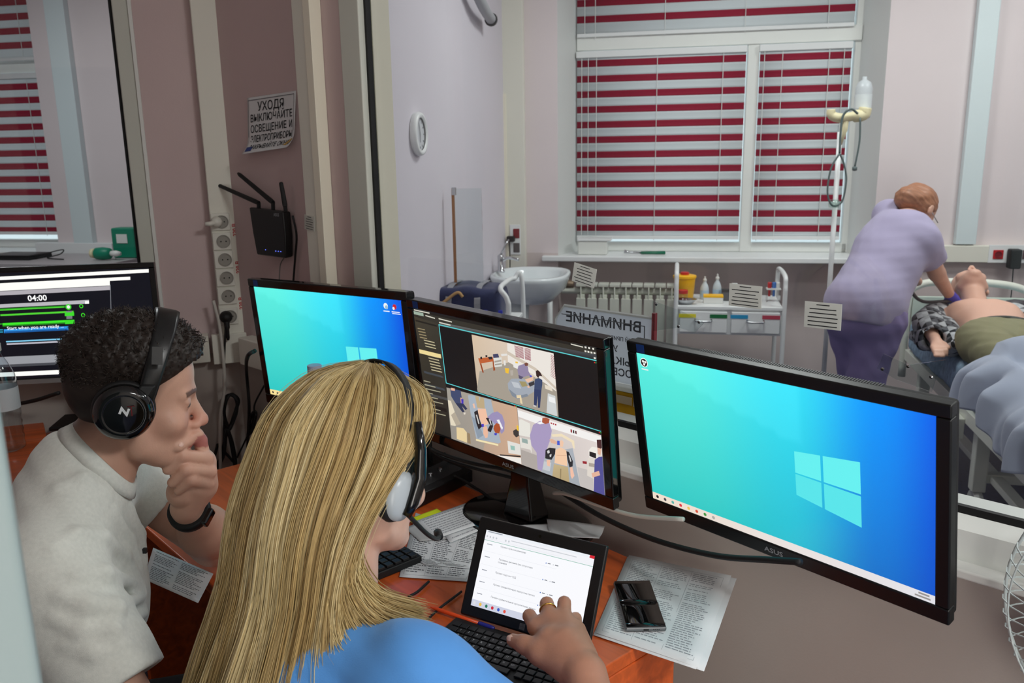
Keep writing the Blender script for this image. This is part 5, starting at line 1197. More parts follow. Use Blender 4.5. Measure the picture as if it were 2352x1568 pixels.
mb = MB(); mb.tube(smooth_path([(-.055, 0, ztop_ + .025), (-.05, 0, ztop_ - .005), (.0, 0, ztop_ - .02), (.06, 0, ztop_ - .012), (.115, 0, ztop_ - .005), (.125, 0, ztop_ + .03)], 5), [.022] * 6 + [.024] * 10 + [.032] * 10, 12); mb.obj('hook_head', CRM, t, smooth=True)
bm_ = M('pale translucent bottle plastic', (214, 220, 224), .3, alpha=.7)
t = thing('drip_bottle', 'clear infusion bottle hanging on the drip stand', 'bottle', frame((px_ + .13, yI + .05, ztop_ - .03)))
mb = MB(); mb.lathe([(.012, .0), (.04, .01), (.043, .03), (.043, .16), (.034, .19), (.012, .205), (.012, .22)], 24); mb.obj('body', bm_, t, smooth=True); mb = MB(); mb.lathe([(.0435, .06), (.0435, .13)], 24, caps=False); mb.obj('label_band', M('pale bottle print', (214, 220, 222), .5), t, smooth=True)
t = thing('breathing_tubes', 'dark tubing loop hanging from the drip stand hook', 'tube', frame((px_, yI - .04, ztop_)))
TUB = M('dark green tubing', (84, 100, 100), .4)
mb = MB(); mb.tube(smooth_path([(.07, 0, .0), (.03, -.01, .022), (-.005, 0, -.01), (-.012, 0, -.10), (-.01, 0, -.20)], 6), .006, 8); mb.obj('tube', TUB, t, smooth=True)
mb = MB(); mb.tube(smooth_path([(-.01, 0, -.20), (-.05, 0, -.28), (-.06, 0, -.40), (-.03, 0, -.47), (.02, 0, -.45), (.035, 0, -.34), (.015, 0, -.25), (-.01, 0, -.20)], 6), .005, 8); mb.obj('loop', TUB, t, smooth=True)
mb = MB(); mb.tube(smooth_path([(.085, 0, -.02), (.09, 0, -.14), (.075, 0, -.27)], 6), .005, 8); mb.lathe([(.004, -.012), (.013, -.008), (.013, .008), (.004, .012)], 12, Matrix.Translation((.075, 0, -.28))); mb.obj('short_tube', TUB, t, smooth=True)
mb = MB(); mb.lathe([(.026, -.02), (.03, .0), (.022, .02)], 14, Matrix.Translation((-.02, 0, -.46))); mb.obj('mask_cone', glass_mat('mask plastic', (.8, .9, .86), 1.6), t, smooth=True)
# ------------------------------------------------------------------ rack with bag
yR = 3.85
r0 = at_y(985, 720, yR); r1 = at_y(1172, 720, yR)
MR = frame((r0[0], r0[1], 0), x=rF, z=(0, 0, 1)); rw = float(r1[0] - r0[0])
t = thing('side_rack', 'white tubular side rack under the navy bag', 'rack', MR); tz = float(at_y(1060, 735, yR + .1)[2])
mb = MB(); mb.box((0, 0, tz - .02), (rw, .36, tz)); mb.obj('shelf', WHITE, t, bevel=.004); mb = MB(); mb.box((0, 0, .35), (rw, .36, .37)); mb.obj('shelf', WHITE, t, bevel=.004)
zr = float(at_y(1165, 660, yR)[2])
for x in (0.0, rw):
    mb = MB(); mb.tube(smooth_path([(x, .0, .02), (x, .0, tz), (x - .004, .0, zr - .05), (x - .04 if x else x, .02, zr), (x - .05 if x else x, .18, zr + .005), (x - .04 if x else x, .34, zr), (x, .36, zr - .05), (x, .36, .02)], 6), .012, 10); mb.obj('end_frame', WHITE, t, smooth=True)
BAG = M('navy bag fabric', (38, 44, 84), .7, noise=(120, .12), bump=(300, .3), sheen=.2)
t = thing('duffel_bag', 'navy blue padded bag with straps on the side rack', 'bag', MR @ Matrix.Translation((rw * .40, .17, tz + .001)))
bl, bd, bh = rw * .47, .14, .17
def bagf(P):
    q = np.abs(P - np.array([0, 0, bh / 2])) - np.array([bl - .04, bd - .04, bh / 2 - .04]); d = np.sqrt((np.maximum(q, 0) ** 2).sum(1)) + np.minimum(q.max(1), 0) - .04
    return d + .006 * wav(P, 14, 1) + .03 * np.maximum(0, P[:, 2] - bh * .6) / bh * np.abs(P[:, 0]) / bl
o = skin('body', bagf, (-bl - .02, -bd - .02, -.005), (bl + .02, bd + .02, bh + .02), .011, BAG, t, mx=_MX[t.name])
STRAP = M('grey webbing', (150, 150, 156), .7)
for x in (-bl * .35, bl * .42):
    mb = MB(); P_ = [(x, -bd - .003, .02), (x, -bd - .004, bh * .7), (x, -bd * .6, bh + .003), (x, bd * .6, bh + .003)]; mb.grid(np.array([[V(*p_) + V(dx, 0, 0) for p_ in smooth_path(P_, 4)] for dx in (-.014, .014)])); mb.obj('strap', STRAP, t, solid=.003)
mb = MB(); mb.tube(smooth_path([(-bl * .9, -bd - .01, .06), (-bl * .5, -bd - .014, .10), (-bl * .1, -bd - .012, .15), (bl * .05, -bd - .01, .13)], 5), .007, 8); mb.obj('tan_cord', M('tan webbing', (190, 150, 100), .7), t, smooth=True)
for x in (.05, .12): mb = MB(); mb.box((bl * .3 + x, -bd - .006, .05), (bl * .3 + x + .02, -bd - .001, .07)); mb.obj('buckle', M('blue buckle', (60, 70, 200), .4), t, bevel=.002)
# ------------------------------------------------------------------ ward bed, blanket
bdir = unit(V(-.22, -.975, 0)); bperp = V(-bdir[1], bdir[0], 0); bperp = bperp if bperp[0] > 0 else -bperp
BH = at_y(2098, 650, 4.52); B0 = V(BH[0] - .02, 4.52, 0)
MBd = frame(B0, x=bperp, y=-bdir, z=(0, 0, 1))            # x across, -y towards the foot
t = thing('hospital_bed', 'narrow white hospital bed with curved head rail and castors', 'bed', MBd)
BEDW = M('cream bed enamel', (226, 228, 216), .35)
hz = float(BH[2])
BW_ = .66
mb = MB(); mb.tube(smooth_path([(0.0, .0, .3), (0.0, .0, hz - .10), (.05, .0, hz - .01), (.18, 0, hz + .01), (.36, 0, hz + .01), (.55, 0, hz - .02), (.64, 0, hz - .11), (BW_, 0, .3)], 7), .02, 12); mb.obj('head_rail', BEDW, t, smooth=True)
mb = MB(); mb.box((.02, -.012, .55), (BW_ - .02, .012, hz - .07)); mb.obj('head_panel', M('pale green bed panel', (196, 208, 196), .5), t, bevel=.004)
mb = MB()
for x in (.02, BW_ - .02): mb.box((x - .02, -2.02, .40), (x + .02, -.02, .46))
for y in (-.3, -.8, -1.35, -1.9): mb.box((.02, y - .02, .41), (BW_ - .02, y + .02, .45))
mb.obj('bed_frame', BEDW, t, bevel=.004)
mb = MB(); mb.box((.04, -1.95, .16), (BW_ - .04, -1.89, .20)); mb.box((.10, -1.9, .165), (.15, -.3, .195)); mb.box((BW_ - .15, -1.9, .165), (BW_ - .1, -.3, .195)); mb.box((.04, -1.22, .16), (BW_ - .04, -1.17, .20)); mb.obj('under_frame', BEDW, t, bevel=.004)
for x in (.06, BW_ - .06):
    for y in (-.22, -1.2):
        mb = MB(); mb.box((x - .028, y - .028, .12), (x + .028, y + .028, .41)); l_ = mb.obj('leg', BEDW, t, bevel=.006)
        mb = MB(); mb.lathe([(.015, -.018), (.055, -.018), (.062, 0), (.055, .018), (.015, .018)], 18, frame((x, y, .0625), z=(1, 0, 0))); mb.obj('castor', M('pale castor plastic', (200, 202, 198), .4), l_)
mb = MB(); mb.box((-.03, -1.16, .33), (-.0, -1.06, .42)); mb.obj('bracket', BEDW, t, bevel=.004)
mb = MB(); mb.box((.12, -1.36, .27), (.36, -1.32, .39)); mb.obj('control_box', BEDW, t, bevel=.008)
SHEET = M('grey blue patterned bed sheet', (146, 170, 192), .85, noise=(38, .3), bump=(60, .3))
def mattf(P):
    q = np.abs(P - np.array([.33, -1.0, .545])) - np.array([.33, .97, .085]) + .04; d = np.sqrt((np.maximum(q, 0) ** 2).sum(1)) + np.minimum(q.max(1), 0) - .04
    return d + .006 * wav(P, 9, 2) + .004 * wav(P, 24, 5)
skin('mattress', mattf, (-.03, -2.02, .43), (.70, .02, .66), .016, SHEET, t, mx=_MX[t.name])
mb = MB()
PIL = M('pale blue pillow', (136, 180, 196), .85, noise=(30, .2))
t2 = thing('pillow', 'pale blue pillow under the training manikin head', 'pillow', MBd @ Matrix.Translation((.31, -.22, .645)))
skin('cover', lambda P: ell((0, 0, .035), (.27, .17, .05))(P) + .006 * wav(P, 16, 4), (-.33, -.22, -.03), (.33, .22, .11), .012, PIL, t2, mx=_MX[t2.name])
# blanket: a draped heavy cloth over the foot half, hanging over the near side
BLK = M('grey blue blanket cloth', (160, 168, 188), .9, sheen=.3, noise=(5, .06))
t = thing('blanket', 'crumpled grey blue blanket over the foot of the bed', 'blanket', MBd @ Matrix.Translation((0, -1.56, .620)))
nu, nv = 90, 90; G = np.zeros((nu, nv, 3))
for i in range(nu):
    u = i / (nu - 1); 
    for j in range(nv):
        v = j / (nv - 1)
        x = -.34 + 1.20 * u; y = .06 + .05 * math.sin(7 * u + .4) - .10 * u - .80 * v
        hump = .15 * math.exp(-((x - .10) / .24) ** 2)
        over = max(0.0, -.02 - x); z = .035 + hump + .018 * math.sin(5 * u + 7 * v) + .026 * abs(math.sin(6.5 * v - 5 * u)) + .022 * abs(math.sin(11.5 * u + 6 * v + 1.2 * math.sin(6 * v))) + .005 * math.sin(31 * u - 17 * v)
        X = x
        if over > 0:
            dr = min(over, .34) * .62; X = -.02 - .10 * (1 - math.exp(-over / .08)) - .045 * abs(math.sin(11 * v + 2 + 2 * u)) * min(1, over / .12) - .02 * math.sin(31 * v) * min(1, over / .12); z = .045 + .15 * math.exp(-(.12 / .24) ** 2) + .03 * math.sin(7 * v) - dr * (.96 + .12 * math.sin(8 * v + 1))
        G[i, j] = (X, y, max(z, -.5))
mb = MB(); mb.grid(G); mb.obj('cloth', BLK, t, smooth=True, solid=.008)
# ------------------------------------------------------------------ black case, translucent mirrored notice, brackets
yp_ = dP + .20
c0, c1 = on_part(1395, 930, dP + .12), on_part(1460, 930, dP + .12)
zs0 = zB + .052; zc1 = float(on_part(1430, 884, dP + .13)[2])
t = thing('equipment_case', 'black equipment case with yellow stripe behind the glass, between the monitors', 'case', MP.copy())
ca, cb = Sof(on_part(1230, 930, dP + .12), rP), Sof(on_part(1520, 930, dP + .12), rP)
mb = MB(); mb.box((ca, dP + .125, zs0 + .075), (cb, dP + .30, zc1 - .014)); mb.obj('body', BLACK, t, bevel=.006)
mb = MB(); mb.box((ca, dP + .128, zs0 + .0005), (cb, dP + .30, zs0 + .072)); mb.obj('lower_body', M('ochre yellow label', (222, 166, 20), .5), t, bevel=.003)
mb = MB(); mb.box((cb - .08, dP + .1265, zs0 + .042), (cb - .03, dP + .1275, zs0 + .070)); mb.obj('white_label', PAPER, t)
mb = MB(); mb.box((ca, dP + .120, zc1 - .013), (cb, dP + .30, zc1)); mb.obj('lid_edge', WPL, t, bevel=.003)
sm1 = Sof(on_part(1451, 925, dP + .125), rP); zm = float(on_part(1430, 916, dP + .125)[2])
mb = MB(); mb.box((sm1 - .10, dP + .1238, zm - .011), (sm1, dP + .1252, zm + .008)); mb.obj('handle_slot', M('beige slot', (196, 176, 150), .6), t, bevel=.0006)
NOT = M('translucent notice sheet', (226, 230, 236), .6, transl=.7)
na, nb = Sof(on_part(1277, 770, dP + .14), rP), Sof(on_part(1503, 770, dP + .14), rP)
nz1 = float(on_part(1400, 716, dP + .14)[2]); nz0 = zc1 + .002
t = thing('notice_board', 'grey notice sheet with mirrored Cyrillic lettering, standing behind the glass', 'notice', MP @ Matrix.Translation((na, dP + .14, nz0)))
nw, nh = nb - na, nz1 - nz0
mb = MB(); mb.m = 0; mb.prism([(0, 0), (nw, 0), (nw, nh), (.028, nh), (0, nh - .035)], -.002, .002, frame((0, 0, 0), x=(1, 0, 0), y=(0, 0, 1))); mb.obj('sheet', NOT, t)
mb = MB(); mb.tube([(0, 0, 0), (0, 0, nh - .035), (.028, 0, nh), (nw, 0, nh)], .004, 6); mb.obj('rim', WHITE, t)
mb = MB(); mb.box((nw - .004, -.006, 0), (nw + .004, .004, nh + .012)); mb.obj('red_edge', M('dull red strip', (150, 60, 66), .5), t)
mb = MB()
for s_, sz, zz_, fx in (('ВНИМАНИЕ', .050, .205, .50), ('КУРИТЬ СТРОГО ВОСПРЕЩАЕТСЯ ВЫ', .019, .155, .52), ('УХОДЯ', .03, .118, .52), ('ВЫКЛЮЧАЙТЕ', .036, .075, .50), ('ОСВЕЩЕНИЕ', .036, .035, .50)):
    if s_.startswith('КУР'): s_ = 'ДАННЫЙ ПРИБОР ВКЛЮЧАЕТСЯ ВЫ'
    z_ = nh * zz_ / .245; vs, fs = text_mesh(s_, sz * nh / .245, .02, mirror=True); wt = max(abs(v[0]) for v in vs); k = min(1.15, nw * .42 / wt)
    mb.add([(x * k + nw * fx, -.0026, y + z_) for x, y, q_ in vs], fs)
mb.obj('mirrored_lettering', M('dark grey print', (70, 70, 78), .8), t)
mb = MB(); g = .0025
for lo, hi in (((nw - .026, -.0028, .01), (nw - .026 + g, -.0022, nh - .02)), ((.02, -.0028, nh - .022), (nw - .024, -.0022, nh - .020))): mb.box(lo, hi)
mb.obj('border_line', INKG, t)
for k, ((u0, v0), pts, lb) in enumerate((((1560, 735), [(1498, 690), (1560, 712), (1618, 740), (1596, 764), (1560, 752), (1500, 760)], 'clear plastic bracket on the glass left of the trolley'), ((2080, 860), [(2014, 846), (2030, 812), (2085, 838), (2172, 826), (2150, 868), (2140, 900), (2060, 872)], 'clear plastic bracket on the glass above the right monitor'))):
    P_ = [on_part(u, v, dP + .0125) for u, v in pts]; c = sum(P_) / len(P_); mm = frame(c, x=rP, y=(0, 0, 1)); inv = mm.inverted()
    t = thing('glass_bracket', lb, 'bracket', mm, 'clear brackets on the observation glass')
    mb = MB(); mb.prism([(inv @ Vector(p))[:2] for p in P_], -.001, .001); mb.obj('plate', ACRYL, t)
    for i in (0, 2, 4): s_ = (inv @ Vector(P_[i])) * .82; mb = MB(); mb.lathe([(.003, 0.001), (.003, .0022), (.001, .003)], 10, Matrix.Translation((s_.x, s_.y, 0))); mb.obj('screw', CHROME, t)
# ------------------------------------------------------------------ next room behind the left glass
yN = 5.6
q = on_far(175, 300); q2 = on_far(205, 300)
duct('cable_duct', 'pale vertical duct in the next room, through the left glass', MF, (Sof(on_far(148, 300), rF), dF - .05, .95), (Sof(on_far(192, 300), rF), dF, H), ICE)
z0, z1 = float(on_far(150, 606)[2]), float(on_far(150, 556)[2])
duct('cable_duct', 'pale horizontal duct with sockets in the next room, through the left glass', MF, (Sof(on_far(96, 580), rF), dF - .055, z0), (-3.9, dF, z1), WHITE)
zq = float(on_far(100, 598, dF - .45)[2])
t = thing('counter', 'grey counter in the next room, through the left glass', 'counter', MF.copy())
mb = MB(); mb.box((Sof(on_far(-80, 600), rF), dF - .62, zq - .04), (-3.55, dF - .06, zq)); mb.obj('counter_top', M('pale grey worktop', (176, 170, 172), .4), t, bevel=.004)
mb = MB(); mb.box((Sof(on_far(-80, 600), rF), dF - .58, .0), (-3.57, dF - .08, zq - .041)); mb.obj('carcass', WPL, t)
def onN(name, lab, cat, u, yoff=.35, grp=None): return thing(name, lab, cat, MF @ Matrix.Translation((Sof(on_far(u, 580, dF - yoff), rF), dF - yoff, zq + .0006)), grp)
t = onN('laptop', 'black flat laptop on the sill of the next room', 'laptop', 45); mb = MB(); mb.box((-.16, -.11, 0), (.16, .11, .02)); mb.obj('base', BLKM, t, bevel=.004); mb = MB(); mb.box((-.16, -.11, .0205), (.16, .11, .032)); mb.obj('lid', BLACK, t, bevel=.004)
t = onN('adapter_cord', 'black tangled cord on the counter of the next room', 'cord', 125, .4)
mb = MB(); mb.tube(smooth_path([(-.15, 0, .004), (-.08, .02, .03), (-.02, 0, .05), (.03, .05, .06), (0, .05, .03), (-.06, 0, .01), (.08, -.02, .004)], 5), .004, 6); mb.obj('cable', BLKM, t, smooth=True)
t = onN('resuscitator_bag', 'green resuscitator bag lying on the counter of the next room', 'instrument', 236, .4)
mb = MB(); mb.lathe([(.02, -.06), (.038, -.045), (.042, .0), (.036, .05), (.02, .062)], 20, frame((0, 0, .043), z=(1, 0, .0))); mb.obj('bag', GREEN, t, smooth=True)
mb = MB(); mb.lathe([(.03, -.082), (.033, -.06), (.02, -.058)], 20, frame((0, 0, .043), z=(1, 0, 0))); mb.obj('end_cap', CRM, t, smooth=True)
mb = MB(); mb.lathe([(.018, .062), (.02, .10), (.012, .13)], 14, frame((0, 0, .043), z=(1, 0, 0))); mb.obj('valve', WPL, t, smooth=True)
t = onN('green_case', 'teal green upright case on the next room counter at the window edge', 'case', 292, .25)
mb = MB(); mb.box((-.07, -.05, 0), (.10, .06, .20)); mb.obj('body', GREEN, t, bevel=.01); mb = MB(); mb.box((-.03, -.054, .10), (.05, -.0505, .16)); mb.obj('label_panel', WPL, t, bevel=.001)
# ------------------------------------------------------------------ fan at the right edge, door edge at the left
WIRE = M('white painted wire', (206, 216, 216), .4)
fc = V(.845, .965, .925); fn = unit(V(-.80, -.60, .05))
MFan = frame(fc, z=fn, y=(0, 0, 1))
t = thing('pedestal_fan', 'white wire guarded pedestal fan at the right edge', 'fan', MFan)
RG = .205
def guard(nm, z_edge, bulge):
    n_ = 60
    m0 = MB(); m0.tube([(.04, 0, z_edge + bulge), (.09, .0, z_edge + bulge * .96), (.14, .0, z_edge + bulge * .80), (.18, 0, z_edge + bulge * .48), (.199, 0, z_edge + bulge * .2), (RG, 0, z_edge)], .0011, 4)
    w0 = None
    for k in range(n_):
        if w0 is None: w0 = m0.obj(nm, WIRE, t); o = w0
        else: o = w0.copy(); C.objects.link(o); o.parent = t
        o.rotation_euler = (0, 0, 6.2832 * k / n_)
guard('guard_wire', .006, .075); guard('rear_guard_wire', -.006, -.085)
for r, z in ((RG, .0), (.182, .046), (.15, .066), (.11, .078), (.182, -.056), (.13, -.083)):
    mb = MB(); mb.tube([(r * math.cos(a), r * math.sin(a), z) for a in np.linspace(0, 6.2832, 49)], .0026 if r == RG else .0015, 5, caps=False); mb.obj('guard_ring', WIRE, t, smooth=True)
mb = MB(); mb.lathe([(.0, .082), (.035, .083), (.045, .078), (.045, .072)], 24, caps=False); mb.obj('hub_badge', WPL, t, smooth=True)
BLD = M('translucent pale blade', (190, 210, 210), .3)
for k in range(3):
    G = np.array([[(r * math.cos(a + 2.094 * k), r * math.sin(a + 2.094 * k), .022 * math.cos((a - .1) * 2.2)) for a in np.linspace(-.62, .62 * (r / .18), 9)] for r in np.linspace(.03, .18, 8)]); mb = MB(); mb.grid(G); mb.obj('blade', BLD, t, smooth=True, solid=.003)
mb = MB(); mb.lathe([(.03, -.02), (.032, .025), (.0, .03)], 20, caps=False); mb.obj('hub', WPL, t, smooth=True)
mb = MB(); mb.lathe([(.03, -.19), (.055, -.18), (.06, -.11), (.05, -.092)], 20); mb.obj('motor', WPL, t, smooth=True)
bp_ = fc - fn * .15
mb = MB(); mb.tube([bp_, V(bp_[0], bp_[1], .02)], .014, 12); mb.obj('pole', WPL, t, world=True, smooth=True)
mb = MB(); mb.lathe([(.17, 0.001), (.17, .012), (.06, .03), (.02, .05)], 32, Matrix.Translation((bp_[0], bp_[1], 0))); mb.obj('base', WPL, t, world=True, smooth=True)
# open door leaf, its edge close to the camera
e0 = at_y(52, 1280, .50)
DOOR = M('pale painted door', (160, 176, 176), .45)
d = thing('door_1', 'pale door leaf edge close to the camera at the left', None, frame((e0[0], e0[1], 0), x=(-.86, -.51, 0), z=(0, 0, 1))); d['kind'] = 'structure'
mb = MB(); mb.box((0.0, -.02, .01), (.80, .02, 2.05)); mb.obj('door_leaf', DOOR, d, bevel=.006, seg=3)
mb = MB(); mb.tube([(.06, .02, 1.0), (.06, .055, 1.0), (.16, .058, 1.0)], .008, 10); mb.obj('door_handle', STEEL, d, smooth=True)
# ------------------------------------------------------------------ cables
CW = M('off white cable', (196, 192, 184), .5)
def cable(name, lab, pts, r=.0035, m=BLKM, n=7):
    P_ = smooth_path(pts, n); c = P_[0]; t = thing(name, lab, 'cable', loc=c); mb = MB(); mb.tube(P_, r, 8); mb.obj('cable_run', m, t, world=True, smooth=True); return t
wl = lambda u, v, off=.07: on_left(u, v, dL - off)
wp = lambda u, v, off=.02: on_part(u, v, dP - off)
cable('white_cable', 'long white cable hanging down the corner from the socket column', [wl(490, 690, .075), wl(506, 760, .08), wl(516, 880, .08), wl(506, 960, .075), wl(506, 1060, .07), wl(507, 1180, .07)], .0055, CW)
t = thing('power_plug', 'black round plug in the lowest socket of the column', 'plug', frame(wl(519, 727, .058), z=(-nL), y=(0, 0, 1)))
mb = MB(); mb.lathe([(.019, .0), (.021, .006), (.018, .022), (.01, .034)], 20); mb.obj('body', BLKM, t, smooth=True); mb = MB(); mb.tube(smooth_path([(0, -.012, .024), (.0, -.04, .026), (.0, -.075, .022)], 4), [.009] * 4 + [.006] * 4 + [.004], 8); mb.obj('strain_relief', BLKM, t, smooth=True)
cable('black_cable', 'black cable running down from the round plug', [wl(518, 752, .08), wl(514, 860, .07), wl(515, 960, .05), wl(512, 1040, .045)], .0035)
t = thing('white_plug', 'white plug in the topmost socket of the column', 'plug', frame(wl(497, 509, .058), z=(-nL), y=(0, 0, 1)))
mb = MB(); mb.lathe([(.017, 0), (.018, .01), (.013, .03)], 18); mb.obj('body', SCK, t, smooth=True); mb = MB(); mb.tube([(0, 0, .02), (-.02, -.004, .03), (-.035, -.004, .03)], [.008, .008, .006], 8); mb.obj('strain_relief', SCK, t, smooth=True)
def coil(name, lab, pts, loops, spread, r, off, wallf):
    t = thing(name, lab, 'cable', loc=wallf(*pts[0], off)); rr_ = random.Random(len(lab)); mb = MB()
    for k in range(loops):
        P_ = [wallf(u + rr_.uniform(-1, 1) * spread, v + rr_.uniform(-1, 1) * spread, off + rr_.uniform(-.008, .012)) for u, v in pts]; P_.append(P_[0]); mb.tube(smooth_path(P_, 6), r, 7)
    mb.obj('coil', BLKM, t, world=True, smooth=True)
    P_ = wallf(pts[len(pts) // 4][0], pts[len(pts) // 4][1], off); return t
coil('coiled_cable', 'upper loop of black coiled cable hanging in the corner', [(523, 985), (516, 950), (520, 915), (533, 905), (546, 922), (541, 950), (527, 985)], 5, 2.5, .005, .05, wl)
coil('coiled_cable', 'long bundle of black coiled cable below the upper loop in the corner', [(518, 985), (512, 1040), (495, 1075), (492, 1100), (515, 1112), (540, 1098), (538, 1060), (528, 1000)], 6, 3.5, .005, .05, wl)
coil('coiled_cable', 'thin large loop of black cable at the bottom of the corner', [(500, 1020), (487, 1075), (497, 1110), (525, 1122), (545, 1105), (545, 1075)], 2, 2, .0045, .05, wl)
cable('monitor_cable', 'thick black monitor cable bending down beside the left monitor', [at_y(586, 805, 2.12), at_y(569, 818, 2.16), wp(566, 850, .07), wp(572, 930, .04), wp(570, 1000, .03), wp(566, 1100, .03)], .0055)
cable('monitor_cable', 'thin black cable looping behind the left monitor', [wp(607, 885, .03), wp(586, 925, .03), wp(583, 950, .03), wp(575, 985, .03), wp(545, 1050, .03)], .003)
coil('coiled_cable', 'small tied bundle of black cable behind the left monitor edge', [(570, 1000), (576, 960), (584, 945), (588, 955), (580, 985)], 4, 2, .004, .03, wp)
cable('router_cable', 'black router cord hanging on the wall below the router', [rl_ for rl_ in (on_part(672, 495, dP - .03), on_part(681, 540, dP - .02), on_part(678, 590, dP - .012), on_part(673, 660, dP - .012), on_part(671, 740, dP - .012))], .0032)
cable('router_cable', 'thin grey router wire below the router', [on_part(652, 592, dP - .015), on_part(643, 615, dP - .012), on_part(640, 700, dP - .012)], .0018, M('grey wire', (110, 106, 104), .5))
cable('video_cable', 'black video cable sagging below the middle monitor bezel', [at_y(965, 985, 1.83), at_y(990, 1030, 1.86), at_y(1080, 1062, 1.80), at_y(1170, 1080, 1.74), at_y(1225, 1110, 1.72)], .0045)
cable('video_cable', 'second black cable sagging under the middle monitor', [at_y(968, 1000, 1.84), at_y(1005, 1045, 1.86), at_y(1090, 1075, 1.80), at_y(1180, 1098, 1.74), at_y(1230, 1120, 1.73)], .004)
cable('video_cable', 'thin black cable from the desk corner up behind the middle monitor', [at_y(1060, 1100, 1.98), at_y(1045, 1080, 2.0), at_y(1020, 1040, 2.0)], .0035)
cable('black_cable', 'black cable lying along the back desk edge', [at_z(1042, 1092, .79), at_z(1060, 1100, .78), at_z(1100, 1125, .77), at_z(1150, 1150, .765), at_z(1230, 1118, .80)], .0035)
coil('coiled_cable', 'black cable tangle at the back corner of the desk', [(1030, 1078), (1038, 1066), (1050, 1080), (1048, 1100), (1036, 1104), (1040, 1085)], 3, 5, .003, .05, wp)
cable('usb_cable', 'off white cable from the middle monitor foot to the right monitor', [at_y(1272, 1132, 1.66), at_y(1300, 1134, 1.62), at_y(1370, 1158, 1.55), at_y(1460, 1184, 1.47), at_y(1570, 1192, 1.38)], .0042, CW)
cable('power_cable', 'long black cable sagging along the wall under the right monitor', [at_y(1290, 1130, 1.68), at_y(1380, 1185, 1.58), at_y(1500, 1238, 1.46), at_y(1640, 1275, 1.33), at_y(1760, 1285, 1.22), at_y(1840, 1290, 1.17)], .0055)
cable('tablet_cable', 'thin black cable crossing the desk under the pen', [at_z(955, 1455, .7545), at_z(1000, 1405, .7545), at_z(1060, 1358, .7545)], .0022)
cable('mouse_cable', 'thin black cable with connector near the blonde hair ends', [at_z(938, 1370, .755), at_z(960, 1358, .755), at_z(985, 1335, .755)], .0025)
cable('floor_cable', 'black cable behind the man between bottle and head', [at_y(40, 928, 2.5), at_y(85, 918, 2.45), at_y(135, 902, 2.4)], .006)
# ------------------------------------------------------------------ people
def axes3(az, pt, roll=0.0):
    a = math.radians(az); f = V(math.sin(a), math.cos(a), 0); rg = V(math.cos(a), -math.sin(a), 0); U = V(0, 0, 1); b = math.radians(pt)
    ff = f * math.cos(b) - U * math.sin(b); uu = U * math.cos(b) + f * math.sin(b); c = math.radians(roll)
    return rg * math.cos(c) + uu * math.sin(c), ff, uu * math.cos(c) - rg * math.sin(c), f
def skin_tone(name, base, seed=0):
    m = M(name, base, .48, attr='Col', bump=(420, .10), sss=.12, noise=(35, .05)); return m
def cranium(k=1.0):
    return [ell((0, -.006, .036), (.077 * k, .098 * k, .094 * k))]
def head_prims(fem=0.0, mouth_open=False):
    j = 1 - .08 * fem
    P_ = [ell((0, -.006, .036), (.077, .098, .094)), (ell((0, .040, .048), (.062, .050, .058)), .02), (ell((0, .044, -.035), (.057 * j, .046, .066)), .03), (ell((0, .045, -.078), (.045 * j, .040, .034)), .03)]
    for s in (-1, 1):
        P_ += [(cap((s * .060 * j, .004, -.045), (s * .052 * j, .012, -.066), .014, .013), .03), (cap((s * .052 * j, .012, -.068), (s * .014, .078, -.100), .013, .012), .025), (ell((s * .045, .062, -.028), (.024, .020, .017)), .025),
               (cap((s * .012, .090, .020), (s * .044, .076, .018), .0085, .007), .014), (ell((s * .0125, .100, -.041), (.0085, .010, .0075)), .008)]
    P_ += [(ell((0, .081, -.101), (.020, .014, .014)), .018), (cap((0, .086, .014), (0, .110, -.030), .0075, .0095), .012), (ell((0, .1125, -.0365), (.0105, .0105, .0095)), .008),
           (ell((0, .086, -.062), (.024, .014, .013)), .012), (cap((-.017, .0935, -.0655), (.017, .0935, -.0655), .0048, .0048), .005), (cap((-.015, .0925, -.0755), (.015, .0925, -.0755), .0056, .0056), .006)]
    return P_
def headf(P, fem=0.0):
    d = union(head_prims(fem), .015)(P)
    for s in (-1, 1): d = smax(d, -ell((s * .0335, .098, .002), (.0165, .014, .0105))(P), .010)
    for s in (-1, 1):
        d = smin(d, ell((s * .0330, .0775, .002), (.0145, .0125, .0130))(P), .003)
        d = smin(d, cap((s * .020, .0885, .0075), (s * .046, .0830, .0070), .0030, .0030)(P), .004)
        d = smin(d, ell((s * .0815, -.012, .0), (.010, .019, .031))(P), .006)
        d = smax(d, -ell((s * .094, -.006, .002), (.008, .009, .015))(P), .004)
    d = smax(d, -cap((-.018, .1000, -.0705), (.018, .1000, -.0705), .0012, .0012)(P), .003)
    for s in (-1, 1): d = smax(d, -ell((s * .006, .104, -.0455), (.004, .006, .0035))(P), .002)
    return d
def to_local(o, R):
    o = np.asarray(o, np.float32); R = np.asarray(R, np.float32)
    return lambda P: (P - o) @ R
def lookcol(base, lips, brow=None):
    pass
SK = {'fair': lin((206, 160, 138)), 'lip': lin((178, 112, 104)), 'blush': lin((208, 142, 124))}
def chain(pts, rs, k=.006):
    return [(cap(pts[i], pts[i + 1], rs[i], rs[i + 1]), k) for i in range(len(pts) - 1)]
def hand_union(prims): return union(prims, .008)

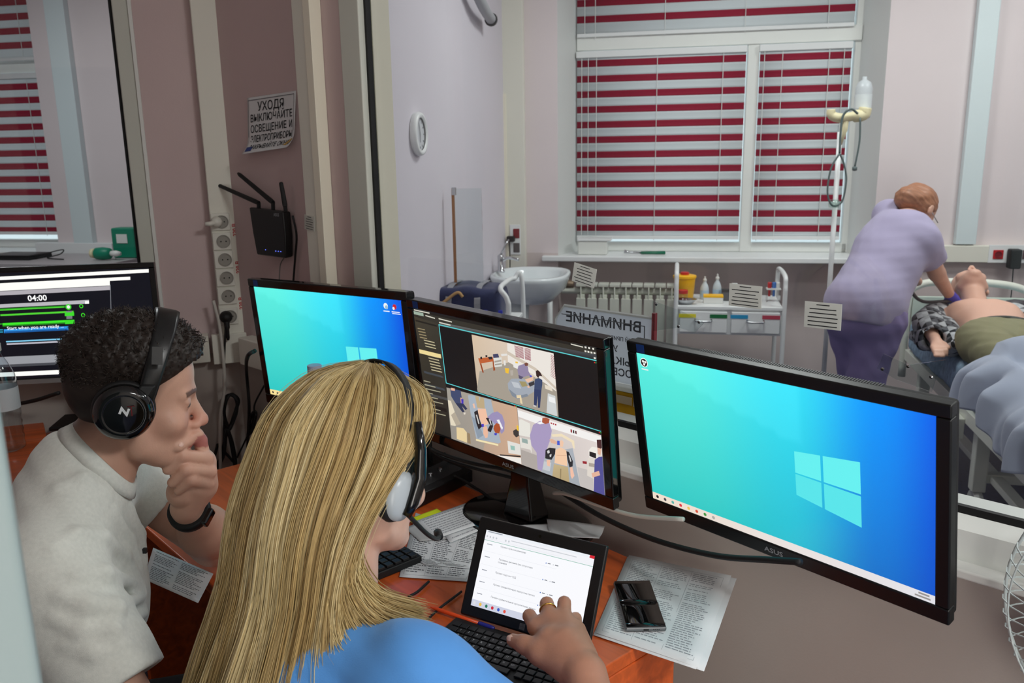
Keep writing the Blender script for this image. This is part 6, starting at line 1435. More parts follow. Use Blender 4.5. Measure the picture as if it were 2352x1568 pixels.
# ================= man in the white shirt
AZM = 66
rgM, ffM, uuM, fM = axes3(AZM, 8)
HM = V(-.640, 1.36, 1.155); RM_ = np.stack([rgM, ffM, uuM], 1)
LM = lambda x, y, z: HM + rgM * x + ffM * y + uuM * z
tM = thing('person', 'man in white t-shirt and black headphones, hand on mouth, seated at desk', 'person', loc=(HM[0] - .2 * fM[0], HM[1] - .2 * fM[1], .45))
C7 = HM - fM * .100 - Z1 * .085
SR, SLm = C7 - fM * .032 - Z1 * .135 + rgM * .185, C7 + fM * .075 - Z1 * .125 - rgM * .185
ER, WR_, HR = V(-.545, 1.06, .735), V(-.36, 1.16, .765), V(-.29, 1.20, .775)
EL = at_y(492, 1245, 1.53); WLm = at_y(428, 1165, 1.40)
PEL = C7 - fM * .17 - Z1 * .57
# left hand, closed at the mouth (photo positions at their depth)
hp = lambda u, v, y: at_y(u, v, y)
mc = [hp(460, 1010, 1.395), hp(474, 1052, 1.392), hp(482, 1082, 1.392), hp(478, 1110, 1.392)]
pip = [hp(431, 1010, 1.375), hp(420, 1046, 1.355), hp(426, 1078, 1.352), hp(440, 1102, 1.358)]
tip = [hp(408, 1026, 1.345), hp(386, 1078, 1.352), hp(396, 1108, 1.352), hp(410, 1126, 1.36)]
mcb = [hp(466, 1030, 1.405)] 
pal = WLm * .25 + (mc[1] + mc[2] + mc[3]) / 3 * .75
handL = [cap(WLm, hp(455, 1112, 1.405), .027, .034), cap(hp(455, 1112, 1.405), hp(462, 1062, 1.405), .034, .026), cap(hp(420, 1130, 1.39), hp(450, 1080, 1.40), .028, .028)]
for i in range(4):
    r0 = (.0100, .0104, .0100, .0094)[i]
    if i == 0: handL += chain([hp(466, 1040, 1.40), mc[0], hp(452, 998, 1.388), pip[0], tip[0]], [.012, .0112, .0108, .0104, .0090], .004)
    else: handL += chain([mc[i] + (pal - mc[i]) * .35, mc[i], pip[i], tip[i]], [.014, r0 + .0018, r0 + .0008, r0 - .001], .0035)
handL += chain([hp(425, 1130, 1.41), hp(408, 1090, 1.40), hp(398, 1055, 1.385)], [.016, .012, .010], .005)
loc_m = to_local(HM, RM_)
NBm = LM(0, -.022, -.055)
bodyM = [(cap(NBm, C7 + fM * .035 - Z1 * .01, .056, .060), .02), (cap(C7 + fM * .030 - Z1 * .01, C7 + fM * .0 - Z1 * .15, .060, .075), .03), (ell(C7 - Z1 * .28 - fM * .02, (.14, .075, .18), axes(rgM, Z1)), .04),
         (cap(C7 - Z1 * .09 - fM * .02, SR, .04, .045), .04), (cap(C7 - Z1 * .09 - fM * .02, SLm, .04, .042), .03), (cap(SR, ER, .052, .043), .02), (cap(ER, WR_, .042, .028), .015), (cap(WR_, HR, .026, .022), .01),
         (cap(SLm, EL, .047, .043), .02), (cap(EL + (WLm - EL) * .0, EL + (WLm - EL) * .35, .046, .046), .012), (cap(EL + (WLm - EL) * .35, WLm, .046, .027), .02)]
def fbodyM(P):
    d = union(bodyM, .02)(P)
    d = smin(d, headf(loc_m(P)), .012)
    return smin(d, union(handL, .0016)(P), .0035)
def colM(vs):
    c = np.ones((len(vs), 3)) * np.array(SK['fair']); q = loc_m(vs)
    hd = (q[:, 2] > -.14) & (np.abs(q[:, 0]) < .12) & (np.abs(q[:, 1]) < .15)
    lips = hd & (np.abs(q[:, 2] + .070) < .011) & (np.abs(q[:, 0]) < .024) & (q[:, 1] > .085)
    c[lips] = SK['lip']
    bl = np.exp(-(((np.abs(q[:, 0]) - .045) / .022) ** 2 + ((q[:, 2] + .03) / .025) ** 2)) * hd * (q[:, 1] > .02)
    c = c * (1 - .35 * bl[:, None]) + np.array(SK['blush']) * .35 * bl[:, None]
    ns = np.exp(-((q[:, 0] / .018) ** 2 + ((q[:, 2] + .036) / .016) ** 2)) * hd * (q[:, 1] > .09); c = c * (1 - .5 * ns[:, None]) + np.array(lin((204, 128, 112))) * .5 * ns[:, None]
    # knuckles and fingertips a little redder
    for p_ in pip + mc[1:]:
        k = np.exp(-((vs - p_) ** 2).sum(1) / .012 ** 2); c = c * (1 - .35 * k[:, None]) + np.array(SK['blush']) * .35 * k[:, None]
    # shaved sides of the hair and stubble shadow
    g = q[:, 2] - np.interp(q[:, 1], [-.10, -.06, -.02, .02, .05, .09], [-.085, -.06, -.02, -.02, .035, .074])
    sh_ = hd * np.clip(g / .035, 0, 1); c = c * (1 - .72 * sh_[:, None]) + np.array(lin((58, 44, 38))) * .72 * sh_[:, None]
    bw = hd & (np.abs(q[:, 2] - (.0200 + .10 * np.minimum(np.abs(q[:, 0]) - .012, .022) - .12 * np.maximum(0, np.abs(q[:, 0]) - .036))) < .0042) & (np.abs(q[:, 0]) > .012) & (np.abs(q[:, 0]) < .050) & (q[:, 1] > .06)
    c[bw] = lin((112, 82, 68))
    ey = hd & (np.abs(q[:, 2] - .0005) < .0035) & (np.abs(np.abs(q[:, 0]) - .033) < .010) & (q[:, 1] > .078)
    c[ey] = lin((96, 88, 84))
    return c
SKM = skin_tone('fair skin', (206, 160, 138))
skin('body', fbodyM, (-1.0, .92, .66), (-.22, 1.66, 1.32), .0031, SKM, tM, color=colM)
HAIRM = M('dark brown hair', (40, 30, 25), .55, attr='Col')
def hlineM(q): return q[:, 2] - np.interp(q[:, 1], [-.10, -.06, -.02, .005, .03, .055, .09], [-.075, -.055, -.005, .028, .035, .052, .078])
def hairM(P):
    q = loc_m(P); t_ = np.clip((q[:, 2] - .035) / .07, 0, 1); th_ = .002 + .020 * t_ * t_ * (3 - 2 * t_) + .004 * np.clip((q[:, 1]) / .08, 0, 1) * t_
    d = union([ell((0, -.006, .036), (.077, .098, .094)), (ell((0, .040, .048), (.062, .050, .058)), .02)], .015)(q) - th_
    d = d + t_ * (.0042 * wav(q, 210, 2) + .003 * wav(q, 420, 5))
    return smax(d, -hlineM(q), .006)
def flat(c): return lambda vs: np.ones((len(vs), 3)) * np.array(lin(c)) * (1 + .25 * wav(vs, 300, 1))[:, None]
lo = HM - .18; hi = HM + .22
skin('hair', hairM, lo, hi, .0035, HAIRM, tM, color=flat((40, 31, 26)))
# curls
N = 3600; th0 = rng.uniform(0, 6.283, N); z0 = rng.uniform(.0, 1, N)
ph = np.arccos(np.clip(1 - z0 * 1.05, -1, 1)); nrm = np.stack([np.sin(ph) * np.cos(th0), np.sin(ph) * np.sin(th0), np.cos(ph)], 1)
root = nrm * np.array([.077, .098, .094]) + np.array([0, -.006, .036]); fw_ = np.clip(root[:, 1] / .07, 0, 1)[:, None]; root = root + np.array([0, .012, .004]) * fw_
keep = hlineM(root) > .012; root = root[keep]; nrm = nrm[keep]; n = len(root)
tt = np.linspace(0, 1, 7); T1 = np.cross(nrm, rng.normal(size=(n, 3))); T1 /= np.linalg.norm(T1, axis=1, keepdims=True); T2 = np.cross(nrm, T1)
topk = np.clip((root[:, 2] - .03) / .06, .12, 1); ln = topk * rng.uniform(.018, .032, n); cr = topk * rng.uniform(.003, .0065, n); om = rng.uniform(5, 9, n); sg_ = rng.choice([-1, 1], n)
paths = root[:, None] + nrm[:, None] * (ln[:, None, None] * tt[None, :, None]) + T1[:, None] * (cr[:, None] * np.cos(om[:, None] * tt))[:, :, None] + T2[:, None] * (cr[:, None] * np.sin(om[:, None] * tt) * sg_[:, None])[:, :, None]
paths = paths @ RM_.T + HM
cols = np.array(lin((46, 35, 29)))[None] * rng.uniform(.6, 1.7, (n, 1))
tag(ribbons('hair_curls', paths, np.full(n, .0011), cols, HAIRM, tM), kind='stuff')
# t-shirt
SHIRT = M('off white cotton', (226, 226, 218), .9, noise=(160, .05), bump=(900, .25), sheen=.2)
hemC = SR + (ER - SR) * .70; hemN = unit(ER - SR)
hemL = SLm + (EL - SLm) * .40; hemLN = unit(EL - SLm)
foldsM = []
def fold(u0, v0, y0, u1, v1, y1, um, vm, ym, r=.010): 
    a, b, c = at_y(u0, v0, y0), at_y(um, vm, ym), at_y(u1, v1, y1); foldsM.extend([(cap(a, b, r * .55, r), .022), (cap(b, c, r, r * .5), .022)])
axm = axes(rgM, unit(C7 - PEL))
AP = at_y(338, 1292, 1.16).astype(np.float32)        # where the sleeve creases meet under the arm
def torM(P):
    t = union([ell(C7 - Z1 * .21 - fM * .055, (.190, .112, .20), axm), (ell(C7 - Z1 * .41 - fM * .08, (.175, .135, .24), axm), .06), (cap(C7 - Z1 * .045 + rgM * .03 - fM * .005, SR, .062, .060), .05), (cap(C7 - Z1 * .045 - rgM * .03 - fM * .005, SLm, .062, .060), .05), (ell(C7 - Z1 * .26 + fM * .005, (.145, .085, .14), axm), .05), (cap(C7 - Z1 * .025 + fM * .012, C7 - Z1 * .13 - fM * .02, .070, .085), .03)], .05)(P)
    return t + .006 * wav(P, 15, 3) + .002 * wav(P, 50, 6)
nkA, nkB = NBm + (NBm - C7) * .2, C7 + fM * .035 - Z1 * .02
def shirtM(P):
    tor = smax(torM(P), -cap(nkA, nkB, .0655, .0655)(P), .006)
    sr = cap(SR - (ER - SR) * .08, ER, .076, .080)(P) + .003 * wav(P, 28, 8)
    sr = smax(sr, (P - hemC.astype(np.float32)) @ hemN.astype(np.float32), .004)
    sl = smax(cap(SLm, EL, .064, .066)(P) + .004 * wav(P, 30, 4), (P - hemL.astype(np.float32)) @ hemLN.astype(np.float32), .004)
    d = smin(smin(tor, sr, .03), sl, .018)
    for f_ in FOLDS: d = smin(d, f_(P), .012)
    inner = np.minimum(cap(SR + (ER - SR) * .60, ER + (ER - SR) * .2, .062, .070)(P), cap(SLm + (EL - SLm) * .36, EL, .054, .058)(P))
    return smax(d, -inner, .003)
FOLDS = []
def on_shirt(u, v):
    k = unit(ray(u, v)); ts = np.linspace(.9, 2.0, 900); d_ = shirtM((EYE + ts[:, None] * k).astype(np.float32)); i = int(np.argmax(d_ < 0)); return EYE + k * (ts[i] + .003) if (d_ < 0).any() else None
todo = []
for pts, r_ in (([(118, 1262), (175, 1226), (235, 1232), (288, 1276), (318, 1330)], .009), ([(175, 1322), (238, 1318), (292, 1338), (326, 1356)], .013), ([(140, 1366), (200, 1392), (262, 1398), (322, 1372)], .015), ([(128, 1420), (190, 1452), (256, 1450), (330, 1408)], .014), ([(300, 1165), (318, 1225), (332, 1290)], .010), ([(262, 1170), (296, 1236), (322, 1300)], .008), ([(130, 1120), (190, 1100), (250, 1140)], .008), ([(150, 1480), (215, 1500), (290, 1478)], .010)):
    Q = [on_shirt(*p_) for p_ in pts]; Q = [q_ for q_ in Q if q_ is not None]
    for i in range(len(Q) - 1): n_ = len(Q) - 1; todo.append(cap(Q[i], Q[i + 1], r_ * (.45 + .55 * math.sin(math.pi * (i + .15) / (n_ + .3))), r_ * (.45 + .55 * math.sin(math.pi * (i + 1.15) / (n_ + .3)))))
FOLDS = todo
skin('t_shirt', shirtM, (-1.12, .90, .62), (-.36, 1.74, 1.16), .0055, SHIRT, tM)
# ribbed collar lying where the neck opening meets the shirt
cn = unit(nkA - nkB); ca_ = axes(rgM, cn); ring = []
for a in np.linspace(0, 6.2832, 49)[:-1]:
    e = ca_[:, 0] * math.cos(a) + ca_[:, 1] * math.sin(a); hs = np.linspace(.16, -.16, 200); Q = (nkB + cn * hs[:, None] + e * .066).astype(np.float32); d_ = torM(Q)
    i = int(np.argmax(d_ < 0)) if (d_ < 0).any() else 199
    ring.append(hs[i])
hz_ = np.array(ring); hz_ = np.convolve(np.r_[hz_[-4:], hz_, hz_[:4]], np.ones(9) / 9, 'valid')
mb = MB(); rp = [nkB + cn * (hz_[i % 48] + .001) + (ca_[:, 0] * math.cos(i * 6.2832 / 48) + ca_[:, 1] * math.sin(i * 6.2832 / 48)) * .0685 for i in range(49)]
vs = []
for i, p_ in enumerate(rp):
    e = unit(p_ - nkB - cn * ((p_ - nkB) @ cn))
    for h_, o_ in ((.010, -.004), (.010, .001), (.0, .006), (-.012, .013), (-.013, .008), (0, 0)): vs.append(p_ + cn * h_ + e * o_)
fs = [(i * 6 + j, i * 6 + (j + 1) % 6, i * 6 + 6 + (j + 1) % 6, i * 6 + 6 + j) for i in range(48) for j in range(6)]
mb.add(vs, fs); mb.obj('collar', SHIRT, tM, world=True, smooth=True)
p = at_y(333, 1264, 1.27); mb = MB(); mb.box((-.003, -.003, -.004), (.003, .003, .004), frame(p)); mb.obj('shirt_tag', BLKM, tM, world=True)
NAIL = M('finger nail', (226, 186, 170), .3)
for i in (0,):
    a, b = pip[i], tip[i]; dd = unit(b - a); vw = unit(EYE - b); nn_ = unit(vw - dd * (vw @ dd)); mb = MB(); mb.lathe([(.0, .0016), (.0040, .0012), (.0048, 0)], 14, frame(b + nn_ * .0078 - dd * .001, x=dd, z=nn_) @ Matrix.Diagonal((1.3, .9, 1, 1)), caps=False); mb.obj('finger_nail', NAIL, tM, world=True, smooth=True)
# trousers, seat (mostly hidden)
TRO = M('dark trousers', (30, 30, 34), .9, bump=(300, .2))
kneeR, kneeL = PEL + fM * .42 + rgM * .10 - Z1 * .02, PEL + fM * .42 - rgM * .10 - Z1 * .02
def legsM(P): return union([ell(PEL, (.17, .14, .12), axes(rgM, Z1)), cap(PEL + rgM * .09, kneeR, .085, .065), cap(PEL - rgM * .09, kneeL, .085, .065), cap(kneeR, V(kneeR[0], kneeR[1], .06), .062, .045), cap(kneeL, V(kneeL[0], kneeL[1], .06), .062, .045)], .03)(P)
skin('trousers', legsM, np.minimum(PEL, kneeR) - V(.3, .3, .5), np.maximum(PEL, kneeL) + V(.3, .3, .2), .016, TRO, tM)
# over-ear headphones
th_ = thing('headphones', 'black over-ear headphones with wide band on the man head', 'headphones', frame(HM, x=rgM, y=ffM))
tilt = Matrix.Rotation(math.radians(-9), 4, 'X')
for s in (-1, 1):
    cm = tilt @ frame((s * .082, -.014, .006), z=(s, 0, 0), y=(0, 0, 1))
    mb = MB(); mb.lathe([(.030, .000), (.044, .002), (.047, .010), (.045, .017), (.040, .019)], 36, cm); mb.obj('ear_pad', BLKM, th_, smooth=True)
    mb = MB(); mb.lathe([(.042, .019), (.0445, .023), (.0435, .033), (.037, .0405), (.030, .0425), (.029, .0418), (.0275, .0425), (.012, .0440), (.0, .0443)], 44, cm, caps=False); mb.obj('ear_cup', BLKG, th_, smooth=True)
mb = MB(); P_ = []
for a in np.linspace(math.radians(-4), math.radians(184), 33):
    P_.append((.0985 * math.cos(a), .012 + .012 * math.sin(a), .020 + .138 * math.sin(a)))
vs = []; fs = []
for i, p in enumerate(P_):
    k = abs(i - 16) / 16; w_ = .019 - .006 * k; q0 = Vector((0, 0, .03)); nrm_ = (Vector(p) - q0).normalized(); th2 = .0045
    for sy, so in ((-w_, -th2), (w_, -th2), (w_, th2 * .6), (w_ * .7, th2), (-w_ * .7, th2), (-w_, th2 * .6)): vs.append(tilt @ (Vector(p) + nrm_ * so + Vector((0, sy, 0))))
for i in range(32):
    for j in range(6): fs.append((i * 6 + j, i * 6 + (j + 1) % 6, i * 6 + 6 + (j + 1) % 6, i * 6 + 6 + j))
fs += [tuple(range(6)), tuple(range(192, 198))]; mb.add(vs, fs); mb.obj('headband', M('satin black plastic', (24, 24, 25), .3), th_, smooth=True)
for s in (-1, 1):
    A_ = [tilt @ Vector((s * (.106 + .012 * k), .012 - .026 * k * .9, .058 - .066 * k)) for k in (0, .35, .7, 1)]
    mb = MB()
    vs = []
    for k, p in enumerate(A_):
        w_ = (.011, .012, .013, .011)[k]; d_ = (.006, .006, .007, .004)[k]
        for sx, sy in ((-1, -1), (1, -1), (1, 1), (-1, 1)): vs.append(p + Vector((sx * d_, sy * w_, -.004 if k == 0 else 0)))
    mb.add(vs, [(0, 1, 2, 3), (12, 13, 14, 15)] + [(r * 4 + i, r * 4 + (i + 1) % 4, r * 4 + 4 + (i + 1) % 4, r * 4 + 4 + i) for r in range(3) for i in range(4)]); mb.obj('yoke', BLKM, th_, bevel=.003)
    mb = MB(); pp = tilt @ Vector((s * .1045, .016, .102)); mb.box((-.001, -.008, -.014), (.001, .008, .014), frame(pp, x=(s, 0, .42), y=(0, 1, 0))); mb.obj('band_plate', M('dark grey plate', (70, 70, 70), .2, metal=.5), th_)
cm = tilt @ frame((.1275, -.014, .012), z=(1, 0, 0), x=(0, .96, .28))
mb = MB(); put_text(mb, 'Z', .017, cm @ Matrix.Rotation(math.radians(65), 4, 'Z'), .06); mb.obj('logo_mark', M('white print', (224, 226, 228), .5), th_)
mb = MB(); mb.box((.009, -.008, 0), (.0105, .006, .0004), cm); mb.box((.0045, .0068, 0), (.0150, .0078, .0004), cm); mb.obj('logo_bracket', M('dark red print', (110, 20, 26), .5), th_)
tw = thing('wristband', 'black wristband on the man left wrist', 'wristband', rot_to(WLm + (EL - WLm) * .10, unit(WLm - EL)))
mb = MB(); mb.lathe([(.0335, -.010), (.0365, -.009), (.0375, 0), (.0365, .009), (.0335, .010)], 36); mb.obj('band', BLKM, tw, smooth=True)
q = _MX[tw.name].inverted() @ Vector(EYE); a = math.atan2(q.y, q.x) + .5
mb = MB(); mb.box((-.006, -.016, -.010), (.006, .016, .010), Matrix.Rotation(a, 4, 'Z') @ Matrix.Translation((.037, 0, 0))); mb.obj('tracker_case', BLKG, tw, bevel=.004)

# ================= woman with long blonde hair
AZW = 43
rgW, ffW, uuW, fW = axes3(AZW, 12)
HW = V(-.214, 1.06, 1.140); RW = np.stack([rgW, ffW, uuW], 1); loc_w = to_local(HW, RW)
LW = lambda x, y, z: HW + rgW * x + ffW * y + uuW * z
tW = thing('person', 'woman with long blonde hair in blue scrubs, touching the tablet, seen from behind', 'person', loc=(HW[0] - .2 * fW[0], HW[1] - .2 * fW[1], .45))
C7w = HW - fW * .085 - Z1 * .135
SRw, SLw = C7w + fW * .03 - Z1 * .070 + rgW * .195, C7w + fW * .02 - Z1 * .11 - rgW * .155
NBw = LW(0, -.03, -.06)
# right forearm and hand reaching to the tablet
WRw = at_y(1345, 1548, 1.055); ERw = V(.135, .86, .73)
kn = [at_y(1232, 1440, 1.165), at_y(1262, 1418, 1.175), at_y(1296, 1420, 1.170), at_y(1325, 1448, 1.150)]
pi_ = [at_y(1216, 1414, 1.195), at_y(1256, 1386, 1.205), at_y(1296, 1384, 1.200), at_y(1322, 1420, 1.185)]
ti_ = [at_y(1218, 1428, 1.228), at_y(1254, 1404, 1.240), at_y(1288, 1406, 1.235), at_y(1312, 1440, 1.21)]
handR = [cap(WRw, at_y(1300, 1490, 1.11), .027, .033), cap(WRw, at_y(1265, 1475, 1.12), .026, .024)]
for i in range(4):
    r0 = (.0100, .0103, .0098, .0088)[i]; base = WRw + (kn[i] - WRw) * .30
    handR += chain([base, kn[i]], [.020, .0145], .012) + chain([kn[i], pi_[i], ti_[i]], [r0 + .0022, r0 + .0004, r0 - .0016], .004)
handR += chain([at_y(1300, 1530, 1.08), at_y(1240, 1500, 1.105), at_y(1205, 1480, 1.125), at_y(1178, 1470, 1.14)], [.024, .0165, .0125, .0100], .010)
bodyW = [(cap(NBw, C7w + fW * .04 + Z1 * .02, .048, .054), .02), (cap(C7w + fW * .04 + Z1 * .02, C7w + fW * .02 - Z1 * .1, .054, .085), .03), (ell(C7w - Z1 * .2, (.14, .09, .19), axes(rgW, Z1)), .04), (cap(SRw, SLw, .045, .045), .03), (cap(SRw, ERw, .046, .040), .02), (cap(ERw, WRw, .040, .026), .015)]
ELw = SLw + V(-.05, .10, -.24); WLw = ELw + V(.16, .17, .05)
bodyW += [(cap(SLw, ELw, .046, .038), .02), (cap(ELw, WLw, .037, .026), .015), (cap(WLw, WLw + V(.07, .06, -.0), .026, .022), .015)]
def fbodyW(P):
    d = union(bodyW, .02)(P); d = smin(d, headf(loc_w(P), 1.0), .012); return d
def fhandW(P): return smin(union([(cap(ERw, WRw, .040, .026), .015)], .02)(P), union(handR, .004)(P), .010)
def colW(vs):
    c = np.ones((len(vs), 3)) * np.array(lin((214, 170, 150))); q = loc_w(vs); hd = (q[:, 2] > -.14) & (np.abs(q[:, 0]) < .12) & (np.abs(q[:, 1]) < .15)
    lips = hd & (np.abs(q[:, 2] + .070) < .011) & (np.abs(q[:, 0]) < .024) & (q[:, 1] > .085); c[lips] = lin((188, 104, 104))
    hh = ((vs[:, 2] < .93) & (vs[:, 0] > -.02)); c[hh] = np.array(lin((184, 132, 108)))  # hand darkened in the skin colour, standing for the dim light on it
    for p_ in kn + pi_: k = np.exp(-((vs - p_) ** 2).sum(1) / .011 ** 2); c = c * (1 - .25 * k[:, None]) + np.array(lin((170, 112, 92))) * .25 * k[:, None]
    return c
SKW = skin_tone('light skin', (214, 170, 150))
def fallW(P): return smin(fbodyW(P), fhandW(P), .01)
# one continuous body: coarse grid for the trunk, finer hand grown on the same field
skin('body', fallW, (-.62, .62, .62), (.24, 1.34, 1.30), .0036, SKW, tW, color=colW)
for p_, t_ in ((pi_[0], ti_[0]),):
    pass
GOLD = M('gold', (206, 164, 84), .25, metal=1.0)
trg = thing('ring', 'thin gold ring on the woman finger over the tablet', 'ring', rot_to(kn[1] + (pi_[1] - kn[1]) * .55, unit(pi_[1] - kn[1])))
mb = MB(); mb.tube([(.0128 * math.cos(a), .0128 * math.sin(a), 0) for a in np.linspace(0, 6.2832, 33)], .0013, 6, caps=False); mb.obj('band', GOLD, trg, smooth=True)
tn = at_y(1178, 1470, 1.14); dd = unit(tn - at_y(1205, 1480, 1.125)); vw = unit(EYE - tn + Z1 * .3); nn_ = unit(vw - dd * (vw @ dd))
mb = MB(); mb.lathe([(.0, .0014), (.0048, .001), (.0058, -.0008)], 14, frame(tn + nn_ * .0088, x=dd, z=nn_) @ Matrix.Diagonal((1.25, .9, 1, 1)), caps=False); mb.obj('thumb_nail', NAIL, tW, world=True, smooth=True)
SCRUB = M('light blue scrub cotton', (84, 150, 222), .85, noise=(14, .04), bump=(700, .2), sheen=.15)
axw = axes(rgW, Z1)
hemW = SRw + (ERw - SRw) * .62; hemWN = unit(ERw - SRw)
def scrubW(P):
    d = union([ell(C7w - Z1 * .22 - fW * .0, (.168, .112, .19), axw), (ell(C7w - Z1 * .40 - fW * .03, (.165, .13, .24), axw), .06), (cap(C7w - Z1 * .065 + rgW * .05 - fW * .01, SRw, .055, .054), .04), (cap(C7w - Z1 * .07 - rgW * .05 - fW * .01, SLw, .055, .050), .04)], .05)(P) + .005 * wav(P, 16, 1) + .0015 * wav(P, 60, 3)
    nk = np.minimum(cap(NBw, C7w + fW * .02 - Z1 * .0, .058, .072)(P), cap(C7w + fW * .04, C7w + fW * .15 - Z1 * .10, .06, .05)(P)); nk = np.minimum(nk, cap(C7w + Z1 * .03 - fW * .05, C7w - fW * .10 - Z1 * .03, .05, .045)(P)); d = smax(d, -nk, .008)
    sr = smax(cap(SRw - (ERw - SRw) * .05, ERw, .062, .068)(P) + .005 * wav(P, 26, 4), (P - hemW.astype(np.float32)) @ hemWN.astype(np.float32), .004)
    hl = SLw + (ELw - SLw) * .6; hn = unit(ELw - SLw); sl = smax(cap(SLw, ELw, .058, .062)(P), (P - hl.astype(np.float32)) @ hn.astype(np.float32), .004)
    d = smin(smin(d, sr, .03), sl, .03)
    return smax(d, -np.minimum(cap(SRw + (ERw - SRw) * .5, ERw, .050, .058)(P), cap(SLw + (ELw - SLw) * .5, ELw, .048, .054)(P)), .003)
skin('scrub_top', scrubW, (-.62, .56, .46), (.16, 1.34, 1.10), .006, SCRUB, tW)
PELw = C7w - fW * .10 - Z1 * .52
kR, kL = PELw + fW * .42 + rgW * .10, PELw + fW * .42 - rgW * .10
skin('trousers', lambda P: union([ell(PELw, (.18, .14, .12), axw), cap(PELw + rgW * .09, kR, .085, .06), cap(PELw - rgW * .09, kL, .085, .06), cap(kR, V(kR[0], kR[1], .06), .06, .045), cap(kL, V(kL[0], kL[1], .06), .06, .045)], .03)(P), np.minimum(PELw, kR) - V(.3, .4, .5), np.maximum(PELw, kL) + V(.35, .3, .2), .018, M('blue scrub trousers', (60, 110, 180), .9), tW)
# hair: guides round the head, strands follow them
GUIDE = [   # angle from the face (deg, clockwise seen from above) -> local points (x right, y front, z up) then world drift
    (38,  [(.012, .03, .137), (.045, .070, .112), (.076, .058, .072), (.089, .018, .036), (.090, -.030, -.008), (.086, -.062, -.065), (.098, -.050, -.120), (.128, -.015, -.143), (.145, .0, -.150)]),
    (70,  [(.012, .02, .140), (.060, .045, .113), (.092, .020, .062), (.096, -.020, .010), (.092, -.055, -.045), (.092, -.080, -.10), (.114, -.070, -.142), (.152, -.048, -.160), (.172, -.035, -.166)]),
    (105, [(.010, .01, .142), (.062, .005, .118), (.096, -.018, .060), (.099, -.045, .000), (.092, -.078, -.06), (.088, -.100, -.115), (.098, -.110, -.165), (.120, -.106, -.195), (.138, -.09, -.212)]),
    (140, [(.006, .0, .143), (.050, -.045, .122), (.082, -.080, .065), (.084, -.100, .000), (.074, -.118, -.08), (.062, -.135, -.16), (.055, -.155, -.24), (.050, -.170, -.32), (.045, -.180, -.38)]),
    (180, [(.002, -.01, .143), (.012, -.068, .124), (.022, -.116, .070), (.020, -.130, .000), (.008, -.145, -.08), (-.008, -.165, -.17), (-.020, -.195, -.26), (-.030, -.222, -.35), (-.04, -.24, -.44)]),
    (220, [(-.004, -.005, .143), (-.038, -.058, .123), (-.062, -.100, .070), (-.070, -.118, .000), (-.082, -.140, -.08), (-.100, -.165, -.17), (-.118, -.195, -.26), (-.135, -.222, -.35), (-.15, -.24, -.45)]),
    (255, [(-.006, .0, .142), (-.056, -.024, .120), (-.090, -.045, .066), (-.102, -.058, .000), (-.122, -.078, -.08), (-.148, -.105, -.17), (-.172, -.135, -.26), (-.192, -.165, -.35), (-.21, -.18, -.45)]),
    (290, [(-.006, .015, .140), (-.060, .028, .112), (-.094, .012, .058), (-.106, -.005, -.005), (-.122, -.022, -.09), (-.146, -.040, -.18), (-.170, -.065, -.27), (-.190, -.09, -.36), (-.21, -.11, -.45)]),
    (322, [(-.006, .03, .137), (-.046, .066, .108), (-.078, .060, .052), (-.094, .045, -.015), (-.106, .030, -.10), (-.12, .012, -.19), (-.14, -.01, -.28), (-.15, -.03, -.36), (-.16, -.05, -.44)])]
ga = np.array([g[0] for g in GUIDE], float); gp = np.array([g[1] for g in GUIDE]); KS = 24
def dense(row): return np.array(smooth_path(list(row), 5))
gd = np.stack([dense(r_) for r_ in gp]); tq = np.linspace(0, 1, gd.shape[1])
